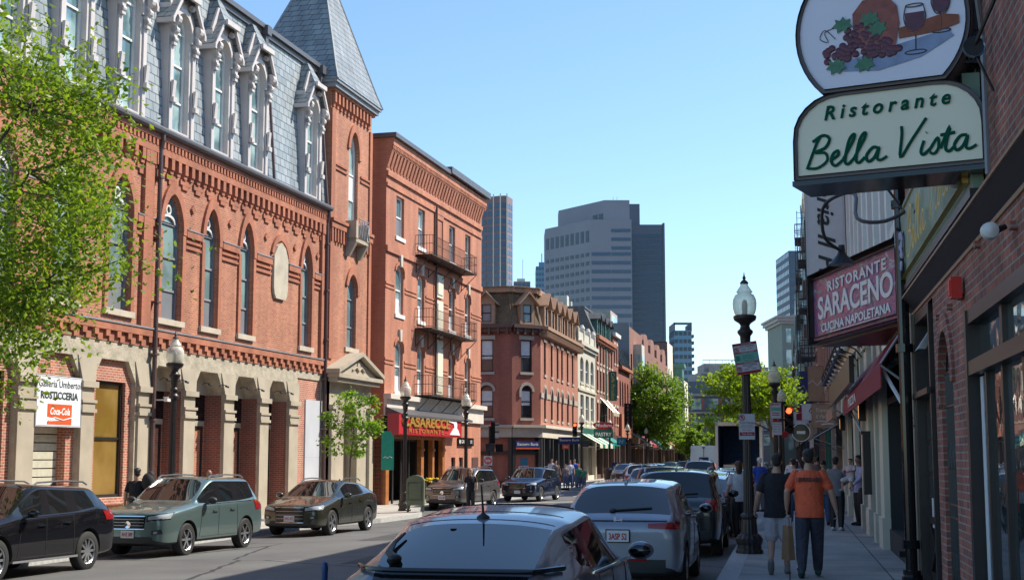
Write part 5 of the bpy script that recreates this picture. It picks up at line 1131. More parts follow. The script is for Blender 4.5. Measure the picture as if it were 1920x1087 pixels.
def make_car(name, S, pm, label):
    L, W, H = S['L'], S['W']/2, S['H']; gc = S.get('gc', .20); r = S['r']; wb = S['wb']/2
    zh0, zh1 = S['hood']; bf, br = S['belt']; xc, xh = S['cowl'], S['head']; xr, xg, zg = S['rend'], S['gbase'], S['gz']; rw = S.get('rw', .74)
    F = L/2; st = []
    def hoodst(x, zb, w, zh, zs): # station without cabin
        return (x, [(0, zb), (w*.8, zb), (w*.97, zb+.07), (w, (zb+zs)*.5+.06), (w*.975, zs), (w*.90, zs+(zh-zs)*.45), (w*.86, zs+(zh-zs)*.62), (w*.80, zs+(zh-zs)*.80), (w*.45, zh-.005), (0, zh)])
    def cabst(x, zb, w, zs, zr, k=1.0, ww=None):
        g = w*.95; t = rw*w*k/ .94 if False else w*rw*k; zt = zr-.10
        return (x, [(0, zb), (w*.8, zb), (w*.97, zb+.07), (w, (zb+zs)*.5+.04), (w*.985, zs-.03), (g, zs+.02), (t+.055, zt), (t, zr-.045), (t*.55, zr-.008), (0, zr)])
    zs0 = zh0-.10
    st.append(hoodst(F, gc+.06, W*.74, zh0-.06, zs0-.12))
    st.append(hoodst(F-.10, gc, W*.90, zh0, zs0-.03))
    st.append(hoodst(F-.40, gc-.02, W*.985, zh0+(zh1-zh0)*.3, zs0+.04))
    st.append(hoodst((F-.4+xc)/2, gc, W, zh0+(zh1-zh0)*.75, (zs0+bf)/2))
    st.append(hoodst(xc+.04, gc, W, zh1, bf-.02)); st.append(hoodst(xc, gc, W, zh1+.02, bf))
    cs = []
    def belt(x): return bf+(br-bf)*(xc-x)/(xc-xg)
    xa = xh
    st.append(cabst(xh, gc, W, belt(xh), H-.05, .96)); cs.append(len(st)-1)
    xb = S['bp']; xd = S['dp']; zpk = H
    for x in (xb+.05, xb-.04): st.append(cabst(x, gc, W, belt(x), H-.005, 1.0)); cs.append(len(st)-1)
    for x in (xd+.04, xd-.05): st.append(cabst(x, gc, W*.995, belt(x), H-S.get('drop', .02)*.5, .99)); cs.append(len(st)-1)
    if S.get('qx'): st.append(cabst(S['qx'], gc, W*.985, belt(S['qx'])+S.get('qrise', .06), H-S.get('drop', .02)*.9, .97))
    st.append(cabst(xr, gc, W*.97, belt(xr)+.05, H-S.get('drop', .02)-.01, .95)); ir = len(st)-1
    # rear glass base
    w = W*.95; gw = S.get('gw', .84)
    def rear(x, zb, w, zt, zs): return (x, [(0, zb), (w*.8, zb), (w*.97, zb+.07), (w, (zb+zs)*.5+.03), (w*.975, zs-.03), (w*.93, zs+.01), (w*(gw+.07), zt-.055), (w*gw, zt-.02), (w*gw*.53, zt-.002), (0, zt)])
    st.append(rear(xg, gc+.02, w, zg, min(br, zg-.07)))
    if S.get('trunk'): st.append(rear(-F+.12, gc+.03, W*.93, S['trunk'], S['trunk']-.12))
    st.append(rear(-F+.03, gc+.06, W*.90, S.get('tz', zg-.10), S.get('tz', zg-.10)-.12)); st.append(rear(-F, gc+.14, W*.82, S.get('tz', zg-.1)-.16, S.get('tz', zg-.10)-.26))
    bm = bmesh.new(); cl = bm.edges.layers.float.new('crease_edge'); rings = []
    for x, pts in st:
        R = [bm.verts.new((x, y, z)) for y, z in pts]; Lf = [bm.verts.new((x, -y, z)) for y, z in pts[1:-1]]
        rings.append((R, Lf))
    def full(i): R, Lf = rings[i]; return R+Lf[::-1]   # closed loop: 0..9, then 8'..1'
    n = 18; seg_tag = {}
    ih = 6
    for i in range(len(st)-1):
        A, B = full(i), full(i+1)
        for k in range(n):
            f = bm.faces.new((A[k], A[(k+1) % n], B[(k+1) % n], B[k])); kk = k if k < 9 else n-1-k
            t = 0
            if kk <= 1: t = 4
            if i >= 5 and i < ir and kk == 5:
                t = 2 if (i not in (7, 9)) else 5
                if S.get('qx') is None and i == ir-1: t = 0 if S.get('noq') else t
                if S.get('noqg') and i == ir-1: t = 0
            if i == 5 and kk in (7, 8): t = 1
            if i == ir and kk in (7, 8): t = 3
            if S.get('lowglass') and i == ir+1 and kk in (7, 8): t = 6
            if S.get('blackroof') and 6 <= i < ir-1 and kk in (7, 8): t = 6
            f.material_index = t
    for e_i, fl in ((0, 1), (len(st)-1, 0)):
        R, Lf = rings[e_i]; LL = [R[0]]+Lf+[R[-1]]
        for k in range(9):
            a = [R[k], R[k+1], LL[k+1], LL[k]]; a = [v for j, v in enumerate(a) if v not in a[:j]]
            f = bm.faces.new(a if fl else a[::-1]); f.material_index = 4 if k < 1 else 0
    bmesh.ops.recalc_face_normals(bm, faces=bm.faces)
    for e in bm.edges:
        ts = {f.material_index for f in e.link_faces}
        v0, v1 = e.verts; lon = abs(v0.co.x-v1.co.x) > .3*(v0.co-v1.co).length
        if len(ts) > 1 and ts & {1, 3}: e[cl] = .8
        elif len(ts) > 1 and ts & {2, 5} and lon and 0 in ts: e[cl] = .8
    def crk(i, k, v):
        A = full(i); B = full(i+1)
        for q in (k, (n-k) % n):
            e = bm.edges.get((A[q], B[q])); 
            if e: e[cl] = max(e[cl], v)
    for i in range(len(st)-1): crk(i, 4, .35); crk(i, 2, .4); 
    for q in range(7, 12):
        e = bm.edges.get((full(ir)[q], full(ir)[(q+1) % n]))
        if e: e[cl] = .7
        e = bm.edges.get((full(ir+1)[q], full(ir+1)[(q+1) % n]))
        if e: e[cl] = .75
    me = bpy.data.meshes.new('cage'); bm.to_mesh(me); bm.free(); ob = bpy.data.objects.new('cage', me); COL.objects.link(ob)
    for k in range(8): me.materials.append(None)
    sm = ob.modifiers.new('s', 'SUBSURF'); sm.levels = 2
    cut = MB()
    for x in (wb, -wb):
        for s in (-1, 1): cut.lathe([(r+.055, s*(W-.32)), (r+.055, s*(W+.3))], (x, 0, r+.01), 28, 'y')
    co = cut.build('cut', None)
    bo = ob.modifiers.new('b', 'BOOLEAN'); bo.object = co; bo.operation = 'DIFFERENCE'; bo.solver = 'EXACT'
    bpy.context.view_layer.update(); dg = bpy.context.evaluated_depsgraph_get(); ev = bpy.data.meshes.new_from_object(ob.evaluated_get(dg))
    bpy.data.objects.remove(ob); bpy.data.objects.remove(co)
    groups = {k: MB() for k in range(8)}; vt = [tuple(v.co) for v in ev.vertices]; maps = {k: {} for k in range(8)}
    for p in ev.polygons:
        c = p.center; t = p.material_index if p.material_index < 7 else 0
        for wx in (wb, -wb):
            d = sqrt((c.x-wx)**2+(c.z-r-.01)**2)
            nr = p.normal
            if d < r+.058 and abs(c.y) > W-.34 and (abs(nr.x*(c.x-wx)+nr.z*(c.z-r-.01)) > .6*d*1.0 and abs(nr.y) < .5 or (abs(nr.y) > .9 and abs(abs(c.y)-(W-.32)) < .01)): t = 7
        mp = maps[t]; g_ = groups[t]; idx = []
        for vi in p.vertices:
            if vi not in mp: mp[vi] = len(g_.v); g_.v.append(vt[vi])
            idx.append(mp[vi])
        g_.f.append(idx)
    bvh = BVHTree.FromPolygons(vt, [list(p.vertices) for p in ev.polygons]); bpy.data.meshes.remove(ev)
    root = empty(name, (0, 0, 0), 0, label, 'car')
    names = {0: 'body', 1: 'windshield', 2: 'side_windows', 3: 'rear_window', 4: 'lower_cladding', 5: 'window_pillars', 6: 'lower_rear_glass' if S.get('lowglass') else 'roof_glass', 7: 'wheel_arch_liners'}
    mats_ = {0: pm, 1: 'glass_car', 2: 'glass_car', 3: 'glass_car', 4: S.get('clad', 'plastic'), 5: 'blackg', 6: 'glass_car', 7: 'plastic'}
    parts = {}
    for k, g_ in groups.items():
        if not g_.f: continue
        if k in (2, 5, 7):
            for s_ in (-1, 1):
                for e_ in ((-1, 1) if k == 7 else (0,)):
                    q_ = MB(); mp = {}
                    for f_ in g_.f:
                        cx_ = sum(g_.v[i][0] for i in f_)/len(f_); cy_ = sum(g_.v[i][1] for i in f_)/len(f_)
                        if cy_*s_ > 0 and (e_ == 0 or cx_*e_ > 0):
                            for i in f_:
                                if i not in mp: mp[i] = len(q_.v); q_.v.append(g_.v[i])
                            q_.f.append([mp[i] for i in f_])
                    if q_.f: parts[k] = q_.build({2: 'side_window', 5: 'window_pillar', 7: 'wheel_arch_liner'}[k], mats_[k], root, smooth=True, recalc=False)
        else: parts[k] = g_.build(names[k], mats_[k], root, smooth=True, recalc=False)
    B = parts[0]
    for x, wn_ in ((wb, 'f'), (-wb, 'r')):
        for s in (-1, 1): wheel_parts(r, .22, S.get('spokes', 5), root, x, s*(W-.135), s)
    # lights and trim
    def sp(nm, mt, quads, d, eps=.006, n=8, m=4, sep=True, par=root):
        for q in quads:
            mb = MB(); patch(mb, bvh, q, d, n, m, eps); 
            if mb.f: mb.build(nm, mt, par, smooth=True, recalc=False)
    hl = S.get('hl', (W*.46, W*.90, zh0-.20, zh0-.05)); y0, y1, z0, z1 = hl
    sp('headlight', 'blackg', [[(9, s*y0, z0+.0), (9, s*y1, z0+.04), (9, s*y1, z1+.04), (9, s*y0, z1-.02)] for s in (-1, 1)], (-1, 0, 0), .008)
    sp('headlight_lens', 'lens_clear', [[(9, s*(y0+.03), z0+.03), (9, s*(y1-.04), z0+.065), (9, s*(y1-.02), z1+.015), (9, s*(y0+.03), z1-.04)] for s in (-1, 1)], (-1, 0, 0), .012)
    gr = S.get('gr', (W*.42, zh0-.30, zh0-.08))
    mb = MB(); patch(mb, bvh, [(9, -gr[0], gr[1]), (9, gr[0], gr[1]), (9, gr[0]*1.1, gr[2]), (9, -gr[0]*1.1, gr[2])], (-1, 0, 0), 10, 5, .010); mb.build('grille', 'blackg', root, smooth=True, recalc=False)
    ch = MB()
    for zz in (gr[1]-.01, gr[2]):
        q = seam_mesh(bvh, [(0, gr[0]*(k/6)*1.08, zz) for k in range(-6, 7)], (-1, 0, 0), off=-.014) if False else [bvh.ray_cast(Vector((9, gr[0]*(k/6)*1.06, zz)), Vector((-1, 0, 0)))[0] for k in range(-6, 7)]
        q = [p_+Vector((.012, 0, 0)) for p_ in q if p_]; 
        if len(q) > 2: ch.tube(q, .013, 5)
    if ch.v: ch.build('grille_trim', 'chrome', root)
    mb = MB(); patch(mb, bvh, [(9, -W*.7, gc+.07), (9, W*.7, gc+.07), (9, W*.62, gc+.20), (9, -W*.62, gc+.20)], (-1, 0, 0), 10, 3, .008); mb.build('air_intake', 'plastic', root, smooth=True, recalc=False)
    for s in (-1, 1):
        mb = MB(); patch(mb, bvh, [(9, s*W*.62, gc+.24), (9, s*W*.86, gc+.26), (9, s*W*.84, gc+.36), (9, s*W*.62, gc+.33)], (-1, 0, 0), 4, 3, .009); mb.f and mb.build('fog_lamp_recess', 'plastic', root, smooth=True, recalc=False)
        mb = MB(); patch(mb, bvh, [(9, s*W*.67, gc+.26), (9, s*W*.76, gc+.27), (9, s*W*.76, gc+.32), (9, s*W*.67, gc+.31)], (-1, 0, 0), 3, 2, .014); mb.f and mb.build('fog_lamp', 'lens_clear', root, smooth=True, recalc=False)
    mb = MB()
    for k in range(3):
        zz = gr[1]+(gr[2]-gr[1])*(k+1)/4; q = [bvh.ray_cast(Vector((9, gr[0]*(j/6)*1.0, zz)), Vector((-1, 0, 0)))[0] for j in range(-6, 7)]; q = [p_+Vector((.012, 0, 0)) for p_ in q if p_]
        if len(q) > 2: mb.tube(q, .007, 4)
    if mb.v: mb.build('grille_bars', 'steel', root)
    p0 = bvh.ray_cast(Vector((9, 0, S.get('pz', .50))), Vector((-1, 0, 0)))[0]
    mb = MB(); mb.box(p0.x+.01, p0.x+.025, -.155, .155, p0.z-.078, p0.z+.078); fp = mb.build('front_plate', 'plate', root)
    if S.get('plate'): text(S['plate'], 'red', fp, (p0.x+.028, 0, p0.z-.005), .11, (pi/2, 0, pi/2), .001, bold=.002, width=.26)
    # tail
    tl = S.get('tl', (W*.55, W*.93, .82, .98)); y0, y1, z0, z1 = tl
    sp('taillight', 'lens_red', [[(-9, s*y0, z0+.02), (-9, s*y1, z0), (-9, s*y1, z1), (-9, s*y0, z1-.02)] for s in (-1, 1)], (1, 0, 0), .010, 10)
    sp('side_lamp', 'lens_red', [[(-F+.03, s*3, z0+.02), (-F+.34, s*3, z0+.06), (-F+.30, s*3, z1-.01), (-F+.03, s*3, z1)] for s in (-1, 1)], None or (0, -1, 0), .008) if False else None
    for s in (-1, 1):
        mb = MB(); patch(mb, bvh, [(-F+.04, s*3, z0+.02), (-F+.22, s*3, z0+.07), (-F+.18, s*3, z1-.02), (-F+.04, s*3, z1)], (0, -s, 0), 5, 3, .008)
        if mb.f: mb.build('taillight_side', 'lens_red', root, smooth=True, recalc=False)
        mb = MB(); patch(mb, bvh, [(F-.30, s*3, hl[2]+.06), (F-.10, s*3, hl[2]+.05), (F-.10, s*3, hl[3]), (F-.42, s*3, hl[3]+.03)], (0, -s, 0), 5, 3, .008)
        if mb.f: mb.build('headlight_side', 'lens_clear', root, smooth=True, recalc=False)
    pz = S.get('rpz', .84); h = bvh.ray_cast(Vector((-9, 0, pz)), Vector((1, 0, 0)))[0]
    if h:
        mb = MB(); mb.box(h.x-.03, h.x-.012, -.155, .155, pz-.078, pz+.078); rp = mb.build('rear_plate', 'plate', root)
        fr_ = MB(); fr_.ring([(-.17, pz-.092), (.17, pz-.092), (.17, pz+.092), (-.17, pz+.092)], [(-.15, pz-.072), (.15, pz-.072), (.15, pz+.072), (-.15, pz+.072)], 0, .01); 
        fo = fr_.build('plate_frame', 'plastic', rp); fo.rotation_euler = (0, 0, -pi/2); fo.location = (h.x-.026, 0, 0)
        if S.get('rplate'): text(S['rplate'], 'red', rp, (h.x-.034, 0, pz-.01), .12, (pi/2, 0, -pi/2), .001, bold=.003, width=.25)
    mb = MB(); patch(mb, bvh, [(-9, W*.72, gc+.12), (-9, -W*.72, gc+.12), (-9, -W*.72, gc+.30), (-9, W*.72, gc+.30)], (1, 0, 0), 10, 3, .006); 
    if mb.f: mb.build('rear_valance', 'plastic', root, smooth=True, recalc=False)
    # seams and handles
    sm_ = MB()
    for s in (-1, 1):
        def zl(x): return belt(x)-.02
        for x, lean in ((xh+.48, .10), (xb, 0), (xd+.02, -.06)):
            pts = [(x+lean*(1-k/8), s*3, gc+.14+(zl(x)-gc-.14)*k/8) for k in range(9)]
            q = [bvh.ray_cast(Vector(p_), Vector((0, -s, 0)))[0] for p_ in pts]; q = [p_+Vector((0, s*.001, 0)) for p_ in q if p_ and abs(p_.y) > W*.6]
            if len(q) > 2: sm_.tube(q, .006, 4)
        q = [bvh.ray_cast(Vector((xh+.5+(xd-xh-.5)*k/10, s*3, gc+.14)), Vector((0, -s, 0)))[0] for k in range(11)]; q = [p_ for p_ in q if p_]
        if len(q) > 2: sm_.tube(q, .005, 4)
    sm_.build('door_seams', 'plastic', root)
    for s in (-1, 1):
        for x in (xb+.17, xd+.24):
            h = bvh.ray_cast(Vector((x, s*3, zl(x)-.13)), Vector((0, -s, 0)))[0]
            if h: mb = MB(); mb.box(-.10, .10, -.018, .018, -.016, .016); mb.build('door_handle', S.get('hm', 'chrome'), root, loc=(h.x, h.y+s*.015, h.z))
        mb = MB(); mx_, mz = xc-.38, belt(xc)+.03
        mb.hexa([(mx_-.02, s*W*.93, mz-.03), (mx_+.06, s*W*.93, mz-.03), (mx_+.05, s*(W+.04), mz), (mx_-.02, s*(W+.04), mz)], [(mx_-.02, s*W*.93, mz), (mx_+.06, s*W*.93, mz), (mx_+.05, s*(W+.04), mz+.03), (mx_-.02, s*(W+.04), mz+.03)])
        mb.ball((mx_+.02, s*(W+.13), mz+.07), (.07, .115, .078), 14, 9); mo = mb.build('mirror', S.get('mm', pm), root, smooth=True)
        mg = MB(); mg.ball((mx_-.048, s*(W+.13), mz+.07), (.028, .092, .056), 12, 6); mg.build('mirror_glass', 'mirror_glass', mo, smooth=True)
    # window trim line along the belt
    tr_ = MB()
    for s in (-1, 1):
        q = [bvh.ray_cast(Vector((xc-.25+(xr+.15-xc+.25)*k/14, s*3, belt(xc-.25+(xr+.15-xc+.25)*k/14)+.005)), Vector((0, -s, 0)))[0] for k in range(15)]; q = [p_+Vector((0, s*.003, 0)) for p_ in q if p_ and abs(p_.y) > W*.7]
        if len(q) > 2: tr_.tube(q, .010, 4)
    tr_.build('window_trim', S.get('tm', 'chrome'), root)
    if S.get('rails'):
        for s in (-1, 1):
            mb = MB(); t = W*rw*.93; mb.tube([(xh-.15, s*t, H-.06), (xh-.28, s*t, H+.005), ((xh+xr)/2, s*t*1.0, H+.025), (xr+.28, s*t*.98, H+.0), (xr+.12, s*t*.97, H-.06)], .018, 6); mb.build('roof_rail', S.get('rm', 'chrome'), root)
    # rear wiper
    zt = H-S.get('drop', .02)-.03
    if not S.get('trunk') and not S.get('nowiper'):
        mb = MB(); pp = []
        for k in range(7):
            t = k/6; h = bvh.ray_cast(Vector((-9, .10-.55*t*1, zg+.045+.035*t)), Vector((1, 0, 0)))[0]
            if h: pp.append(h+Vector((-.02, 0, 0)))
        if len(pp) > 2: mb.tube(pp, .013, 5); mb.ball(tuple(pp[0]), (.03, .05, .03), 8, 6); mb.build('rear_wiper', 'plastic', root)
    # shark fin
    mb = MB(); xf = xr+.28; zf_ = bvh.ray_cast(Vector((xf, 0, 9)), Vector((0, 0, -1)))[0]
    if zf_ and not S.get('mast'):
        z_ = zf_.z; mb.hexa([(xf-.08, -.025, z_), (xf+.10, -.02, z_), (xf+.10, .02, z_), (xf-.08, .025, z_)], [(xf-.08, -.004, z_+.07), (xf-.04, -.004, z_+.07), (xf-.04, .004, z_+.07), (xf-.08, .004, z_+.07)]); mb.build('antenna', pm, root, smooth=True)
    return root, bvh
FWD = Vector((.1933, .9811, 0)); BACK1 = Vector((-.243, -.970, 0))
def put(root, cx, cy, head, sc_=1.0, dz=0):
    root.location = (cx, cy, gz(cx, cy)+dz); root.rotation_euler = (0, 0, head); root.scale = (sc_, sc_, sc_); return root
def recolor(root, old, new):
    for ch in [root]+list(root.children_recursive):
        if ch.type == 'MESH' and ch.data.materials and ch.data.materials[0] == old:
            me = ch.data.copy(); me.materials[0] = new; ch.data = me
HF = atan2(.9811, .1933); HB = atan2(-.970, -.243)
G_PARK = 'cars parked along the right hand kerb'; G_LEFT = 'cars parked facing the camera on the left'; G_TRAF = 'cars queuing in the street beyond the crossing'
# liftback in the foreground
pm_silver = paint('silver_blue_paint', (.20, .23, .28), .6, .38, .9, .06); pm_hr = paint('silver_paint', (.27, .29, .34), .6, .36)
M['mirror_glass'] = mat('mirror_glass', (.06, .065, .07), .12, metal=1, noise=0)
S_lift = dict(L=4.48, W=1.76, H=1.49, gc=.17, r=.315, wb=2.70, hood=(.72, .98), belt=(.97, 1.04), cowl=1.20, head=.42, rend=-1.15, gbase=-2.08, gz=1.12, drop=.09, bp=.02, dp=-.78, rw=.70, tz=.95, lowglass=True, blackroof=False, hl=(.45, .8, .55, .7), tl=(.55, .80, .70, .95), mast=True, gw=.70, nowiper=True, rpz=.72, hm='silver', rails=False, spokes=5)
S_lift['hm'] = pm_silver
lift, bl = make_car('liftback', S_lift, pm_silver, 'silver blue liftback in the foreground seen from above behind, with mast antenna and sloping rear glass')
lift['label'] = 'silver blue liftback nearest the camera with mast antenna and sloping rear glass'
mb = MB(); q = [bl.ray_cast(Vector((-9, .74*k/9, 1.085)), Vector((1, 0, 0)))[0] for k in range(-9, 10)]
q = [p_+Vector((-.03, 0, .025)) for p_ in q if p_]; mb.tube(q, .018, 8); mb.build('spoiler', 'blackg', lift, smooth=True)
xa = -.98; za = bl.ray_cast(Vector((xa, 0, 9)), Vector((0, 0, -1)))[0].z
mb = MB(); mb.lathe([(.055, 0), (.045, .02), (.02, .035), (.014, .045)], (xa, 0, za-.005), 12); mb.tube([(xa, 0, za+.03), (xa-.075, 0, za+.25)], [.010, .006], 7); mb.build('mast_antenna', 'plastic', lift, smooth=True)
mb = MB(); q = [bl.ray_cast(Vector((.30, .50*k/8, 9)), Vector((0, 0, -1)))[0] for k in range(-8, 9)]; q = [p_+Vector((0, 0, .012)) for p_ in q if p_]; mb.tube(q, .022, 6); mb.build('sunroof_deflector', 'blackg', lift)
mb = MB(); 
for kx in (-.62, -1.03):
    q = [bl.ray_cast(Vector((kx, .56*k/10, 9)), Vector((0, 0, -1)))[0] for k in range(-10, 11)]; q = [p_+Vector((0, 0, .0)) for p_ in q if p_]; mb.tube(q, .005, 4)
mb.build('roof_seams', 'plastic', lift)
mb = MB()
pts = [(-1.95, .42), (-1.82, .50), (-1.6, .52), (-1.4, .50)]
q = [bl.ray_cast(Vector((x, y, 9)), Vector((0, 0, -1)))[0]+Vector((0, 0, .03)) for x, y in pts]; mb.tube(q, [.035, .026, .016, .010], 7); mb.ball(tuple(q[0]), (.07, .05, .035), 10, 6); mb.build('rear_wiper', 'plastic', lift, smooth=True)
mb = MB(); c = bl.ray_cast(Vector((-1.28, .16, 9)), Vector((0, 0, -1)))[0]; mb.lathe([(.025, 0), (.025, .004)], (c.x, c.y, c.z), 12); mb.build('brake_lamp_dot', 'plastic', lift)
put(lift, -.03, 12.0, HF, 1.03)
# compact suv behind it in the row
S_hr = dict(L=4.55, W=1.84, H=1.61, gc=.22, r=.34, wb=2.65, hood=(.80, 1.05), belt=(1.02, 1.12), cowl=1.25, head=.55, rend=-1.42, gbase=-2.06, gz=1.14, drop=.07, bp=.05, dp=-.85, rw=.72, tz=1.06, tl=(.42, .84, .93, 1.03), rpz=.84, rplate='3ASP 52', plate=None, spokes=5, noqg=True, hm='plastic', tm='plastic')
S_hr['hm'] = pm_hr
hr, bh = make_car('compact_suv', S_hr, pm_hr, 'silver compact suv with red plate lettering parked just ahead of the foreground liftback')
text('H', 'chrome', hr, (bh.ray_cast(Vector((-9, 0, 1.06)), Vector((1, 0, 0)))[0].x-.02, 0, 1.05), .12, (pi/2, 0, -pi/2), .004, bold=.003, name='emblem', width=.12)
mb = MB(); patch(mb, bh, [(-9, .40, .36), (-9, .15, .36), (-9, .15, .39), (-9, .40, .39)], (1, 0, 0), 4, 2, .012); patch(mb, bh, [(-9, -.15, .50), (-9, -.40, .50), (-9, -.40, .53), (-9, -.15, .53)], (1, 0, 0), 4, 2, .012); mb.build('reflector', 'lens_red', hr)
mb = MB(); patch(mb, bh, [(-9, .80, 1.035), (-9, -.80, 1.035), (-9, -.80, 1.05), (-9, .80, 1.05)], (1, 0, 0), 12, 1, .008); mb.build('tailgate_seam', 'plastic', hr)
put(hr, 1.92, 21.9, HF)
# general suv
pm_green = paint('sage_green_paint', (.12, .18, .175), .5, .3); pm_black = paint('black_paint', (.004, .004, .006), .0, .6); pm_olive = paint('dark_olive_paint', (.06, .062, .045), .6, .25)
pm_taupe = paint('grey_taupe_paint', (.16, .15, .15), .6, .28); pm_navy = paint('navy_paint', (.008, .018, .05), .4, .2); pm_dark = paint('charcoal_paint', (.02, .022, .026), .4, .2); pm_white = paint('white_car_paint', (.6, .62, .64), .1, .3); pm_red = paint('maroon_paint', (.16, .02, .02), .4, .25); pm_grey = paint('mid_grey_paint', (.22, .23, .24), .6, .3)
S_suv = dict(L=4.61, W=1.80, H=1.70, gc=.25, r=.355, wb=2.66, hood=(.99, 1.15), belt=(1.07, 1.12), cowl=.92, head=.26, rend=-1.72, gbase=-2.10, gz=1.16, drop=.04, bp=.0, dp=-.88, qx=-1.62, qrise=.03, rw=.76, tz=1.08, tl=(.60, .86, .90, 1.12), rpz=.88, plate='AHZ 389', spokes=6, rails=True, rm='alloy', mm='plastic')
S_suv['hm'] = pm_green; S_suv['hl'] = (.44, .84, .77, .91); S_suv['gr'] = (.38, .62, .88)
sub, b1 = make_car('family_suv', S_suv, pm_green, 'sage green suv with silver roof rails parked between a black suv and a dark crossover')
tag(sub, group=G_LEFT)
mb = MB(); h = b1.ray_cast(Vector((9, 0, .70)), Vector((-1, 0, 0)))[0]; mb.lathe([(.0, 0), (.075, .012), (.08, .0)], (h.x+.012, 0, .70), 16, 'x'); mb.build('emblem', 'chrome', sub)
put(sub, -7.72, 33.05, HB-radians(3), 1.03)
S_big = dict(S_suv); S_big.update(L=4.93, W=1.94, H=1.72, wb=2.82, r=.38, belt=(1.08, 1.16), gz=1.22, cowl=.98, head=.26, rend=-1.80, gbase=-2.26, qx=-1.72, rails=True, spokes=10, plate=None, tl=(.55, .92, .96, 1.14), hm='chrome', clad=pm_black, mm=None, rplate=None, qrise=.07, drop=.09)
S_big['mm'] = pm_black; S_big['tz'] = 1.14; S_big.pop('hl'); S_big.pop('gr')
acu, _ = make_car('large_suv', S_big, pm_black, 'glossy black suv cut off by the left edge of the street'); tag(acu, group=G_LEFT)
mb = MB(); mb.box(-1.0, 1.0, .90, .98, .30, .34); mb.box(-1.0, 1.0, -.98, -.90, .30, .34); mb.build('running_board', 'chrome', acu)
put(acu, -9.62, 26.55, HB-radians(2.5))
S_ux = dict(L=4.50, W=1.86, H=1.54, gc=.24, r=.36, wb=2.66, hood=(.88, 1.06), belt=(1.00, 1.14), cowl=1.02, head=.25, rend=-1.45, gbase=-2.0, gz=1.16, drop=.10, bp=-.02, dp=-.86, rw=.72, tz=1.06, tl=(.3, .88, .98, 1.06), plate='1PG 972', spokes=5, rails=True, rm='alloy', noqg=True)
S_ux['hm'] = pm_olive; S_ux['gr'] = (.40, .40, .80); S_ux['clad'] = 'plastic'
ux, _ = make_car('crossover', S_ux, pm_olive, 'dark olive crossover with large dark grille parked behind the sage green suv'); tag(ux, group=G_LEFT)
put(ux, -5.5, 40.75, HB-radians(2))
# waiting cars at the restaurant corner
def cc(src, x, y, h, pold, pnew, label, grp, s=1.0, name=None, dz=0):
    c = copy_tree(src); recolor(c, pold, pnew); c['label'] = label; c['group'] = grp; put(c, x, y, h, s, dz)
    if name: c.name = name
    return c
rx = cc(sub, -2.1, 60.5, HB-radians(6), pm_green, pm_taupe, 'grey taupe suv waiting behind the woman in black by the restaurant', G_LEFT, 1.03)
mdx = cc(acu, 1.0, 70.2, HB-radians(4), pm_black, pm_navy, 'navy blue suv waiting at the crossing behind the grey taupe suv', G_LEFT, .98)
# right parked row beyond the compact suv
cv = cc(sub, 3.55, 29.2, HF, pm_green, pm_dark, 'black suv with sunlit roof parked ahead of the silver compact suv', G_PARK, 1.0)
c3 = cc(ux, 4.95, 35.9, HF, pm_olive, pm_dark, 'charcoal crossover, third in the row along the right kerb', G_PARK, 1.0)
c4 = cc(hr, 6.2, 42.6, HF, pm_hr, pm_white, 'white crossover parked beside the tall lamp post', G_PARK, .96)
c5 = cc(ux, 9.0, 56.5, HF, pm_olive, pm_dark, 'dark crossover with red tail lamps parked below the open box truck', G_PARK, 1.0)
# traffic beyond
def onroad(lat, y): return curb_x(lat, y), y
tr = [(sub, pm_green, pm_red, 3.3, 50, 'maroon roofed suv in the lane beside the parked row', 1.0), (hr, pm_hr, pm_grey, 4.9, 62, 'silver suv with dark rear window halted mid street', 1.0), (ux, pm_olive, pm_grey, 11.0, 106, 'dusty grey crossover facing camera near the pastry awning', 1.0),
      (sub, pm_green, pm_white, 6.5, 75, 'white roofed suv in the middle of the queue', 1.0), (ux, pm_olive, pm_navy, 8.2, 89, 'navy crossover in the queue', 1.0), (hr, pm_hr, pm_navy, 7.8, 95, 'blue hatch in the queue ahead of the navy crossover', 1.0),
      (sub, pm_green, pm_taupe, 4.0, 83, 'taupe suv with lit brake lamps behind the mail van', 1.05), (ux, pm_olive, pm_grey, 10.4, 112, 'small grey car far along the queue', 1.0), (sub, pm_green, pm_navy, 7.2, 118, 'blue suv far along the queue', 1.0), (hr, pm_hr, pm_white, 9.8, 132, 'white car farthest along the queue', 1.0), (hr, pm_hr, pm_grey, 1.2, 106, 'grey car parked ahead of the box truck', 1.0), (ux, pm_olive, pm_white, 1.2, 114, 'white car parked two ahead of the box truck', 1.0)]
for src, po, pn, lat, y, lb, s in tr:
    x, yy = onroad(lat, y); h = HF if lat < 10.9 else HF+pi
    c = cc(src, x, yy, h, po, pn, lb, G_TRAF, s)
M['brake_lit'] = mat('lit_brake_lamp', (.6, .02, .02), .3, noise=0, emit=(1, .05, .02), es=2.5)
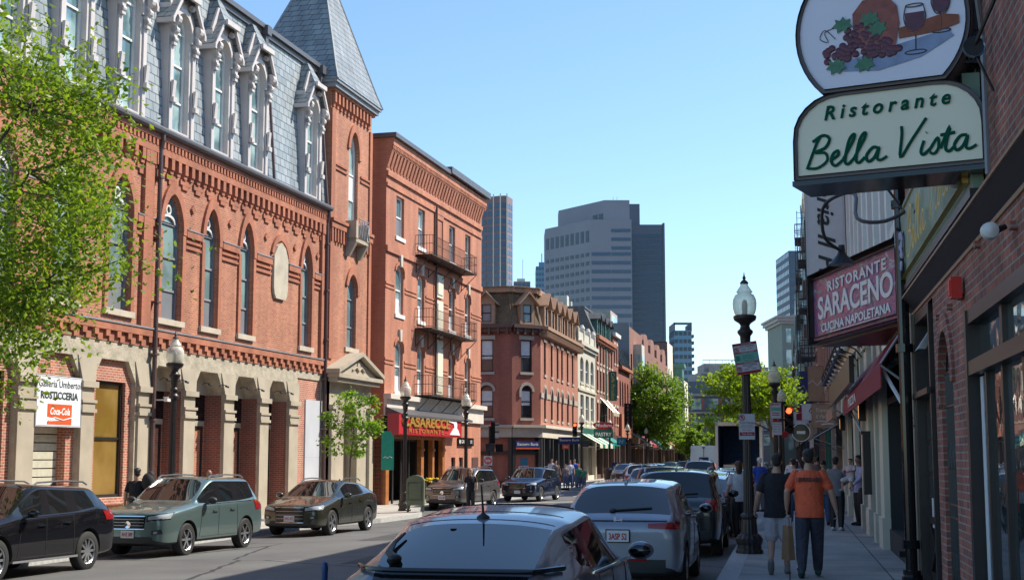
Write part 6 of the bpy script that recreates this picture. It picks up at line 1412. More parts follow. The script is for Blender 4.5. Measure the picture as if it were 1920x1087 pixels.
# mail van
V = empty('mail_van', (0, 0, 0), 0, 'white mail van with blue eagle panel stopped in the street beyond the queue', 'van')
m = MB(); m.hexa([(-2.9, -1.0, .35), (2.3, -1.0, .35), (2.3, 1.0, .35), (-2.9, 1.0, .35)], [(-2.85, -.86, 2.75), (1.1, -.86, 2.75), (1.1, .86, 2.75), (-2.85, .86, 2.75)]); m.hexa([(2.3, -.98, .35), (3.0, -.9, .4), (3.0, .9, .4), (2.3, .98, .35)], [(2.0, -.9, 1.5), (2.9, -.8, 1.1), (2.9, .8, 1.1), (2.0, .9, 1.5)])
bm_ = m.build('body', 'white', V); bm_.data.materials[0] = pm_white
m = MB(); m.hexa([(-2.93, -.30, 1.45), (-2.91, -.30, 1.45), (-2.91, .35, 1.45), (-2.93, .35, 1.45)], [(-2.91, -.35, 1.95), (-2.88, -.35, 1.95), (-2.88, .30, 1.95), (-2.91, .30, 1.95)]); m.build('eagle_panel', 'navy', V)
m = MB(); m.add([(-2.95, .28, 1.55), (-2.95, -.28, 1.75), (-2.95, -.05, 1.75), (-2.94, .25, 1.85)], [(0, 1, 2, 3)]); m.build('eagle_mark', 'txt_white', V)
m = MB(); m.box(-2.96, -2.92, -.95, .95, 1.2, 1.26); m.build('blue_stripe', 'navy', V); m = MB(); m.box(-2.99, -2.9, -.95, .95, .35, .6); m.build('rear_bumper', 'plastic', V)
for s in (-1, 1):
    m = MB(); m.box(-2.95, -2.9, min(s*.82, s*.94), max(s*.82, s*.94), 1.0, 1.5); m.build('tail_lamp', 'brake_lit', V); wheel_parts(.36, .22, 5, V, 1.9, s*.86, s); wheel_parts(.36, .22, 5, V, -1.9, s*.86, s)
m = MB(); m.box(-2.95, -2.9, -.012, .012, .7, 2.6); m.box(-2.97, -2.9, -.1, .1, 2.58, 2.66); m.build('door_gap', 'plastic', V); m = MB(); m.box(1.3, 2.1, -.99, -.93, 1.5, 2.1); m.box(1.3, 2.1, .93, .99, 1.5, 2.1); m.build('cab_window', 'glass_car', V)
x, yy = onroad(4.6, 99); put(V, x, yy, HF)
# box truck, rear open
BT = empty('box_truck', (0, 0, 0), 0, 'tall box truck with open cargo bay parked on the right of the street', 'truck')
m = MB(); 
m.box(-4, 2, -1.22, -1.16, 1.05, 3.7); m.box(-4, 2, 1.16, 1.22, 1.05, 3.7); m.box(-4, 2, -1.22, 1.22, 3.7, 3.78); m.box(-4, 2, -1.22, 1.22, .98, 1.05); m.box(1.94, 2, -1.16, 1.16, 1.05, 3.7); m.build('cargo_box', 'render_grey', BT)
m = MB(); m.box(-4.03, -3.98, -1.24, -1.1, .95, 3.8); m.box(-4.03, -3.98, 1.1, 1.24, .95, 3.8); m.box(-4.03, -3.98, -1.24, 1.24, 3.62, 3.82); m.box(-4.03, -3.98, -1.24, 1.24, .9, 1.05); m.build('rear_frame', 'white', BT)
M['blue_liner'] = mat('blue_liner', (.07, .14, .32), .6, noise=.2)
m = MB(); m.box(-3.9, 1.9, -1.15, -1.1, 1.06, 3.6); m.box(-3.9, 1.9, 1.1, 1.15, 1.06, 3.6); m.box(1.8, 1.93, -1.1, 1.1, 1.06, 3.6); m.build('cargo_liner', 'blue_liner', BT)
m = MB(); m.box(2.1, 4.0, -1.1, 1.1, .6, 2.6); m.build('cab', 'white', BT); m = MB(); m.box(-4.2, -4.0, -1.2, 1.2, .5, .62); m.box(-4.1, -4.0, -1.0, -.9, .3, 1); m.box(-4.1, -4.0, .9, 1.0, .3, 1); m.box(-4.1, -4.0, -.1, .1, .3, .9); m.build('tail_lift', 'steel', BT)
for s in (-1, 1): wheel_parts(.46, .3, 5, BT, -2.4, s*1.0, s); wheel_parts(.46, .3, 5, BT, 3.2, s*1.0, s)
x, yy = onroad(1.5, 79); put(BT, x, yy, HF)
for nm, lx, ly, sz, mt, lb in (('moving_box', -3.4, -.6, .5, 'trim_tan', 'brown carton low in the open cargo bay of the box truck'), ('packing_crate', -3.3, .55, .6, 'cream', 'pale crate on the left side of the open cargo bay'), ('stacked_carton', -2.8, .1, .7, 'wood', 'orange brown carton in the middle of the cargo bay')):
    q = MB(); q.box(-sz/2, sz/2, -sz/2, sz/2, 0, sz*.8); q.box(-sz/2-.004, sz/2+.004, -.04, .04, -.0, sz*.804); o = q.build(nm, mt); v = Vector((x, yy, gz(x, yy)+1.06))+FWD*lx+Vector((-FWD.y, FWD.x, 0))*ly; o.location = v; o.rotation_euler = (0, 0, HF); tag(o, lb, 'box')
# ================= people =================
def skinpart(mb, name, mt, parent, vox, smooth=3):
    o = mb.build(name, mt, parent, recalc=True)
    r = o.modifiers.new('r', 'REMESH'); r.mode = 'VOXEL'; r.voxel_size = vox; r.use_smooth_shade = True
    s = o.modifiers.new('s', 'SMOOTH'); s.factor = .5; s.iterations = smooth
    return o
def seg(mb, a, b, ra, rb, n=10):
    a, b = Vector(a), Vector(b); d = (b-a); L = d.length or 1e-6; t = d/L; P = []; R = []
    for k in (.15, .5, .8, 1): P.append(a-t*ra*sqrt(max(0, 1-k*k))); R.append(ra*k)
    P.append(a+d*.5); R.append((ra+rb)*.5)
    for k in (1, .8, .5, .15): P.append(b+t*rb*sqrt(max(0, 1-k*k))); R.append(rb*k)
    mb.tube(P, R, n)
def chain(mb, pts, rs, n=10):
    for i in range(len(pts)-1): seg(mb, pts[i], pts[i+1], rs[i], rs[i+1], n)
def loft(mb, secs, n=16):
    "secs: (cx,cy,z,rx,ry)"
    vs = []; fs = []
    for cx, cy, z, rx, ry in secs:
        for k in range(n): a = 2*pi*k/n; vs.append((cx+rx*cos(a), cy+ry*sin(a), z))
    m_ = len(secs); fs = [(i*n+k, i*n+(k+1) % n, (i+1)*n+(k+1) % n, (i+1)*n+k) for i in range(m_-1) for k in range(n)]+[list(range(n))[::-1], [(m_-1)*n+k for k in range(n)]]
    mb.add(vs, fs)
def hand(mb, w, d, curl=.5, side=1, sc_=1):
    "palm from wrist w along d, four fingers and a thumb"
    w = Vector(w); d = Vector(d).normalized(); out = Vector((side, 0, 0)); out = (out-d*out.dot(d)).normalized(); f = d.cross(out).normalized()
    if f.y < 0: f = -f       # knuckle row runs front to back
    inn = -out
    pc = w+d*.045; seg(mb, w, w+d*.02, .026, .028, 8)
    for k in (-1, 0, 1): seg(mb, w+d*.015+f*k*.018, w+d*.085+f*k*.024, .016, .014, 6)
    Ls = (.062, .074, .070, .055)
    for k in range(4):
        o = f*(.033-.022*k); p0 = w+d*.088+o; a = curl*(.5+.12*k); dd = (d*cos(a)+inn*sin(a)); p1 = p0+dd*Ls[k]*.45; a2 = a+curl*.9; d2 = d*cos(a2)+inn*sin(a2); p2 = p1+d2*Ls[k]*.35; a3 = a2+curl*.7; p3 = p2+(d*cos(a3)+inn*sin(a3))*Ls[k]*.25
        chain(mb, [p0, p1, p2, p3], [.0095, .0088, .008, .0072], 6)
    t0 = w+d*.03+f*.03; t1 = t0+(d*.6+f*.7+inn*.3).normalized()*.035; t2 = t1+(d*.9+f*.25+inn*.3).normalized()*.032; chain(mb, [t0, t1, t2], [.013, .011, .009], 6)
def person(label, x, y, head, h=1.75, pose=None, top='txt_black', bottom='txt_black', skin='skin', hair='hair', hairlen='short', sleeve='short', legs='long', shoes='rubber', vox=.016, group=None, build=1.0, female=False, cap=None, face=True, z=None, holds=None, loose=0, tilt=0):
    P = dict(Le=(-.26, -.02, 1.20), Lw=(-.29, .06, .96), Re=(.26, -.02, 1.20), Rw=(.29, .06, .96), Lk=(-.10, .02, .50), La=(-.10, -.02, .09), Rk=(.10, .02, .50), Ra=(.10, -.02, .09), Lf=0, Rf=0, curl=.5)
    P.update(pose or {}); root = empty('person', (x, y, gz(x, y)+(.15 if z is None else z)), head-pi/2, label, 'person', group); s = h/1.80; root.scale = (s*build, s*build, s)
    V_ = Vector; Ls, Rs = V_((-.185, 0, 1.465)), V_((.185, 0, 1.465)); Lh, Rh = V_((-.095, 0, .93)), V_((.095, 0, .93))
    b = MB()
    loft(b, [(0, 0, .86, .12, .09), (0, 0, .92, .160, .112), (0, -.008, 1.0, .158, .112), (0, 0, 1.14, .135, .098), (0, .005, 1.28, .160, .112), (0, 0, 1.40, .175, .11), (0, -.005, 1.47, .15, .085), (0, -.005, 1.51, .07, .06), (0, 0, 1.60, .052, .055)])
    # head with jaw, nose, ears
    b.ball((0, .0, 1.70), (.076, .094, .105), 16, 12); b.ball((0, .028, 1.645), (.056, .064, .062), 12, 8); b.ball((0, .098, 1.665), (.013, .018, .022), 8, 6)
    for sx in (-1, 1): b.ball((sx*.078, -.005, 1.675), (.012, .022, .032), 8, 6)
    for sh, e, w_, sd_ in ((Ls, P['Le'], P['Lw'], -1), (Rs, P['Re'], P['Rw'], 1)):
        chain(b, [sh, e, (V_(e)+V_(w_))/2, w_], [.054, .044, .042, .028]); dd = V_(w_)-V_(e); dd = (dd.normalized()*.8+V_((0, 0, -.35))).normalized()
        hand(b, w_, P.get('hd'+('L' if sd_ < 0 else 'R'), dd), P['curl'], sd_)
    for hp, k, a in ((Lh, P['Lk'], P['La']), (Rh, P['Rk'], P['Ra'])):
        k, a = V_(k), V_(a); calf = k+(a-k)*.35+V_((0, -.015, 0)); chain(b, [hp, hp+(k-hp)*.4, k, calf, a], [.088, .080, .056, .056, .036])
    skinpart(b, 'body', skin, root, vox*.62 if vox < .013 else vox*.8, 2)
    # top
    t = MB(); e_ = .016+loose
    loft(t, [(0, 0, .84 if legs != 'dress' else .55, .178+e_, .125+e_), (0, -.005, .95, .168+e_, .120+e_), (0, 0, 1.10, (.148 if female else .165)+e_, .112+e_), (0, .005, 1.28, .172+e_, .125+e_), (0, 0, 1.40, .190+e_*.8, .115+e_*.8), (0, -.005, 1.475, .155+e_*.5, .085+e_*.5), (0, -.005, 1.515, .085, .07)])
    for sh, e, w_ in ((Ls, P['Le'], P['Lw']), (Rs, P['Re'], P['Rw'])):
        e, w_ = V_(e), V_(w_)
        if sleeve == 'short': chain(t, [sh, sh+(e-sh)*.72], [.056+loose*.3, .060+loose*.6])
        elif sleeve == 'long': chain(t, [sh, e, e+(w_-e)*.9], [.066, .055, .042])
        elif sleeve == 'none': seg(t, sh, sh+(e-sh)*.08, .055, .05)
    T = skinpart(t, 'shirt', top, root, vox, 7)
    # bottom
    q = MB(); loft(q, [(0, 0, .84, .175, .125), (0, 0, .92, .175, .128), (0, -.004, 1.0, .168, .122), (0, 0, 1.03, .15, .11)])
    for hp, k, a in ((Lh, P['Lk'], P['La']), (Rh, P['Rk'], P['Ra'])):
        k, a = V_(k), V_(a); hp2 = hp+V_((0, 0, -.02))
        if legs == 'long': chain(q, [hp2, hp2+(k-hp2)*.45, k, k+(a-k)*.45, a+(k-a)*.04], [.112, .108, .092, .082, .066])
        elif legs == 'short': chain(q, [hp2, hp2+(k-hp2)*.5, hp2+(k-hp2)*.86], [.108, .112, .105])
    if legs in ('long', 'short'): skinpart(q, 'trousers' if legs == 'long' else 'shorts', bottom, root, vox, 2)
    for nm, k, a, fp in (('L', P['Lk'], P['La'], P['Lf']), ('R', P['Rk'], P['Ra'], P['Rf'])):
        a = V_(a); m = MB(); c, sn = cos(fp), sin(fp)   # fp>0: heel raised
        def R(yy, zz): return V_((a.x, a.y+yy*c+zz*sn, a.z-yy*sn+zz*c))
        chain(m, [R(-.04, -.04), R(.05, -.045), R(.13, -.05), R(.20, -.055)], [.048, .052, .050, .034], 8); seg(m, R(-.02, -.01), R(0, 0), .042, .040, 8)
        so = skinpart(m, 'shoe', shoes, root, vox*.9, 1)
    # hair
    g = MB()
    if hairlen == 'short': g.ball((0, -.016, 1.735), (.083, .096, .085), 14, 10); g.ball((0, -.045, 1.685), (.070, .062, .075), 12, 8); g.ball((0, .045, 1.775), (.06, .045, .035), 10, 6)
    elif hairlen == 'long': g.ball((0, -.014, 1.735), (.088, .100, .088), 14, 10); g.ball((0, -.055, 1.62), (.085, .06, .15), 12, 8)
    elif hairlen == 'bun': g.ball((0, -.014, 1.735), (.084, .098, .084), 14, 10); g.ball((0, -.09, 1.79), (.045, .045, .045), 10, 8)
    if hairlen != 'none': skinpart(g, 'hair', hair, root, vox*.7, 2)
    if cap: m = MB(); m.ball((0, -.005, 1.762), (.088, .10, .062), 14, 8); m.box(-.06, .06, .06, .17, 1.745, 1.757); m.build('cap', cap, root, smooth=True)
    if face:
        m = MB()
        for sx in (-1, 1): m.ball((sx*.031, .084, 1.70), (.012, .008, .006), 8, 6)
        m.build('eyes', 'txt_black', root); m = MB(); m.ball((0, .092, 1.630), (.024, .008, .005), 8, 5); m.build('mouth', 'red', root)
    if tilt: root.rotation_euler = (0, tilt, head-pi/2)
    return root
M['tee_orange'] = mat('orange_cotton', (.80, .13, .055), .85, noise=.14, nscale=6, bump=.9); M['tee_black'] = mat('black_cotton', (.016, .016, .021), .85, noise=.2, nscale=6, bump=.9)
M['shorts_grey'] = mat('pale_grey_cotton', (.48, .46, .50), .85, noise=.12, nscale=6, bump=.9); M['track'] = mat('charcoal_track_fabric', (.045, .048, .07), .75, noise=.2, nscale=6, bump=.9)
M['shoe_grey'] = mat('grey_suede', (.22, .23, .22), .8, noise=.15); M['shoe_green'] = mat('dark_green_shoe', (.02, .07, .06), .6, noise=.15)
for k, c in dict(cl_white=(.62, .62, .64), cl_blue=(.03, .09, .45), cl_lilac=(.45, .42, .60), cl_floral=(.55, .42, .42), cl_green=(.03, .22, .13), cl_denim=(.07, .11, .20), cl_taupe=(.17, .13, .12), cl_stripe=(.35, .38, .46), cl_grey=(.18, .18, .20)).items(): M[k] = mat(k.replace('cl_', 'cloth_'), c, .85, noise=.12, nscale=9)
M['hair_blond'] = mat('blond_hair', (.55, .30, .12), .5, noise=.2, nscale=50); M['hair_white'] = mat('white_hair', (.6, .6, .6), .5, noise=.1, nscale=50); M['hair_brown'] = mat('brown_hair', (.06, .03, .02), .5, noise=.2, nscale=50)
om = person('man in orange t-shirt and dark track trousers walking away', 4.40, 20.75, HF, 1.86, dict(Le=(-.30, -.05, 1.21), Lw=(-.31, .05, .98), Re=(.30, -.04, 1.20), Rw=(.36, .02, .95), Lk=(-.11, .00, .50), La=(-.13, -.22, .12), Lf=.25, Rk=(.10, .16, .53), Ra=(.10, .22, .10), Rf=-.05, curl=.75), 'tee_orange', 'track', shoes='shoe_green', vox=.011, build=1.03, loose=.014)
text('JUST FORGE AHEAD', 'txt_black', om, (0, -.138, 1.375), .085, (pi/2-.10, 0, 0), .012, bold=.002, width=.35, name='shirt_lettering')
for sx, kx, ax in ((-1, Vector((-.11, .0, .50)), Vector((-.13, -.22, .12))), (1, Vector((.10, .16, .53)), Vector((.10, .22, .10)))):
    m = MB(); hp = Vector((sx*.095, 0, .93)); pts = [hp+Vector((sx*.108, 0, -.05)), hp+(kx-hp)*.5+Vector((sx*.099, 0, 0)), kx+Vector((sx*.078, 0, 0)), kx+(ax-kx)*.5+Vector((sx*.066, 0, 0)), ax+Vector((sx*.056, 0, .03))]
    for dy in (-.016, .016): m.tube([p+Vector((0, dy, 0)) for p in pts], .0075, 5)
    m.build('side_stripe', 'cl_white', om)
bk = person('man in black t-shirt and pale grey shorts walking beside the man in orange', 4.06, 21.45, HF, 1.80, dict(Le=(-.27, -.03, 1.20), Lw=(-.33, .05, .97), Re=(.27, -.02, 1.20), Rw=(.30, .10, .98), Lk=(-.10, .02, .50), La=(-.11, -.28, .20), Lf=.85, Rk=(.11, .06, .50), Ra=(.12, .04, .09), curl=.7), 'tee_black', 'shorts_grey', legs='short', shoes='shoe_grey', vox=.011, build=1.02, loose=.018)
m = MB(); m.lathe([(.028, 0), (.031, .008), (.028, .016)], (-.325, .045, .985), 12); m.build('wristband', 'txt_black', bk)
# carried paper bag hangs from the man in orange's left hand
bg_ = MB(); M['kraft'] = mat('kraft_paper', (.30, .17, .09), .85, noise=.12, nscale=5, bump=.2)
bg_.hexa([(-.05, -.14, 0), (.05, -.14, 0), (.05, .14, 0), (-.05, .14, 0)], [(-.035, -.10, .46), (.035, -.10, .46), (.035, .10, .46), (-.035, .10, .46)])
pb = empty('paper_bag', (om.location.x-.31, om.location.y+.10, .40), HF-pi/2+.5, 'tall brown paper bag with twisted handles hanging between the two walking men', 'bag'); bgo = bg_.build('bag', 'kraft', pb)
m = MB(); 
for s in (-.03, .03): m.tube([(s, -.05, .45), (s, -.035, .56), (0, 0, .60), (s, .035, .56), (s, .05, .45)], .005, 5)
m.build('handle', 'cl_white', pb); pb.scale = (1.0, .85, 1.08)
bh_ = person('dark haired adult in dark clothes carrying a toddler on the pavement', 7.85, 33.9, HF-.3, 1.76, dict(Le=(-.26, .12, 1.22), Lw=(-.10, .28, 1.18), Re=(.27, .08, 1.20), Rw=(.08, .27, 1.10)), 'cl_grey', 'txt_black', shoes='cl_white', vox=.014)
def child(label, x, y, head, z, top, skin='skin', seated=True, h=.95):
    return person(label, x, y, head, h, dict(Le=(-.25, .12, 1.25), Lw=(-.16, .28, 1.25), Re=(.25, .10, 1.25), Rw=(.16, .26, 1.2), Lk=(-.18, .32, .82), La=(-.2, .28, .45), Rk=(.18, .32, .82), Ra=(.2, .28, .45)), top, 'cl_white', skin, legs='short', shoes='cl_white', vox=.02, build=1.2, z=z)
child('toddler in floral top held on an arm', 8.12, 33.55, HF+2.6, .92, 'cl_floral')
person('woman in floral blouse beside the adult carrying a toddler', 8.15, 36.6, HF, 1.66, dict(Lw=(-.2, .15, 1.0)), 'cl_taupe', 'cl_denim', hairlen='bun', vox=.016, female=True)
person('person in white shirt partly hidden behind the toddler', 7.75, 38.5, HF+.2, 1.72, None, 'cl_white', 'cl_denim', hairlen='short', vox=.018)
dw = person('man in pale lilac shirt leaning out of a restaurant doorway', FR.w(37.2, .05)[0], FR.w(37.2, .05)[1], HF+pi/2+.5, 1.80, dict(Re=(.24, .15, 1.25), Rw=(.16, .42, 1.20), Le=(-.24, .1, 1.22), Lw=(-.2, .3, 1.05), curl=.3), 'cl_lilac', 'txt_black', 'skin_dark', sleeve='long', vox=.015)
person('white haired man in bright blue shirt on the pavement', 8.05, 45.5, HF+.5, 1.74, dict(Lw=(-.2, .2, 1.05)), 'cl_blue', 'cl_grey', hair='hair_white', vox=.016)
person('brown haired woman in white top standing behind the lamp post', 5.05, 31.2, HF+.4, 1.66, dict(Re=(.26, .1, 1.22), Rw=(.2, .28, 1.1)), 'cl_white', 'txt_black', hair='hair_brown', hairlen='long', vox=.015, female=True)
person('woman with sun hat and floral top in the distance on the right pavement', 9.45, 46.5, HF, 1.66, None, 'cl_floral', 'cl_denim', hairlen='long', hair='hair_brown', cap='cl_white', vox=.016, female=True)
person('blond woman in black t-shirt crossing in front of the taupe suv', -1.66, 56.3, HB+.25, 1.68, dict(Le=(-.26, .02, 1.2), Lw=(-.27, .12, 1.0)), 'tee_black', 'txt_black', hair='hair_blond', hairlen='short', vox=.014, z=0, female=True)
person('man in black cap and black t-shirt carrying a dark bag past the yellow blind window', -9.0, 33.6, HB+pi+.3, 1.80, dict(Re=(.26, .1, 1.3), Rw=(.15, .1, 1.5)), 'tee_black', 'cl_denim', hairlen='short', cap='txt_black', vox=.014)
m = MB(); m.ball((0, 0, 0), (.16, .14, .22), 14, 10); m.ball((.05, .03, .14), (.10, .10, .12), 10, 8); bq = m.build('shoulder_bag', 'rubber', smooth=True); bq.location = (-8.72, 33.55, 1.32); tag(bq, 'dark bulky bag slung over the shoulder of the man in the cap', 'bag')
person('passer-by whose head shows above the green suv', -8.7, 40.2, HF, 1.72, None, 'cl_grey', 'cl_denim', 'skin_dark', hairlen='none', vox=.016)
GF = 'family group waiting at the far corner'
for lb, x, y, hd, h, kw in (('man in striped shirt at far corner behind woman in brown cardigan', 2.55, 89.5, 0, 1.78, dict(top='cl_stripe', bottom='cl_denim')), ('woman in brown cardigan and black shorts at the far corner', 2.75, 87.3, .3, 1.66, dict(top='cl_taupe', bottom='txt_black', legs='short', hairlen='long', hair='hair_brown', sleeve='long', female=True)),
        ('girl in dark top left of the woman in white tee', 3.30, 86.5, .2, 1.45, dict(top='cl_grey', bottom='cl_denim', hairlen='long', female=True)), ('woman in white t-shirt and jeans at the far corner', 3.62, 87.2, .2, 1.68, dict(top='cl_white', bottom='cl_denim', hairlen='long', hair='hair_brown', female=True)),
        ('tall adult behind the boy in green', 3.95, 88.4, 0, 1.76, dict(top='cl_blue', bottom='cl_denim')), ('boy in green top and red cap at the kerb', 4.12, 86.6, .1, 1.42, dict(top='cl_green', bottom='cl_denim', cap='red_bright')), ('small child in green beside the boy in red cap', 4.45, 86.4, -.2, 1.25, dict(top='cl_green', bottom='cl_denim'))):
    person(lb, x, y, HB+hd, h, None, vox=.03, group=GF, **kw)
rp_ = random.Random(4)
for i, (lb, lat, y) in enumerate((('distant pedestrian in pale top on right pavement', -1.2, 70), ('distant pedestrian in blue on right pavement near kerb', -.5, 78), ('distant pedestrian in dark coat by the shopfronts', -2.3, 64), ('distant pedestrian far off in white', -1.6, 92), ('distant pedestrian in taupe near the striped awning', -2.2, 55))):
    person(lb, curb_x(lat, y), y, HF+(pi if i % 2 else 0), 1.65+.03*i, None, ['cl_white', 'cl_blue', 'txt_black', 'cl_white', 'cl_taupe'][i], 'cl_denim', vox=.03, group='distant pedestrians on the right pavement')
# ================= street furniture =================
def globemat():
    m, nt, N, L, p = _new('lamp_globe'); p.inputs['Base Color'].default_value = (.80, .80, .72, 1); p.inputs['Roughness'].default_value = .25
    t = N.new('ShaderNodeBsdfTransparent'); t.inputs[0].default_value = (.95, .95, .9, 1); ms = N.new('ShaderNodeMixShader'); 
    lw = N.new('ShaderNodeLayerWeight'); lw.inputs[0].default_value = .35; mr = N.new('ShaderNodeMapRange'); L.new(lw.outputs['Facing'], mr.inputs[0]); mr.inputs[3].default_value = .45; mr.inputs[4].default_value = .95
    L.new(mr.outputs[0], ms.inputs[0]); L.new(t.outputs[0], ms.inputs[1]); L.new(p.outputs[0], ms.inputs[2]); L.new(ms.outputs[0], N['Material Output'].inputs[0]); return m
M['globe'] = globemat(); M['lampmetal'] = mat('brown_black_iron', (.030, .022, .022), .4, noise=.2, nscale=6)
def make_lamp():
    R_ = empty('street_lamp', (0, 0, 0), 0, 'lamp', 'street lamp')
    m = MB(); m.lathe([(.25, 0), (.25, .06), (.22, .09), (.22, .16), (.24, .20), (.25, .27), (.21, .33), (.155, .37), (.14, .62), (.16, .66), (.16, .70), (.11, .74)], (0, 0, 0), 32, flute=.06); m.build('base', 'lampmetal', R_)
    m = MB(); m.lathe([(.098, .70), (.088, 1.2), (.075, 3.55)], (0, 0, 0), 32, flute=.10); m.lathe([(.13, 2.0), (.13, 2.04)], n=16) if False else None
    m.build('pole', 'lampmetal', R_)
    m = MB(); m.lathe([(.095, 3.5), (.13, 3.53), (.13, 3.57), (.085, 3.62), (.08, 3.66), (.105, 3.70), (.105, 3.73), (.075, 3.78), (.095, 3.9), (.10, 4.0), (.145, 4.06), (.145, 4.10), (.10, 4.14), (.085, 4.2), (.11, 4.24), (.20, 4.30), (.215, 4.34), (.215, 4.38), (.17, 4.40)], (0, 0, 0), 24); m.build('capital', 'lampmetal', R_, smooth=True)
    m = MB(); m.lathe([(.165, 4.39), (.19, 4.43), (.215, 4.52), (.222, 4.62), (.21, 4.70), (.175, 4.775), (.13, 4.80), (.125, 4.815), (.155, 4.83), (.11, 4.90), (.075, 4.95), (.07, 5.0)], (0, 0, 0), 28); g_ = m.build('globe', 'globe', R_, smooth=True)
    m = MB(); m.lathe([(.05, 4.4), (.055, 4.62), (.03, 4.68), (.001, 4.69)], (0, 0, 0), 12); m.build('lamp_tube', 'cream', g_)
    m = MB(); m.lathe([(.075, 4.99), (.08, 5.01), (.045, 5.05), (.02, 5.07), (.035, 5.10), (.015, 5.14), (.002, 5.22)], (0, 0, 0), 14); m.build('finial', 'lampmetal', R_, smooth=True)
    return R_
lamp0 = make_lamp(); GL = 'acorn globe street lamps along the street'
LP = [(-8.42, 34.6, 'street lamp in front of the brick hall doorways beside sage green suv', 1, .15), (-4.14, 54.0, 'street lamp beside the olive storage box and restaurant sign', 1, .15), (-2.12, 64.2, 'street lamp in front of the plain brick wall right of the restaurant sign', 1, .15),
      (4.37, 25.9, 'tall near street lamp carrying two parking signs on right pavement', 1, .15), (9.38, 49.6, 'street lamp behind the tallest one, beside red signal on right pavement', 1, .15), (5.08, 101.5, 'street lamp at far corner beside the amber red signal', 1, .15), (8.2, 117, 'street lamp in front of the pastry shop awning', 1, .15), (10.9, 131.5, 'street lamp left of the large green tree', 1, .15), (14.3, 148.5, 'street lamp under left edge of the large green tree', 1, .15), (18.2, 168, 'street lamp under the large green tree', 1, .15), (22, 187, 'far street lamp right of the large green tree', 1, .15), (12.9, 66.5, 'street lamp partly hidden by the yellow green tree', .97, .15), (28.5, 150, 'far street lamp right of the mail van', 1, .15), (25.5, 208, 'farthest left street lamp before the dark modern block', 1, .15)]
for i, (x, y, lb, s, dz) in enumerate(LP):
    o = lamp0 if i == 0 else copy_tree(lamp0); o.location = (x, y, gz(x, y)+dz); o['label'] = lb; o['group'] = GL; o.rotation_euler = (0, 0, i*.7)
# parking signs on lamp four
def nopark(B, cx, cz, r, d):
    m = MB(); m.lathe([(r*.82, 0), (r*.82, .004), (r, .004), (r, 0), (r*.82, 0)], (cx, -d-.004, cz), 24, 'y', caps=False); a = .785; m.hexa([(cx-r*.66, -d-.006, cz+r*.5), (cx-r*.5, -d-.006, cz+r*.66), (cx-r*.5, -d, cz+r*.66), (cx-r*.66, -d, cz+r*.5)], [(cx+r*.5, -d-.006, cz-r*.66), (cx+r*.66, -d-.006, cz-r*.5), (cx+r*.66, -d, cz-r*.5), (cx+r*.5, -d, cz-r*.66)]); m.build('prohibition_ring', 'red', B)
    text('P', 'txt_black', B, (cx, -d-.005, cz), r*1.5, (pi/2, 0, 0), .001)
def board(name, label, cat, loc, rz, w, h, th, mt, border=None, group=None, roll=0, hgt=0):
    root = empty(name, loc, rz, label, cat, group); root.rotation_euler = (0, roll, rz)
    m = MB(); m.box(-w/2, w/2, -th/2, th/2, -h/2, h/2); m.build('panel', mt, root)
    if border: m = MB(); b = border[1]; m.ring(rect(-w/2-b*.2, w/2+b*.2, -h/2-b*.2, h/2+b*.2), rect(-w/2+b, w/2-b, -h/2+b, h/2-b), -th/2-.012, th/2+.012); m.build('frame', border[0], root)
    return root
M['sign_face'] = mat('sign_white', (.62, .63, .66), .4, noise=.03); M['sign_red'] = mat('sign_red', (.40, .03, .05), .4, noise=0); M['sign_green'] = mat('sign_pale_green', (.20, .48, .40), .4, noise=0); M['sg_txt'] = mat('sign_green_ink', (.03, .25, .16), .5, noise=0)
lx, ly = 4.37, 25.9; gl_ = .15
s1 = board('parking_sign', 'large tilted parking sign with red and green bands on the near lamp post', 'sign', (lx-.01, ly-.17, 1.9+183*25.7/2600+.02), .12, .46, .58, .004, 'sign_face', ('sign_red', .015), roll=-.13)
s1.rotation_euler = (0, radians(-9), .10)
for z0, z1, mt in ((.245, .285, 'sign_red'), (.10, .125, 'sign_red'), (-.075, .10, 'sign_green'), (-.10, -.075, 'sign_red'), (-.285, -.24, 'sign_red')):
    m = MB(); m.box(-.22, .22, -.006, -.003, z0, z1); m.build('colour_band', mt, s1)
for tx_, z_, mt, wd, sz in (('TOW ZONE', .265, 'txt_white', .2, .035), ('VALET PARKING', .215, 'txt_black', .28, .036), ('LOADING ZONE', .112, 'txt_white', .25, .024), ('RESIDENT', .045, 'sg_txt', .2, .035), ('PERMIT PARKING', .0, 'sg_txt', .22, .03), ('MON - FRI', -.045, 'sg_txt', .18, .028), ('TOW ZONE', -.088, 'txt_white', .2, .024), ('VALET PARKING', -.13, 'txt_black', .28, .036), ('ONLY', -.165, 'txt_black', .1, .034), ('6PM - 11PM', -.205, 'txt_black', .22, .03), ('9AM - 5PM', .165, 'txt_black', .2, .03)):
    text(tx_, mt, s1, (.03, -.009, z_), sz, ext=.001, width=wd)
nopark(s1, -.165, .175, .045, .006); nopark(s1, -.165, -.185, .045, .006); m = MB(); m.box(-.20, -.13, -.009, -.006, -.03, .06); m.build('green_square', 'sg_txt', s1)
s2 = board('street_cleaning_sign', 'small white no parking street cleaning sign low on near lamp post', 'sign', (lx-.03, ly-.16, 1.9+57*25.7/2600+.0), .10, .30, .47, .004, 'sign_face')
nopark(s2, -.09, .165, .055, .003)
for tx_, z_, mt, wd, sz in (('Street Cleaning', .075, 'sign_red', .25, .045), ('8 AM to 12 NOON', .02, 'txt_black', .2, .026), ('EACH WEEK', -.06, 'sign_red', .17, .03)): text(tx_, mt, s2, (0, -.005, z_), sz, ext=.001, width=wd)
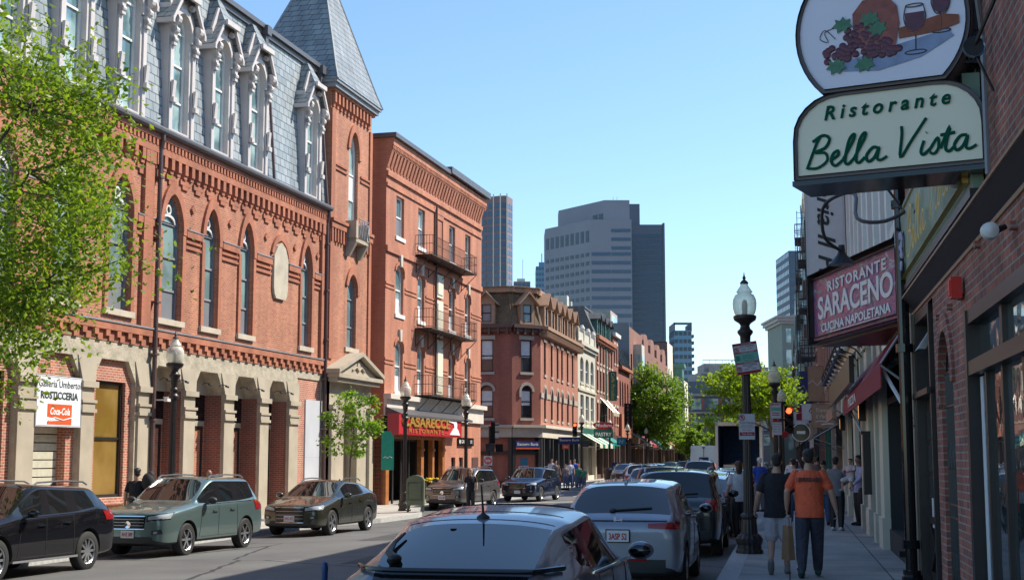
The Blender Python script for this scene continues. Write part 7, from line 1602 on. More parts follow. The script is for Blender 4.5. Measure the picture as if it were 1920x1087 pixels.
m = MB(); m.box(-.14, .14, -.006, -.002, -.165, -.10); m.box(-.14, .14, -.005, -.002, -.018, -.012); m.build('tow_band', 'sign_red', s2); text('Tow Zone', 'txt_white', s2, (0, -.008, -.133), .05, ext=.001, width=.20)
# signs and red signal at lamp five
lx, ly = 9.38, 49.6
s3 = board('parking_sign', 'parking sign with red and green bands on the second lamp post', 'sign', (lx-.02, ly-.2, 3.55), .1, .40, .56, .01, 'sign_face', ('sign_red', .02))
m = MB(); m.box(-.18, .18, -.012, -.006, -.02, .12); m.build('colour_band', 'sign_green', s3); 
for z_ in (.2, -.1, -.17): m = MB(); m.box(-.14, .14, -.012, -.006, z_, z_+.03); m.build('text_rule', 'sign_red', s3)
nopark(s3, -.13, .2, .04, .006); text('LOADING', 'sg_txt', s3, (.04, -.014, .05), .07, ext=.001)
s4 = board('parking_sign', 'white sign with red top band just below the banded one', 'sign', (lx+.02, ly-.2, 2.95), .1, .34, .52, .01, 'sign_face')
m = MB(); m.box(-.17, .17, -.012, -.006, .19, .26); m.build('colour_band', 'sign_red', s4)
for k, tx_ in enumerate(('TWO HOUR', 'PARKING', '8AM - 6PM', 'MON - SAT')): text(tx_, 'sign_red' if k % 2 else 'txt_black', s4, (0, -.008, .12-.09*k), .06, ext=.001)
def signal(name, label, loc, rz, lit=None, pole=None, ped=None):
    R_ = empty(name, loc, rz, label, 'traffic light'); m = MB(); m.box(-.16, .16, -.1, .1, -.5, .5); m.build('housing', 'blackg', R_)
    for k, c in enumerate((('red_off', .33), ('amber_off', 0), ('green_off', -.33))):
        m = MB(); m.lathe([(.001, -.125), (.08, -.118), (.11, -.10)], (0, 0, c[1]), 16, 'y'); m.build('lens', 'sig_lit' if lit == k else 'sig_off', R_)
        m = MB(); n = 12; vs = []
        for i in range(n+1): a = pi*i/n; vs += [(.125*cos(a), -.1, c[1]+.125*sin(a)), (.125*cos(a), -.30, c[1]+.125*sin(a))]
        m.add(vs, [(2*i, 2*i+1, 2*i+3, 2*i+2) for i in range(n)]); m.build('visor', 'black', R_)
    if pole: m = MB(); m.tube([(pole[0], .12, -loc[2]+pole[2]), (pole[0], .12, pole[1])], .06, 10); m.lathe([(.14, -loc[2]+pole[2]), (.10, -loc[2]+pole[2]+.3)], (pole[0], .12, 0), 12); m.box(min(0, pole[0]), max(0, pole[0]), .08, .14, -.03, .03); m.build('pole', 'black', R_)
    if ped:
        m = MB(); m.box(ped[0]-.24, ped[0]+.24, -.12, .12, ped[1]-.2, ped[1]+.2); m.build('pedestrian_signal', 'black', R_); m = MB(); m.box(ped[0]-.19, ped[0]+.19, -.125, -.12, ped[1]-.15, ped[1]+.15); m.build('pedestrian_lens', 'glass_dark', R_)
    return R_
M['sig_lit'] = mat('lit_red_signal', (.8, .05, .02), .3, noise=0, emit=(1, .10, .03), es=2.2); M['sig_off'] = mat('unlit_signal', (.02, .02, .02), .2, noise=0)
signal('traffic_signal', 'black traffic signal with lit red lens beside the second right hand lamp post', (10.05, 50.6, 3.25), 0, 0, (-.3, .5, .15))
m = MB(); m.lathe([(.13, 0), (.13, .02)], (0, 0, 0), 8, 'y'); o = m.build('stop_panel', 'red', smooth=False); o.location = (9.86, 50.3, 2.72); tag(o, 'small dark red octagonal panel below the lit red signal', 'sign')
signal('traffic_signal', 'black traffic signal with glowing red lens beside the far corner lamp', (4.45, 99, 3.85), .1, 0, (.5, .5, .15), (.75, -1.0))
o = signal('traffic_signal', 'black traffic signal turned away, left of the corner bank windows', (-.92, 65.5, 3.05), radians(100), None, (0, .3, -.15)); 
for ch in o.children: pass
pd = empty('pedestrian_signal_pair', (-.85, 65.3, 2.35), .1, 'pair of black pedestrian signal boxes on the pole beside the bank', 'traffic light'); m = MB(); m.box(-.40, .02, -.15, .1, -.19, .19); m.build('box', 'black', pd); m = MB(); m.box(.06, .42, -.1, .1, -.19, .17); m.build('box', 'blackg', pd); m = MB(); m.box(-.35, -.04, -.16, -.15, -.14, .14); m.build('lens', 'glass_dark', pd)
ne = board('do_not_enter_sign', 'square do not enter sign with red disc below the pedestrian signals', 'sign', (-1.12, 65.1, 1.75), .1, .40, .44, .01, 'sign_face'); m = MB(); m.lathe([(.0, -.010), (.175, -.010), (.175, 0)], (0, 0, 0), 24, 'y'); m.build('red_disc', 'red_bright', ne); m = MB(); m.box(-.12, .12, -.016, -.010, -.03, .03); m.build('white_bar', 'txt_white', ne); text('DO NOT', 'txt_white', ne, (0, -.014, .085), .07, ext=.001); text('ENTER', 'txt_white', ne, (0, -.014, -.085), .07, ext=.001)
M['olive'] = mat('olive_box_paint', (.13, .15, .09), .5, noise=.1)
sb = empty('storage_box', (-3.62, 52.6, gz(-3.6, 52.6)+.15), HB+pi/2+.25, 'round topped olive mail storage box on legs beside the lamp post', 'mailbox')
m = MB(); m.prism([(-.33, .25), (.33, .25), (.33, 1.15)]+[(.33*cos(a*pi/10), 1.15+.22*sin(a*pi/10)) for a in range(1, 10)]+[(-.33, 1.15)], -.35, .35); m.build('box', 'olive', sb)
for sx in (-.28, .28):
    for sy in (-.28, .28): m = MB(); m.box(sx-.03, sx+.03, sy-.03, sy+.03, 0, .25); m.build('leg', 'olive', sb)
m = MB(); m.ring(rect(-.26, .26, .45, 1.1), rect(-.24, .24, .47, 1.08), -.362, -.35); m.lathe([(.03, 0), (.03, .02)], (.18, -.37, .8), 8, 'y'); m.build('door', 'olive', sb)
# patio planters with yellow flowers
M['petal'] = mat('yellow_petals', (.8, .55, .02), .6, noise=.2, nscale=30)
for i, (u, d) in enumerate(((1.2, 1.25), (3.2, 1.25), (5.6, 1.25))):
    x, y, _ = F2.w(u, d); r0 = empty('patio_planter', (x, y, gz(x, y)+.15), F2.rz, ['planter of yellow flowers nearest the wooden corner post', 'planter of yellow flowers left of the lamp post', 'planter of yellow flowers right of the storage box'][i], 'planter', 'patio planters')
    m = MB(); m.box(-.7, .7, -.16, .16, .75, .95); m.build('trough', 'black', r0); m = MB()
    for k in range(9): m.tube([(-.7+k*.175, 0, 0), (-.7+k*.175, 0, .8)], .012, 4)
    m.tube([(-.7, 0, .05), (.7, 0, .05)], .015, 4); m.tube([(-.7, 0, .5), (.7, 0, .5)], .015, 4); m.build('railing', 'black', r0)
    rr = random.Random(i); m = MB(); g_ = MB()
    for k in range(60): m.ball((rr.uniform(-.68, .68), rr.uniform(-.14, .14), rr.uniform(.95, 1.12)), rr.uniform(.03, .055), 6, 4)
    for k in range(90):
        p = Vector((rr.uniform(-.7, .7), rr.uniform(-.16, .16), rr.uniform(.9, 1.05))); a = Vector((rr.uniform(-1, 1), rr.uniform(-1, 1), rr.uniform(-.3, 1)))*.07; b = a.cross(Vector((rr.random(), rr.random(), rr.random()))).normalized()*.03; g_.add([tuple(p-a), tuple(p+b), tuple(p+a), tuple(p-b)], [(0, 1, 2, 3)])
    m.build('flowers', 'petal', r0); g_.build('leaves', 'leaf_dark' if 'leaf_dark' in M else 'green', r0, recalc=False)
# alarm bell, camera, menu case
def onF(F, u, d, z, name, mb, mt, label, cat, group=None): x, y, _ = F.w(u, d); o = mb.build(name, mt, smooth=True); o.location = (x, y, z); o.rotation_euler = (0, 0, F.rz); return tag(o, label, cat, group)
m = MB(); m.lathe([(.16, -.1), (.16, 0), (.10, .06)], (0, 0, 0), 16, 'y'); onF(F1, -.55, .25, 4.35, 'alarm_bell', m, 'red_bright', 'round red alarm bell between stone portal and restaurant sign', 'alarm bell')
m = MB(); m.box(-.22, .18, -.6, -.48, -.06, .06); m.box(.05, .1, -.5, 0, -.02, .02); m.box(-.24, .2, -.62, -.46, .06, .08); onF(F1, -20.0, .05, 3.65, 'security_camera', m, 'white', 'white security camera beside the brown downspout of the brick hall', 'camera')
# ---- signs on the left
def signF(F, u, d, z, w, h, name, label, mt, th=.12, border=None, group=None):
    x, y, _ = F.w(u, d); rz = F.rz if F.sg < 0 else F.rz+pi; return board(name, label, 'sign', (x, y, z), rz, w, h, th, mt, border, group)
M['sign_white'] = mat('lightbox_white', (.75, .76, .80), .35, noise=.04, nscale=1); M['ink'] = mat('dark_green_ink', (.03, .05, .05), .5, noise=0); M['cola'] = mat('orange_red_panel', (.62, .10, .03), .4, noise=.05)
s = signF(F1, -25.25, .06, 3.4, 2.2, 1.36, 'shop_sign', 'white lightbox sign above the roller shutter, half hidden by leaves', 'sign_white', .12, ('steel', .03))
text('Galleria Umberto', 'ink', s, (0, -.065, .45), .27, ext=.003, width=2.0); text('ROSTICCERIA', 'ink', s, (0, -.065, .14), .27, ext=.003, bold=.008, width=1.8)
m = MB(); m.prism([(-.55, -.08), (.62, -.08), (.62, -.62), (-.55, -.62), (-.55, -.55), (.2, -.50), (-.55, -.42)], -.068, -.058); m.build('logo_panel', 'cola', s); text('Coca-Cola', 'txt_white', s, (.03, -.07, -.28), .26, ext=.003, shear=.3, width=.95, bold=.006); m = MB(); m.tube([(-.5, -.07, -.52), (-.2, -.07, -.44), (.2, -.07, -.50), (.6, -.07, -.43)], .014, 5); m.build('logo_swash', 'txt_white', s)
s = signF(F2, 4.4, .62, 3.36, 9.9, .92, 'restaurant_sign', 'dark red restaurant sign with gilt letters over the orange wood front', 'red', .5, ('sign_red', .03))
text('CASARECCE', 'gold', s, (-.9, -.30, .12), .62, ext=.03, bold=.014, width=7.2); text('- RISTORANTE -', 'gold', s, (-.9, -.28, -.27), .27, ext=.01, space=1.3, width=6.6)
m = MB(); m.prism([(2.9, -.36), (4.6, -.36), (4.3, -.12), (4.05, -.02), (4.1, .16), (3.95, .36), (3.6, .3), (2.7, .36), (2.65, .27), (3.5, .2), (3.62, .0), (3.2, -.2)], -.29, -.26); m.build('white_motif', 'txt_white', s)
s = signF(F2, 13.0, .06, 2.72, 2.9, .42, 'small_sign', 'small black sign with white lettering on the plain brick wall', 'blackg', .06, ('plastic', .02)); text('GANC', 'txt_white', s, (-.45, -.035, 0), .26, ext=.002, width=.95); text('OX', 'txt_white', s, (.98, -.035, 0), .26, ext=.002); m = MB(); m.lathe([(.0, -.01), (.11, -.01), (.11, 0)], (-1.22, -.035, 0), 12, 'y'); m.build('round_mark', 'txt_white', s)
x, y, _ = F1.w(-.6, .9); s = board('green_banner', 'green hanging banner between stone portal and restaurant', 'sign', (x, y, 2.2), .15, .55, 1.7, .03, mat('banner_green', (.02, .30, .20), .6)); m = MB(); m.tube([(-.18, -.02, -.32), (-.1, -.02, -.26), (0, -.02, -.33), (.1, -.02, -.25), (.2, -.02, -.31)], .018, 5); m.build('worn_lettering', 'txt_white', s)
def on_chamfer(): a = Vector(F3.w(0, 0)); b = Vector(F3.w(-1.66, -1.67)); return a, b
a, b = on_chamfer(); c = (a+b)/2; dv = (b-a).normalized(); nv = Vector((-dv.y, dv.x, 0)); nv = nv if nv.y < 0 else -nv; rz = atan2(-dv.y, -dv.x)
s = board('bank_sign', 'navy bank sign with orange underline on the angled corner face', 'sign', (c.x+nv.x*.12, c.y+nv.y*.12, 2.72), rz, 1.95, .52, .1, 'navy'); text('Eastern Bank', 'txt_white', s, (0, -.055, .06), .28, ext=.002, width=1.7); m = MB(); m.box(-.97, .97, -.058, -.05, -.26, -.18); m.build('orange_line', 'cola', s)
m = MB(); m.box(-.3, .3, -.02, .0, -.25, .25); o = m.build('window_poster', 'tblue'); o.location = (c.x-nv.x*.3, c.y-nv.y*.3, 1.6); o.rotation_euler = (0, 0, rz); tag(o, 'small blue poster in the angled bank window', 'poster')
x, y, _ = F3.w(5.5, 1.1); s = board('bank_sign', 'navy projecting bank sign over the side pavement', 'sign', (x, y, 3.1), .1, 1.6, .5, .1, 'navy'); text('Eastern Bank', 'txt_white', s, (0, -.055, .03), .22, ext=.002, width=1.4)
x, y, _ = F3.w(4.5, 1.0); s = board('orange_bank_tag', 'orange tag hanging under the navy projecting sign', 'sign', (x, y, 2.65), .1, .5, .3, .05, 'cola'); text('Bank', 'txt_white', s, (0, -.03, 0), .15, ext=.002)
# pastry shop
x, y, _ = F3.w(22.5, 1.3); M['teal'] = mat('teal_panel', (.01, .22, .17), .45, noise=.05)
s = board('pastry_sign', 'green pastry shop sign topped by a red heart shaped board', 'sign', (x, y, 4.75), .12, 3.2, 1.5, .25, 'green_dk', ('teal', .06)); text('PASTRY', 'txt_white', s, (0, -.15, -.2), .85, ext=.02, bold=.015, width=2.7)
m = MB(); hp = [(1.75*math.sin(t)**3*.55 if False else 1.75*cos(t)*(1 if abs(sin(t)) < 2 else 1), 1.35+.62*sin(t)+.12*cos(2*t)) for t in [2*pi*k/24 for k in range(24)]]; m.prism(hp, -.2, .05); m.build('red_board', 'red', s); text('Modern', 'txt_white', s, (0, -.22, 1.3), .8, ext=.02, shear=.25, width=2.8, bold=.01)
def awning(name, label, F, u0, u1, z1, z0, dep, m1, m2=None, n=8, val=.3):
    r = empty(name, F.w(u0, 0, 0), F.rz, label, 'awning'); sg = F.sg; ms = [MB(sg), MB(sg)]; L_ = u1-u0
    for k in range(n):
        a, b = L_*k/n, L_*(k+1)/n; q = ms[k % 2 if m2 else 0]; q.hexa([(a, .02, z1-.03), (b, .02, z1-.03), (b, dep, z0-.03), (a, dep, z0-.03)], [(a, .02, z1), (b, .02, z1), (b, dep, z0), (a, dep, z0)]); q.box(a, b, dep-.01, dep+.01, z0-val, z0)
    ms[0].build('canvas', m1, r)
    if m2: ms[1].build('stripe', m2, r)
    m = MB(sg)
    for u in (0, L_): m.tube([(u, dep, z0-.02), (u, .03, z0-.35)], .02, 5); m.tube([(u, .02, z1), (u, dep, z0)], .018, 5)
    m.build('awning_frame', 'steel', r); return r
s.scale = (.5, .5, .5); s.location.z = 3.9
awning('striped_awning', 'cream and green awning under the pastry sign', F3, 17.5, 27.2, 3.9, 2.95, 1.7, 'cream_stone', 'teal', 6)
awning('green_awning', 'plain dark green awning beyond the pastry awning', F3, 27.6, 32.5, 4.2, 3.2, 1.5, 'teal'); awning('white_awning', 'small white awning below the vertical black sign', F3, 54.5, 60, 4.6, 3.4, 1.7, 'cream'); awning('orange_awning', 'faded orange striped awning far down the street', F3, 112, 122, 4.6, 3.2, 2.2, 'wood', 'cream', 8)
x, y, _ = F3.w(29.2, 2.0); s = board('blue_shop_sign', 'small pale blue hanging sign beyond the pastry awning', 'sign', (x, y, 3.3), .1, .8, .65, .1, 'tblue'); m = MB(); m.tube([(-.2, -.06, -.15), (-.15, -.06, .15), (.1, -.06, -.15), (.15, -.06, .15)], .03, 5); m.build('worn_mark', 'cl_white', s)
x, y, _ = F3.w(33.5, .75); s = CFS = board('vertical_cafe_sign', 'tall black and gold vertical cafe sign on the brick terrace', 'sign', (x, y, 8.4), .05, 1.35, 4.9, .2, 'green_dk', ('black', .06)); text('Caffe Paradiso', 'gold', s, (0, -.12, 0), .85, (pi/2, pi/2, 0), .01, shear=.2, width=4.5)
CFS.scale = (.52, .6, .55)
x, y, _ = F3.w(41.5, 1.2); s = board('vertical_black_sign', 'tall black vertical sign with dim letters beside the large tree', 'sign', (x, y, 5.9), .05, 1.7, 5.4, .2, 'blackg', ('black', .06)); 
for k, c in enumerate('BRICCO'): text(c, 'trim_tan', s, (0, -.12, 2.15-k*.86), .8, ext=.01)
s.scale = (.42, .5, .45)
awning('roof_awning', 'cream sloping awning above the vertical black sign', F3, 30.5, 34.5, 7.2, 5.9, 1.2, 'limestone_s')
fp = empty('flagpole', F3.w(118, 3), .3, 'small striped flag on a pole far down the left pavement', 'flag'); m = MB(); m.tube([(0, 0, 0), (0, 0, 5), (0, -.5, 6)], .05, 5); m.build('pole', 'steel', fp)
for k in range(5): m = MB(); m.box(0, 1.8, -.5, -.46, 4.3+k*.24, 4.42+k*.24); m.build('stripe', 'red' if k % 2 else 'txt_white', fp)
# ---- big hanging sign on the right
M['sgreen'] = mat('sign_green_letters', (.004, .09, .055), .9, noise=0, spec=.1)
OS = empty('oval_hanging_sign', (4.30, 12.3, 0), atan2(.47, -.88)+pi, 'large cream and white hanging sign shaped like a circle on a rounded box, with green lettering', 'sign')
OS['label'] = 'huge cream hanging sign with grapes and wine picture above green lettering'
# local x runs left(-) to wall(0); face at y=0 towards camera, thickness goes +y
def disc(n, cx, cz, r, a0, a1): return [(cx+r*cos(a0+(a1-a0)*k/n), cz+r*sin(a0+(a1-a0)*k/n)) for k in range(n+1)]
zb_, zt_ = 4.54, 5.36
low = [(-1.79, zb_), (.0, zb_), (.0, 4.92)]+[(-.42+.42*cos(a), 4.95+.41*sin(a)) for a in [radians(t) for t in (15, 30, 45, 60, 75)]]+[(-.45, 5.36), (-1.33, 5.36)]+[(-1.35-.44*cos(a), 4.95+.41*sin(a)) for a in [radians(t) for t in (75, 60, 45, 30, 15)]]+[(-1.79, 4.92)]
cc_x, cc_z, cr = -.92, 5.94, .82
a0 = math.asin((5.36-cc_z)/cr); up = disc(40, cc_x, cc_z, cr, a0, pi-a0)
M['face_cream'] = mat('cream_acrylic', (.84, .80, .60), .35, noise=.03, nscale=1); M['face_white'] = mat('pale_acrylic', (.80, .80, .90), .35, noise=.03, nscale=1)
for nm, ol, fm in (('lower', low, 'face_cream'), ('upper', up, 'face_white')):
    m = MB(); m.prism(ol, .02, .62); bx_ = m.build('lower_box' if nm == 'lower' else 'upper_box', 'sign_case' if 'sign_case' in M else 'render_grey', OS)
    m = MB(); m.prism(inset(ol, .04), .0, .019); m.build('face', fm, bx_)
    m = MB(); m.ring(ol, inset(ol, .04), -.02, .04); m.build('rim', 'txt_black', bx_)
m = MB(); m.box(-1.81, .02, .0, .64, zb_-.05, zb_-.002); m.build('sign_tray', 'blackg', OS)
text('Ristorante', 'sgreen', OS, (-.90, -.012, 5.17), .19, (pi/2, -.02, 0), .004, shear=.25, bold=.004, width=1.18, space=1.5, res=4)
def strokes(B, S, ox, oz, sx, sz, r, mt, name='lettering', y=-.012, tilt=0, shear=.0):
    m = MB()
    for st_ in S:
        P = [Vector((ox+(px+shear*pz)*sx, y, oz+pz*sz+tilt*px*sx)) for px, pz in st_]
        out = []
        for i in range(len(P)-1):
            p0, p1, p2, p3 = P[max(0, i-1)], P[i], P[i+1], P[min(len(P)-1, i+2)]
            for t in (0, .25, .5, .75): out.append(.5*((2*p1)+(-p0+p2)*t+(2*p0-5*p1+4*p2-p3)*t*t+(-p0+3*p1-3*p2+p3)*t**3))
        out.append(P[-1]); m.tube(out, r, 6)
    o_ = m.build(name, mt, B)
    for v in o_.data.vertices: v.co.y = y+(v.co.y-y)*.25
    return o_
BV = [[(.0, 0), (.25, 1.0), (.35, 1.25)], [(.1, 1.1), (.45, 1.32), (.72, 1.15), (.6, .8), (.22, .65), (.62, .58), (.72, .25), (.4, .0), (.02, .03)],
      [(.85, .25), (1.1, .42), (1.08, .6), (.92, .5), (.88, .2), (1.05, .0), (1.3, .2)], [(1.3, .2), (1.62, 1.0), (1.6, 1.2), (1.45, .95), (1.38, .2), (1.5, 0), (1.7, .2)], [(1.7, .2), (2.02, 1.0), (2.0, 1.2), (1.85, .95), (1.78, .2), (1.9, 0), (2.1, .2)],
      [(2.55, .5), (2.35, .55), (2.15, .25), (2.25, 0), (2.45, .15), (2.58, .52), (2.55, .1), (2.68, .0), (2.9, .12)],
      [(3.3, 1.25), (3.35, .9), (3.38, .0), (3.7, .6), (4.15, 1.45)], [(4.15, .55), (4.08, .15), (4.18, 0), (4.4, .2)], [(4.2, .85), (4.22, .87)], [(4.4, .2), (4.62, .6), (4.68, .2), (4.55, -.02), (4.4, .05)], [(4.75, .15), (5.0, 1.0), (4.92, .2), (5.05, 0), (5.2, .15)], [(4.7, .68), (5.2, .72)],
      [(5.62, .55), (5.4, .55), (5.22, .25), (5.32, 0), (5.52, .15), (5.65, .52), (5.62, .1), (5.75, .0), (5.98, .12)]]
M['sgreen'] = mat('sign_green_letters', (.004, .09, .055), .9, noise=0, spec=.1)
strokes(OS, BV, -1.66, 4.64, .262, .235, .015, 'sgreen', shear=.12, tilt=.03)
# picture: grapes, flask, glasses, bread
M['grape'] = mat('grape_purple', (.10, .01, .035), .35, noise=.3, nscale=20); M['flask'] = mat('flask_straw', (.30, .095, .075), .6, noise=.25, nscale=12); M['wash'] = mat('blue_wash', (.25, .32, .50), .5, noise=.2, nscale=6); M['crust'] = mat('crust', (.28, .08, .04), .6, noise=.2, nscale=9); M['vine'] = mat('vine_green', (.06, .20, .11), .5, noise=.2, nscale=20)
def flat(poly, mt, nm, d=-.004, t=.004): m = MB(); m.prism(poly, d-t, d); return m.build(nm, mt, OS)
flat([(-1.35, 5.66), (-.95, 5.62), (-.55, 5.70), (-.25, 5.86), (-.30, 5.93), (-.7, 5.86), (-1.0, 5.80), (-1.4, 5.72)], 'wash', 'tablecloth_wash')
flat([(-.95, 5.78), (-.85, 5.76), (-.78, 5.86), (-.74, 6.05), (-.76, 6.22), (-.84, 6.32), (-1.08, 6.32), (-1.18, 6.2), (-1.18, 6.0), (-1.12, 5.86), (-1.05, 5.80)], 'flask', 'wine_flask', -.010)
flat([(-1.02, 6.32), (-.90, 6.32), (-.92, 6.52), (-.93, 6.75), (-1.0, 6.75), (-1.0, 6.5)], 'grape', 'flask_neck', -.010)
flat([(-.75, 6.0), (-.35, 6.08), (-.20, 6.05), (-.20, 5.97), (-.38, 5.92), (-.75, 5.9)], 'crust', 'bread', -.009)
rr = random.Random(3); 
for k in range(95):
    a = rr.random(); gx_ = -1.45+a*.70; gz_ = 5.76+rr.random()*(.10+.22*math.sin(pi*min(1, a*1.1))); m = MB(); m.ball((gx_, -.010, gz_), (.036, .008, .034), 12, 6); m.build('grape', 'grape', OS)
for lx_, lz_ in ((-1.28, 6.10), (-1.02, 6.12), (-.95, 6.02), (-1.35, 5.70), (-1.08, 5.69)): flat([(lx_+.01, lz_+.09), (lx_+.035, lz_+.05), (lx_+.08, lz_+.06), (lx_+.07, lz_+.02), (lx_+.10, lz_-.02), (lx_+.05, lz_-.03), (lx_+.03, lz_-.07), (lx_-.0, lz_-.04), (lx_-.05, lz_-.07), (lx_-.05, lz_-.02), (lx_-.10, lz_-.01), (lx_-.06, lz_+.03), (lx_-.07, lz_+.07), (lx_-.02, lz_+.05)], 'vine', 'vine_leaf', -.016)
strokes(OS, [[(-1.35, 5.98), (-1.45, 6.08), (-1.5, 6.0), (-1.42, 5.96), (-1.45, 6.06), (-1.3, 6.1)]], 0, 0, 1, 1, .004, 'txt_black', 'tendril')
for gx_, gz_, s_ in ((-.60, 5.75, 1.0), (-.36, 5.92, .85)):
    flat([(gx_-.09*s_, gz_+.38*s_), (gx_-.085*s_, gz_+.25*s_), (gx_-.02*s_, gz_+.20*s_), (gx_+.02*s_, gz_+.20*s_), (gx_+.085*s_, gz_+.25*s_), (gx_+.09*s_, gz_+.38*s_)], 'grape', 'wine', -.012)
    strokes(OS, [[(gx_-.08*s_, gz_+.45*s_), (gx_-.1*s_, gz_+.33*s_), (gx_-.06*s_, gz_+.21*s_), (gx_, gz_+.18*s_), (gx_, gz_+.02*s_)], [(gx_+.08*s_, gz_+.45*s_), (gx_+.1*s_, gz_+.33*s_), (gx_+.06*s_, gz_+.21*s_), (gx_, gz_+.18*s_)], [(gx_+.1*s_*cos(t), gz_+.02*s_*sin(t)) for t in [k*.7 for k in range(10)]], [(gx_+.08*s_*cos(t), gz_+.45*s_+.015*s_*sin(t)) for t in [k*.7 for k in range(10)]]], 0, 0, 1, 1, .005, 'txt_black', 'wine_glass')
for o in list(OS.children):
    if o.name.split('.')[0] in ('tablecloth_wash', 'wine_flask', 'flask_neck', 'bread', 'grape', 'vine_leaf', 'tendril', 'wine', 'wine_glass'): o.location.z = -.10
m = MB(); m.tube([(.0, .3, 4.6), (.35, .3, 4.6)], .03, 6); m.tube([(.0, .3, 6.0), (.4, .3, 6.0)], .03, 6); m.build('wall_bracket', 'black', OS)
# green fascia sign
M['gilt_paint'] = mat('gilt_paint', (.85, .55, .12), .6, noise=.05)
GS = empty('green_fascia_sign', FR.w(16.7, .12), FR.rz+pi, 'long sage green wall sign with gilt script and a grape motif above the ledge', 'sign')
m = MB(); m.hexa([(-4.0, .0, 4.36), (3.9, .0, 4.36), (3.9, .1, 4.36), (-4.0, .1, 4.36)], [(-4.0, -.06, 5.45), (3.9, -.06, 5.45), (3.9, .1, 5.45), (-4.0, .1, 5.45)]); m.build('panel', 'green_sign', GS)
m = MB(); m.box(-4.02, 3.92, -.03, .1, 4.28, 4.36); m.build('base_moulding', 'black', GS); m = MB(); m.ring([(-3.85, 4.44), (3.75, 4.44), (3.75, 5.37), (-3.85, 5.37)], [(-3.83, 4.455), (3.73, 4.455), (3.73, 5.355), (-3.83, 5.355)], -.075, -.02); m.build('gilt_line', 'gold', GS)
strokes(GS, BV, -2.35, 4.60, .92, .46, .018, 'gilt_paint', y=-.075, shear=.2)
rr = random.Random(8); m = MB()
for k in range(26): a = rr.random(); m.ball((-3.35+rr.uniform(-.28, .28)*(1-a*.6), -.07, 5.10-a*.50), (.06, .02, .045), 8, 5)
m.build('grape_relief', 'cl_lilac', GS)
# wall lamps, alarm
for u, z, lb in ((11.3, 3.72, 'white bulkhead lamp under the black ledge at right edge'), (13.4, 4.55, 'white floodlight beside the sage green wall sign')):
    x, y, _ = FR.w(u, .16); o = empty('wall_lamp', (x, y, z), FR.rz, lb, 'wall lamp'); m = MB(); m.lathe([(.02, -.11), (.065, -.08), (.075, .0), (.05, .06), (.025, .08)], (0, .04, 0), 14, 'x'); m.build('lamp_body', 'white', o, smooth=True); m = MB(); m.tube([(0.05, .0, .0), (.1, -.1, .05)], .025, 6); m.build('arm', 'black', o)
o = empty('flood_lamp', FR.w(11.6, .22, 5.35), FR.rz, 'black round lamp with bright rim on the upper brick wall', 'wall lamp'); m = MB(); m.lathe([(.12, .0), (.12, .05), (.06, .12)], (0, 0, 0), 16, 'x'); m.tube([(.05, 0, 0), (-.4, -.2, .45)], .025, 6); m.tube([(.08, 0, 0), (.08, -.2, -.5)], .02, 6); m.build('lamp_body', 'black', o); m = MB(); m.lathe([(.118, .0), (.108, -.01), (.118, -.02), (.118, 0)], (0, 0, 0), 16, 'x', caps=False); m.build('rim', 'tblue', o); o.scale = (.75, .75, .75)
o = empty('fire_alarm', FR.w(14.7, .03, 3.66), FR.rz, 'red fire alarm box with white strobe on the brick wall', 'alarm'); m = MB(); m.box(-.10, .10, .0, .11, -.11, .11); m.box(-.07, .07, .11, .125, -.08, .08); m.build('box', 'red_bright', o); m = MB(); m.ball((.13, .06, .0), (.04, .04, .035), 8, 6); m.build('strobe', 'txt_white', o)
# picture sign with three lines
def sunset():
    m, nt, N, L, p = _new('painted_bay_view'); tc = N.new('ShaderNodeTexCoord'); n = N.new('ShaderNodeTexNoise'); n.inputs['Scale'].default_value = 3.2; n.inputs['Detail'].default_value = 9; n.inputs['Distortion'].default_value = 1.8
    mp = N.new('ShaderNodeMapping'); mp.inputs['Scale'].default_value = (.8, 1, 1.6); L.new(tc.outputs['Object'], mp.inputs[0]); L.new(mp.outputs[0], n.inputs[0]); r = N.new('ShaderNodeValToRGB'); L.new(n.outputs['Fac'], r.inputs[0]); e = r.color_ramp.elements
    e[0].position = .30; e[0].color = (.05, .08, .25, 1); e[1].position = .75; e[1].color = (.62, .50, .48, 1)
    for ps, c in ((.40, (.08, .07, .28)), (.47, (.45, .12, .18)), (.53, (.30, .10, .30)), (.59, (.14, .18, .10)), (.66, (.40, .36, .62))): k = e.new(ps); k.color = (*c, 1)
    L.new(r.outputs[0], p.inputs['Base Color']); p.inputs['Roughness'].default_value = .3; return m
A_, B_ = Vector((6.08, 21.4, 0)), Vector((5.72, 26.1, 0)); dv = (A_-B_); Ls_ = dv.length; c = (A_+B_)/2
SS = empty('angled_restaurant_sign', (c.x, c.y, 4.62), atan2(dv.y, dv.x), 'angled picture sign with white serif restaurant lettering in a dark frame', 'sign')
m = MB(); m.box(-Ls_/2, Ls_/2, -.02, .04, -.55, .62); m.build('picture_panel', sunset(), SS)
m = MB(); m.ring(rect(-Ls_/2-.08, Ls_/2+.08, -.62, .70), rect(-Ls_/2+.06, Ls_/2-.06, -.50, .58), -.10, .12); m.prism([(-Ls_/2, .04), (Ls_/2, .04), (Ls_/2, .25), (-Ls_/2+.6, 1.3)], -.66, -.60, 'xy'); m.build('frame', 'bronze', SS)
m = MB(); m.prism([(-Ls_/2, .05), (Ls_/2, .05), (Ls_/2, .2), (-Ls_/2+.6, 1.25)], -.58, .60, 'xy'); m.build('backing', 'navy', SS)
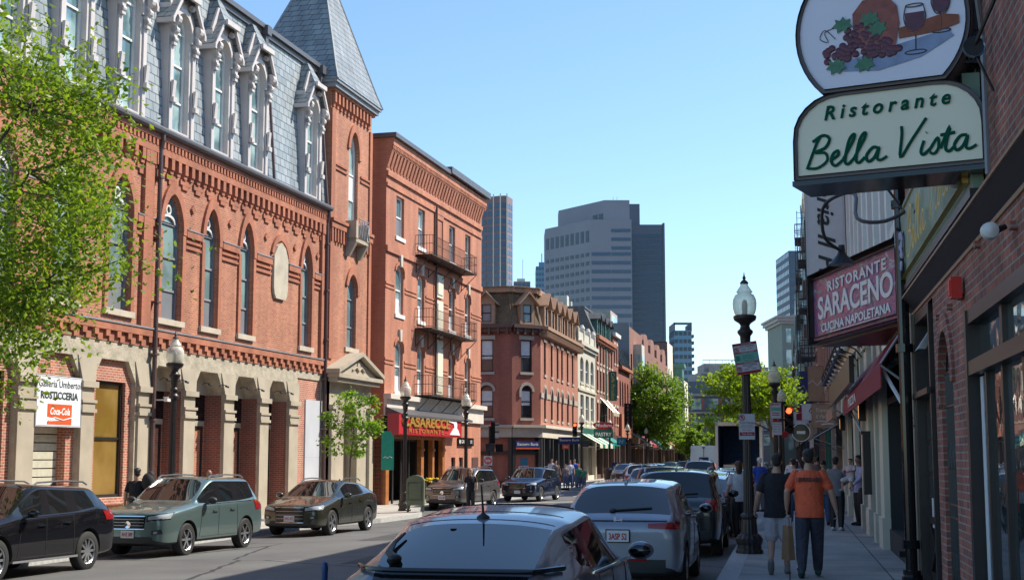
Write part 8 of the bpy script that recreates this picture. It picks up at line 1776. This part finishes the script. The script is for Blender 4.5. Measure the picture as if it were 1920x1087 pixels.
text('RISTORANTE', 'txt_white', SS, (.15, -.03, .36), .26, ext=.004, bold=.006, width=3.1, space=1.15); text('SARACENO', 'txt_white', SS, (0, -.03, 0.0), .56, ext=.005, bold=.012, width=4.0); text('CUCINA NAPOLETANA', 'txt_white', SS, (0, -.03, -.36), .22, ext=.004, bold=.005, width=3.7)
m = MB(); m.box(-1.3, 1.3, -.03, -.02, -.47, -.455); m.build('underline', 'txt_white', SS)
# gooseneck lamp over it
g0 = Vector(FR.w(19.2, .05, 5.35)); m = MB(); pts = [g0, g0+Vector((-.25, .6, -.12)), g0+Vector((-.5, 1.2, .02)), Vector((5.33, 21.2, 5.95)), Vector((5.15, 21.6, 6.0)), Vector((4.98, 21.9, 5.85)), Vector((5.02, 22.0, 5.4)), Vector((5.3, 22.1, 5.2))]
P = []
for i in range(len(pts)-1):
    p0, p1, p2, p3 = pts[max(0, i-1)], pts[i], pts[i+1], pts[min(len(pts)-1, i+2)]
    for t in (0, .25, .5, .75): P.append(.5*((2*p1)+(-p0+p2)*t+(2*p0-5*p1+4*p2-p3)*t*t+(-p0+3*p1-3*p2+p3)*t**3))
P.append(pts[-1]); gn = empty('gooseneck_lamp', (0, 0, 0), 0, 'black gooseneck lamp arching over the angled picture sign', 'wall lamp'); m.tube(P, .028, 8); m.build('arm', 'black', gn, smooth=True)
m = MB(); m.lathe([(.05, .22), (.06, .1), (.08, .06), (.22, -.10), (.20, -.10)], (5.32, 22.15, 5.08), 16); m.build('shade', 'black', gn, smooth=True)
# row of goosenecks over the dark sign board
rb = empty('sign_board', FR.w(35.5, .55, 0), FR.rz, 'long dark board sign below the row of gooseneck lamps', 'sign'); m = MB(1); m.box(-7, 7, -.05, .05, 3.4, 3.95); m.build('board', 'bronze', rb)
for k in range(9):
    u = 29+k*1.7; gn = empty('gooseneck_lamp', FR.w(u, .05, 4.45), FR.rz, f'small black gooseneck lamp, one of a row arching over the white shopfront', 'wall lamp', 'row of gooseneck lamps above the white shopfront')
    m = MB(1); m.tube([(0, 0, -.15), (0, .15, .05), (0, .40, .16), (0, .66, .08), (0, .75, -.16), (0, .70, -.32)], .02, 6); m.build('arm', 'black', gn); m = MB(1); m.lathe([(.03, .1), (.11, 0)], (0, .68, -.42), 10); m.build('shade', 'black', gn)
# red awning
AW = awning('red_awning', 'dark red shop awning with white letters on white arms beyond the black pipe', FR, 21.2, 35.5, 3.95, 3.30, .45, 'awning_red', val=.36); AW['label'] = 'dark red awning with white letters on white arms beyond the black pipe'
text('PIZZA', 'txt_white', AW, (9.6, .47, 3.12), .26, (pi/2, 0, pi), .003, bold=.004, width=3.6)
m = MB(1)
for u in (0.4, 13.9): m.tube([(u, .42, 3.28), (u-1.2, .05, 2.35)], .03, 6)
m.build('white_arm', 'cl_white', AW)
awning('black_white_awning', 'black and white striped awning below the brown hanging sign', FR, 47, 56, 3.1, 2.55, 1.0, 'txt_black', 'cl_white', 10); awning('tan_awning', 'tan awning with lit yellow edge below the goosenecks', FR, 40.0, 46.5, 3.9, 3.3, .6, 'trim_tan')
def perp(u, d0, w): a = Vector(FR.w(u, d0)); b = Vector(FR.w(u, d0+w)); c = (a+b)/2; return c, atan2(-.1942, .9808)
c, rz = perp(40.5, .08, 1.12); BN = board('vertical_banner', 'tall pale grey vertical banner with dark rotated script behind the oval sign', 'sign', (c.x, c.y, 8.5), rz, 1.12, 6.4, .12, 'sign_face', ('render_grey', .05)); M['banner_face'] = mat('grey_banner', (.30, .27, .27), .6, noise=.06); 
BN.children[0].data.materials[0] = M['banner_face']; text('Trattoria Il Panino', 'txt_black', BN, (.0, -.07, .1), .70, (pi/2, pi/2, 0), .01, shear=.3, width=6.0, bold=.008)
m = MB(); m.box(-.5, .6, -.04, .04, -3.35, -3.25); m.build('bracket', 'black', BN)
c, rz = perp(50, .15, .85); TS = board('hanging_brown_sign', 'brown hanging trattoria sign with cream script and grey border', 'sign', (c.x, c.y, 3.35), rz, .84, .82, .08, 'trim_tan', ('render_grey', .06)); TS.children[0].data.materials[0] = M['tbrown'] if 'tbrown' in M else mat('tobacco_brown', (.26, .105, .03), .5)
text('Trattoria', 'cream', TS, (0, -.05, .2), .2, ext=.003, shear=.3, width=.62); text('Il Panino', 'cream', TS, (0, -.05, -.02), .2, ext=.003, shear=.3, width=.6); m = MB(); m.tube([(-.3, -.05, -.2), (-.1, -.05, -.17), (.05, -.05, -.2)], .02, 5); m.tube([(-.1, -.05, -.3), (.1, -.05, -.27), (.32, -.05, -.28)], .025, 5); m.build('ribbon', 'cl_white', TS); m = MB(); m.tube([(-.5, 0, .5), (.7, 0, .5)], .02, 5); m.build('bracket', 'black', TS)
c, rz = perp(66, .2, 1.2); s = board('white_hanging_sign', 'white hanging sign with black sketch left of the brown trattoria sign', 'sign', (c.x, c.y, 4.3), rz, 1.3, 1.3, .1, 'cl_white', ('sign_red', .02)); s.scale = (.6, .6, .6); s.location.z = 4.0; strokes(s, [[(-.1, 0), (.1, .3), (.5, .4)], [(0, -.1), (.3, .2), (.55, .15)]], 0, 0, 1, 1, .03, 'txt_black', 'sketch', y=-.07)
c, rz = perp(60, .9, .8); rs = empty('round_black_sign', (c.x, c.y, 2.95), rz, 'round black hanging sign with white ring', 'sign'); m = MB(); m.lathe([(.0, -.04), (.36, -.04), (.36, .04)], (0, 0, 0), 24, 'y'); m.build('disc', 'blackg', rs); m = MB(); m.lathe([(.36, -.05), (.39, -.05), (.39, .05), (.36, .05), (.36, -.05)], (0, 0, 0), 24, 'y', caps=False); m.box(-.18, .18, -.06, -.04, -.06, .06); m.build('ring', 'txt_white', rs)
# shop details on the right
o = empty('menu_case', FR.w(31.2, .08, 1.75), FR.rz, 'tall brown menu case on the cream pilaster', 'sign'); m = MB(1); m.box(-.22, .22, 0, .16, -.65, .65); m.box(-.25, .25, 0, .2, .65, .72); m.build('case', 'bronze', o)
for u, lb in ((32.6, 'carriage lantern on the cream pilaster left of the awning arm'), (44.5, 'carriage lantern farther along the cream shopfront')):
    o = empty('lantern', FR.w(u, .14, 2.95), FR.rz, lb, 'wall lamp'); m = MB(1); m.box(-.08, .08, -.06, .10, -.22, .2); m.hexa([(-.1, -.08, .2), (.1, -.08, .2), (.1, .12, .2), (-.1, .12, .2)], [(-.02, 0, .32), (.02, 0, .32), (.02, .04, .32), (-.02, .04, .32)]); m.build('frame', 'black', o); m = MB(1); m.box(-.06, .06, .10, .105, -.16, .14); m.build('lantern_glass', 'lantern_lit' if 'lantern_lit' in M else mat('lantern_lit', (.5, .25, .1), .4, noise=0, emit=(1, .45, .15), es=.8), o)
for u, lb in ((34.2, 'white dome camera under the tan awning'), (37.5, 'white spotlight cluster above the gooseneck row')):
    o = empty('dome_camera', FR.w(u, .35, 3.45 if u < 35 else 4.75), FR.rz, lb, 'camera'); m = MB(1); m.lathe([(.02, -.14), (.09, -.1), (.10, .0), (.10, .08)], (0, 0, 0), 14); m.tube([(0, 0, .06), (0, -.3, .1)], .03, 6); m.build('housing', 'white', o, smooth=True)
# news box and sandwich board at the pastry shop
o = empty('news_box', F3.w(20.5, 2.6, .0), F3.rz, 'navy blue newspaper box outside the pastry shop', 'box'); m = MB(-1); m.box(-.5, .5, -.3, .3, .15, 1.5); m.build('box', 'navy', o); m = MB(-1); m.box(-.52, -.5, -.2, .2, .7, 1.2); m.build('window', 'glass', o)
o = empty('litter_bin', F3.w(18.6, 2.2, .0), F3.rz, 'brown litter bin left of the navy newspaper box', 'bin'); m = MB(-1); m.lathe([(.32, .1), (.38, .9), (.40, .95), (.2, 1.1)], (0, 0, 0), 14); m.build('drum', 'brown', o)
# blue flexible post at lower edge
o = empty('flexible_post', (-2.02, 15.2, gz(-2, 15.2)), 0, 'thin blue flexible post poking up at the bottom edge', 'bollard'); m = MB(); m.lathe([(.04, .03), (.035, .75), (.04, .80), (.03, .86), (.001, .88)], (0, 0, 0), 12); m.build('post', mat('post_blue', (.01, .05, .18), .4, noise=0), o, smooth=True); m = MB(); m.lathe([(.1, 0), (.1, .03), (.05, .05)], (0, 0, 0), 12); m.build('base', 'rubber', o)
# ================= trees =================
M['leaf_near'] = leafmat('leaf_near', (.15, .25, .03)); M['leaf_mid'] = leafmat('leaf_mid', (.12, .22, .03)); M['leaf_yel'] = leafmat('leaf_yellow_green', (.16, .26, .02), .5); M['leaf_small'] = leafmat('leaf_bright', (.12, .24, .025))
def tree(name, label, x, y, h0, cen, rad, nl, lsz, lm, seed=1, trunk=.13, nclump=60, lobes=None, group=None, z0=None, flat=1.0, bushy=.5):
    R_ = random.Random(seed); base = gz(x, y)+.1 if z0 is None else z0; root = empty(name, (x, y, base), 0, label, 'tree', group); cx, cy, cz = cen[0]-x, cen[1]-y, cen[2]-base
    br = MB(); tips = []; top = Vector((cx*.35, cy*.35, h0)); br.tube([(0, 0, -.1), (R_.uniform(-.05, .05), 0, h0*.5), tuple(top)], [trunk*1.25, trunk*.9, trunk*.8], 9)
    cl = []
    while len(cl) < nclump:
        v = Vector((R_.uniform(-1, 1), R_.uniform(-1, 1), R_.uniform(-1, 1)))
        if .25 < v.length < 1: v = v.normalized()*(v.length**.5)*R_.uniform(.72, 1.08); cl.append(Vector((cx+v.x*rad[0], cy+v.y*rad[1], cz+v.z*rad[2])))
    nm = max(5, nclump//9); mains = [Vector((cx+rad[0]*.5*cos(k*2.4), cy+rad[1]*.5*sin(k*2.4), cz+rad[2]*R_.uniform(-.5, .45))) for k in range(nm)]
    tip = Vector((cx*.9, cy*.9, cz+rad[2]*.35)); br.tube([tuple(top), tuple(top.lerp(tip, .5)+Vector((.1*rad[0], 0, 0))), tuple(tip)], [trunk*.8, trunk*.5, trunk*.2], 7)
    for i_, p in enumerate(mains): s0 = top.lerp(tip, .85*i_/len(mains)+.0) if p.z > top.z else top.lerp(tip, .1); mid = s0.lerp(p, .5)+Vector((0, 0, -.08*(p-s0).length)); br.tube([tuple(s0), tuple(mid), tuple(p)], [trunk*.42, trunk*.3, trunk*.18], 6)
    for c in cl:
        p = min(mains, key=lambda q: (q-c).length); mid = p.lerp(c, .5)+Vector((R_.uniform(-.1, .1)*rad[0]*.5, R_.uniform(-.1, .1)*rad[0]*.5, .03)); br.tube([tuple(p), tuple(mid), tuple(c)], [trunk*.2, trunk*.12, trunk*.05], 4)
    br.build('trunk', 'bark', root, recalc=False)
    lf = MB(); per = nl//len(cl); cr = (rad[0]*rad[1]*rad[2])**(1/3)*bushy
    for c in cl:
        cs = cr*R_.uniform(.55, 1.15); k_ = int(per*R_.uniform(.6, 1.4))
        for _ in range(k_):
            v = Vector((R_.gauss(0, 1), R_.gauss(0, 1), R_.gauss(0, .62*flat)))*cs*.42; p = c+v; s = lsz*R_.uniform(.6, 1.3)
            a = Vector((R_.uniform(-1, 1), R_.uniform(-1, 1), R_.uniform(-.9, .25))).normalized(); n = Vector((R_.uniform(-1, 1), R_.uniform(-1, 1), R_.uniform(.2, 1.4))).normalized(); b = a.cross(n).normalized()*s*.30; a = a*s*.5; nn = a.cross(b).normalized()*s*.07
            lf.add([tuple(p-a), tuple(p+b*1.0-a*.1+nn), tuple(p+a), tuple(p-b*1.0-a*.1+nn)], [(0, 1, 2), (0, 2, 3)])
    lf.build('crown', lm, root, recalc=False); return root
tree('street_tree', 'loose leafy green tree overhanging the brick hall at left edge', -11.1, 24.3, 3.0, (-10.6, 24.4, 6.3), (3.9, 3.2, 4.3), 46000, .12, 'leaf_near', 3, .13, 190, bushy=.32)
tree('young_street_tree', 'small young tree with feathery leaves in front of the stone portal', -5.6, 48.2, 2.0, (-5.55, 48.2, 3.1), (1.05, 1.0, 1.35), 2600, .13, 'leaf_small', 5, .035, 40, z0=gz(-5.6, 48.2)+.15, bushy=.35)
tree('street_tree', 'large full green tree rising over the street lamps on the far left pavement', 14.6, 151, 4.0, (15.3, 151, 7.7), (3.5, 3.4, 3.9), 11000, .36, 'leaf_mid', 7, .17, 80, bushy=.42)
tree('street_tree', 'green tree just behind and right of the large full one', 18.2, 168, 4.0, (18.6, 168, 6.2), (2.2, 2.4, 3.0), 5000, .38, 'leaf_mid', 9, .15, 50, bushy=.42)
tree('street_tree', 'yellow green spreading tree behind the near lamp post', 14.3, 74, 3.0, (12.75, 74, 5.2), (2.45, 2.2, 1.75), 9500, .21, 'leaf_yel', 11, .11, 95, flat=.6, bushy=.40)
for i, (x, y, s, lb) in enumerate(((25.0, 195, 2.6, 'small green tree at street end left of the mail van'), (30.5, 215, 3.2, 'rounded tree above the mail van at street end'), (23.0, 182, 1.8, 'low shrubby tree beside the far orange awning'), (36, 225, 3.4, 'tree behind the box truck at street end'))):
    tree('far_tree', lb, x, y, 2.5, (x, y, 2.2+s), (s, s, s), 1800, .5, 'leaf_yel' if i % 2 else 'leaf_mid', 20+i, .12, 30, group='trees where the street ends', bushy=.45)
# overhead street-end gantry
g_ = empty('street_gantry', (27.5, 180, 0), .1, 'pale metal gantry spanning the street behind the mail van', 'gantry'); m = MB(); m.tube([(0, 0, 0), (0, 0, 5.2)], .15, 6); m.tube([(0, 0, 5.0), (9, 0, 5.6)], .12, 6); m.tube([(0, 0, 4.2), (9, 0, 4.9)], .10, 6); m.build('frame', 'steel', g_)

# clutter of small awnings and projecting signs farther down both sides
for i, (u, L_, z, c1, lb) in enumerate(((62, 5, 4.4, 'awning_red', 'small crimson awning past the grey sided apartment block'), (72, 7, 4.3, 'teal', 'teal awning under the stepped brick building'), (84, 6, 4.4, 'cream', 'pale awning under the stepped brick building'), (94, 5, 4.3, 'wood', 'ochre awning before the dark brown end wall'))):
    awning('shop_awning', lb, F3, u, u+L_, z, z-1.1, 1.6, c1, None, 3)
for i, (u, z, w_, h_, c1, lb) in enumerate(((64, 5.2, .7, 1.6, 'trim_tan', 'narrow tan blade sign on the shaded side'), (88, 4.6, 1.1, .8, 'awning_red', 'crimson projecting sign far along the shaded side'), (96, 6.5, .8, 2.4, 'navy', 'tall navy blade sign far along the shaded side'), (112, 5, 1.2, 1, 'cl_white', 'pale projecting sign far along the shaded side'))):
    c, rz = perp(u, .2, w_); s = board('blade_sign', lb, 'sign', (c.x, c.y, z), rz, w_, h_, .1, c1, ('black', .03)); m = MB(); m.tube([(-w_/2, -.06, 0), (-w_*.2, -.06, h_*.1), (w_*.1, -.06, -h_*.05), (w_*.35, -.06, h_*.1)], .02, 4); m.build('worn_mark', 'cl_white', s)
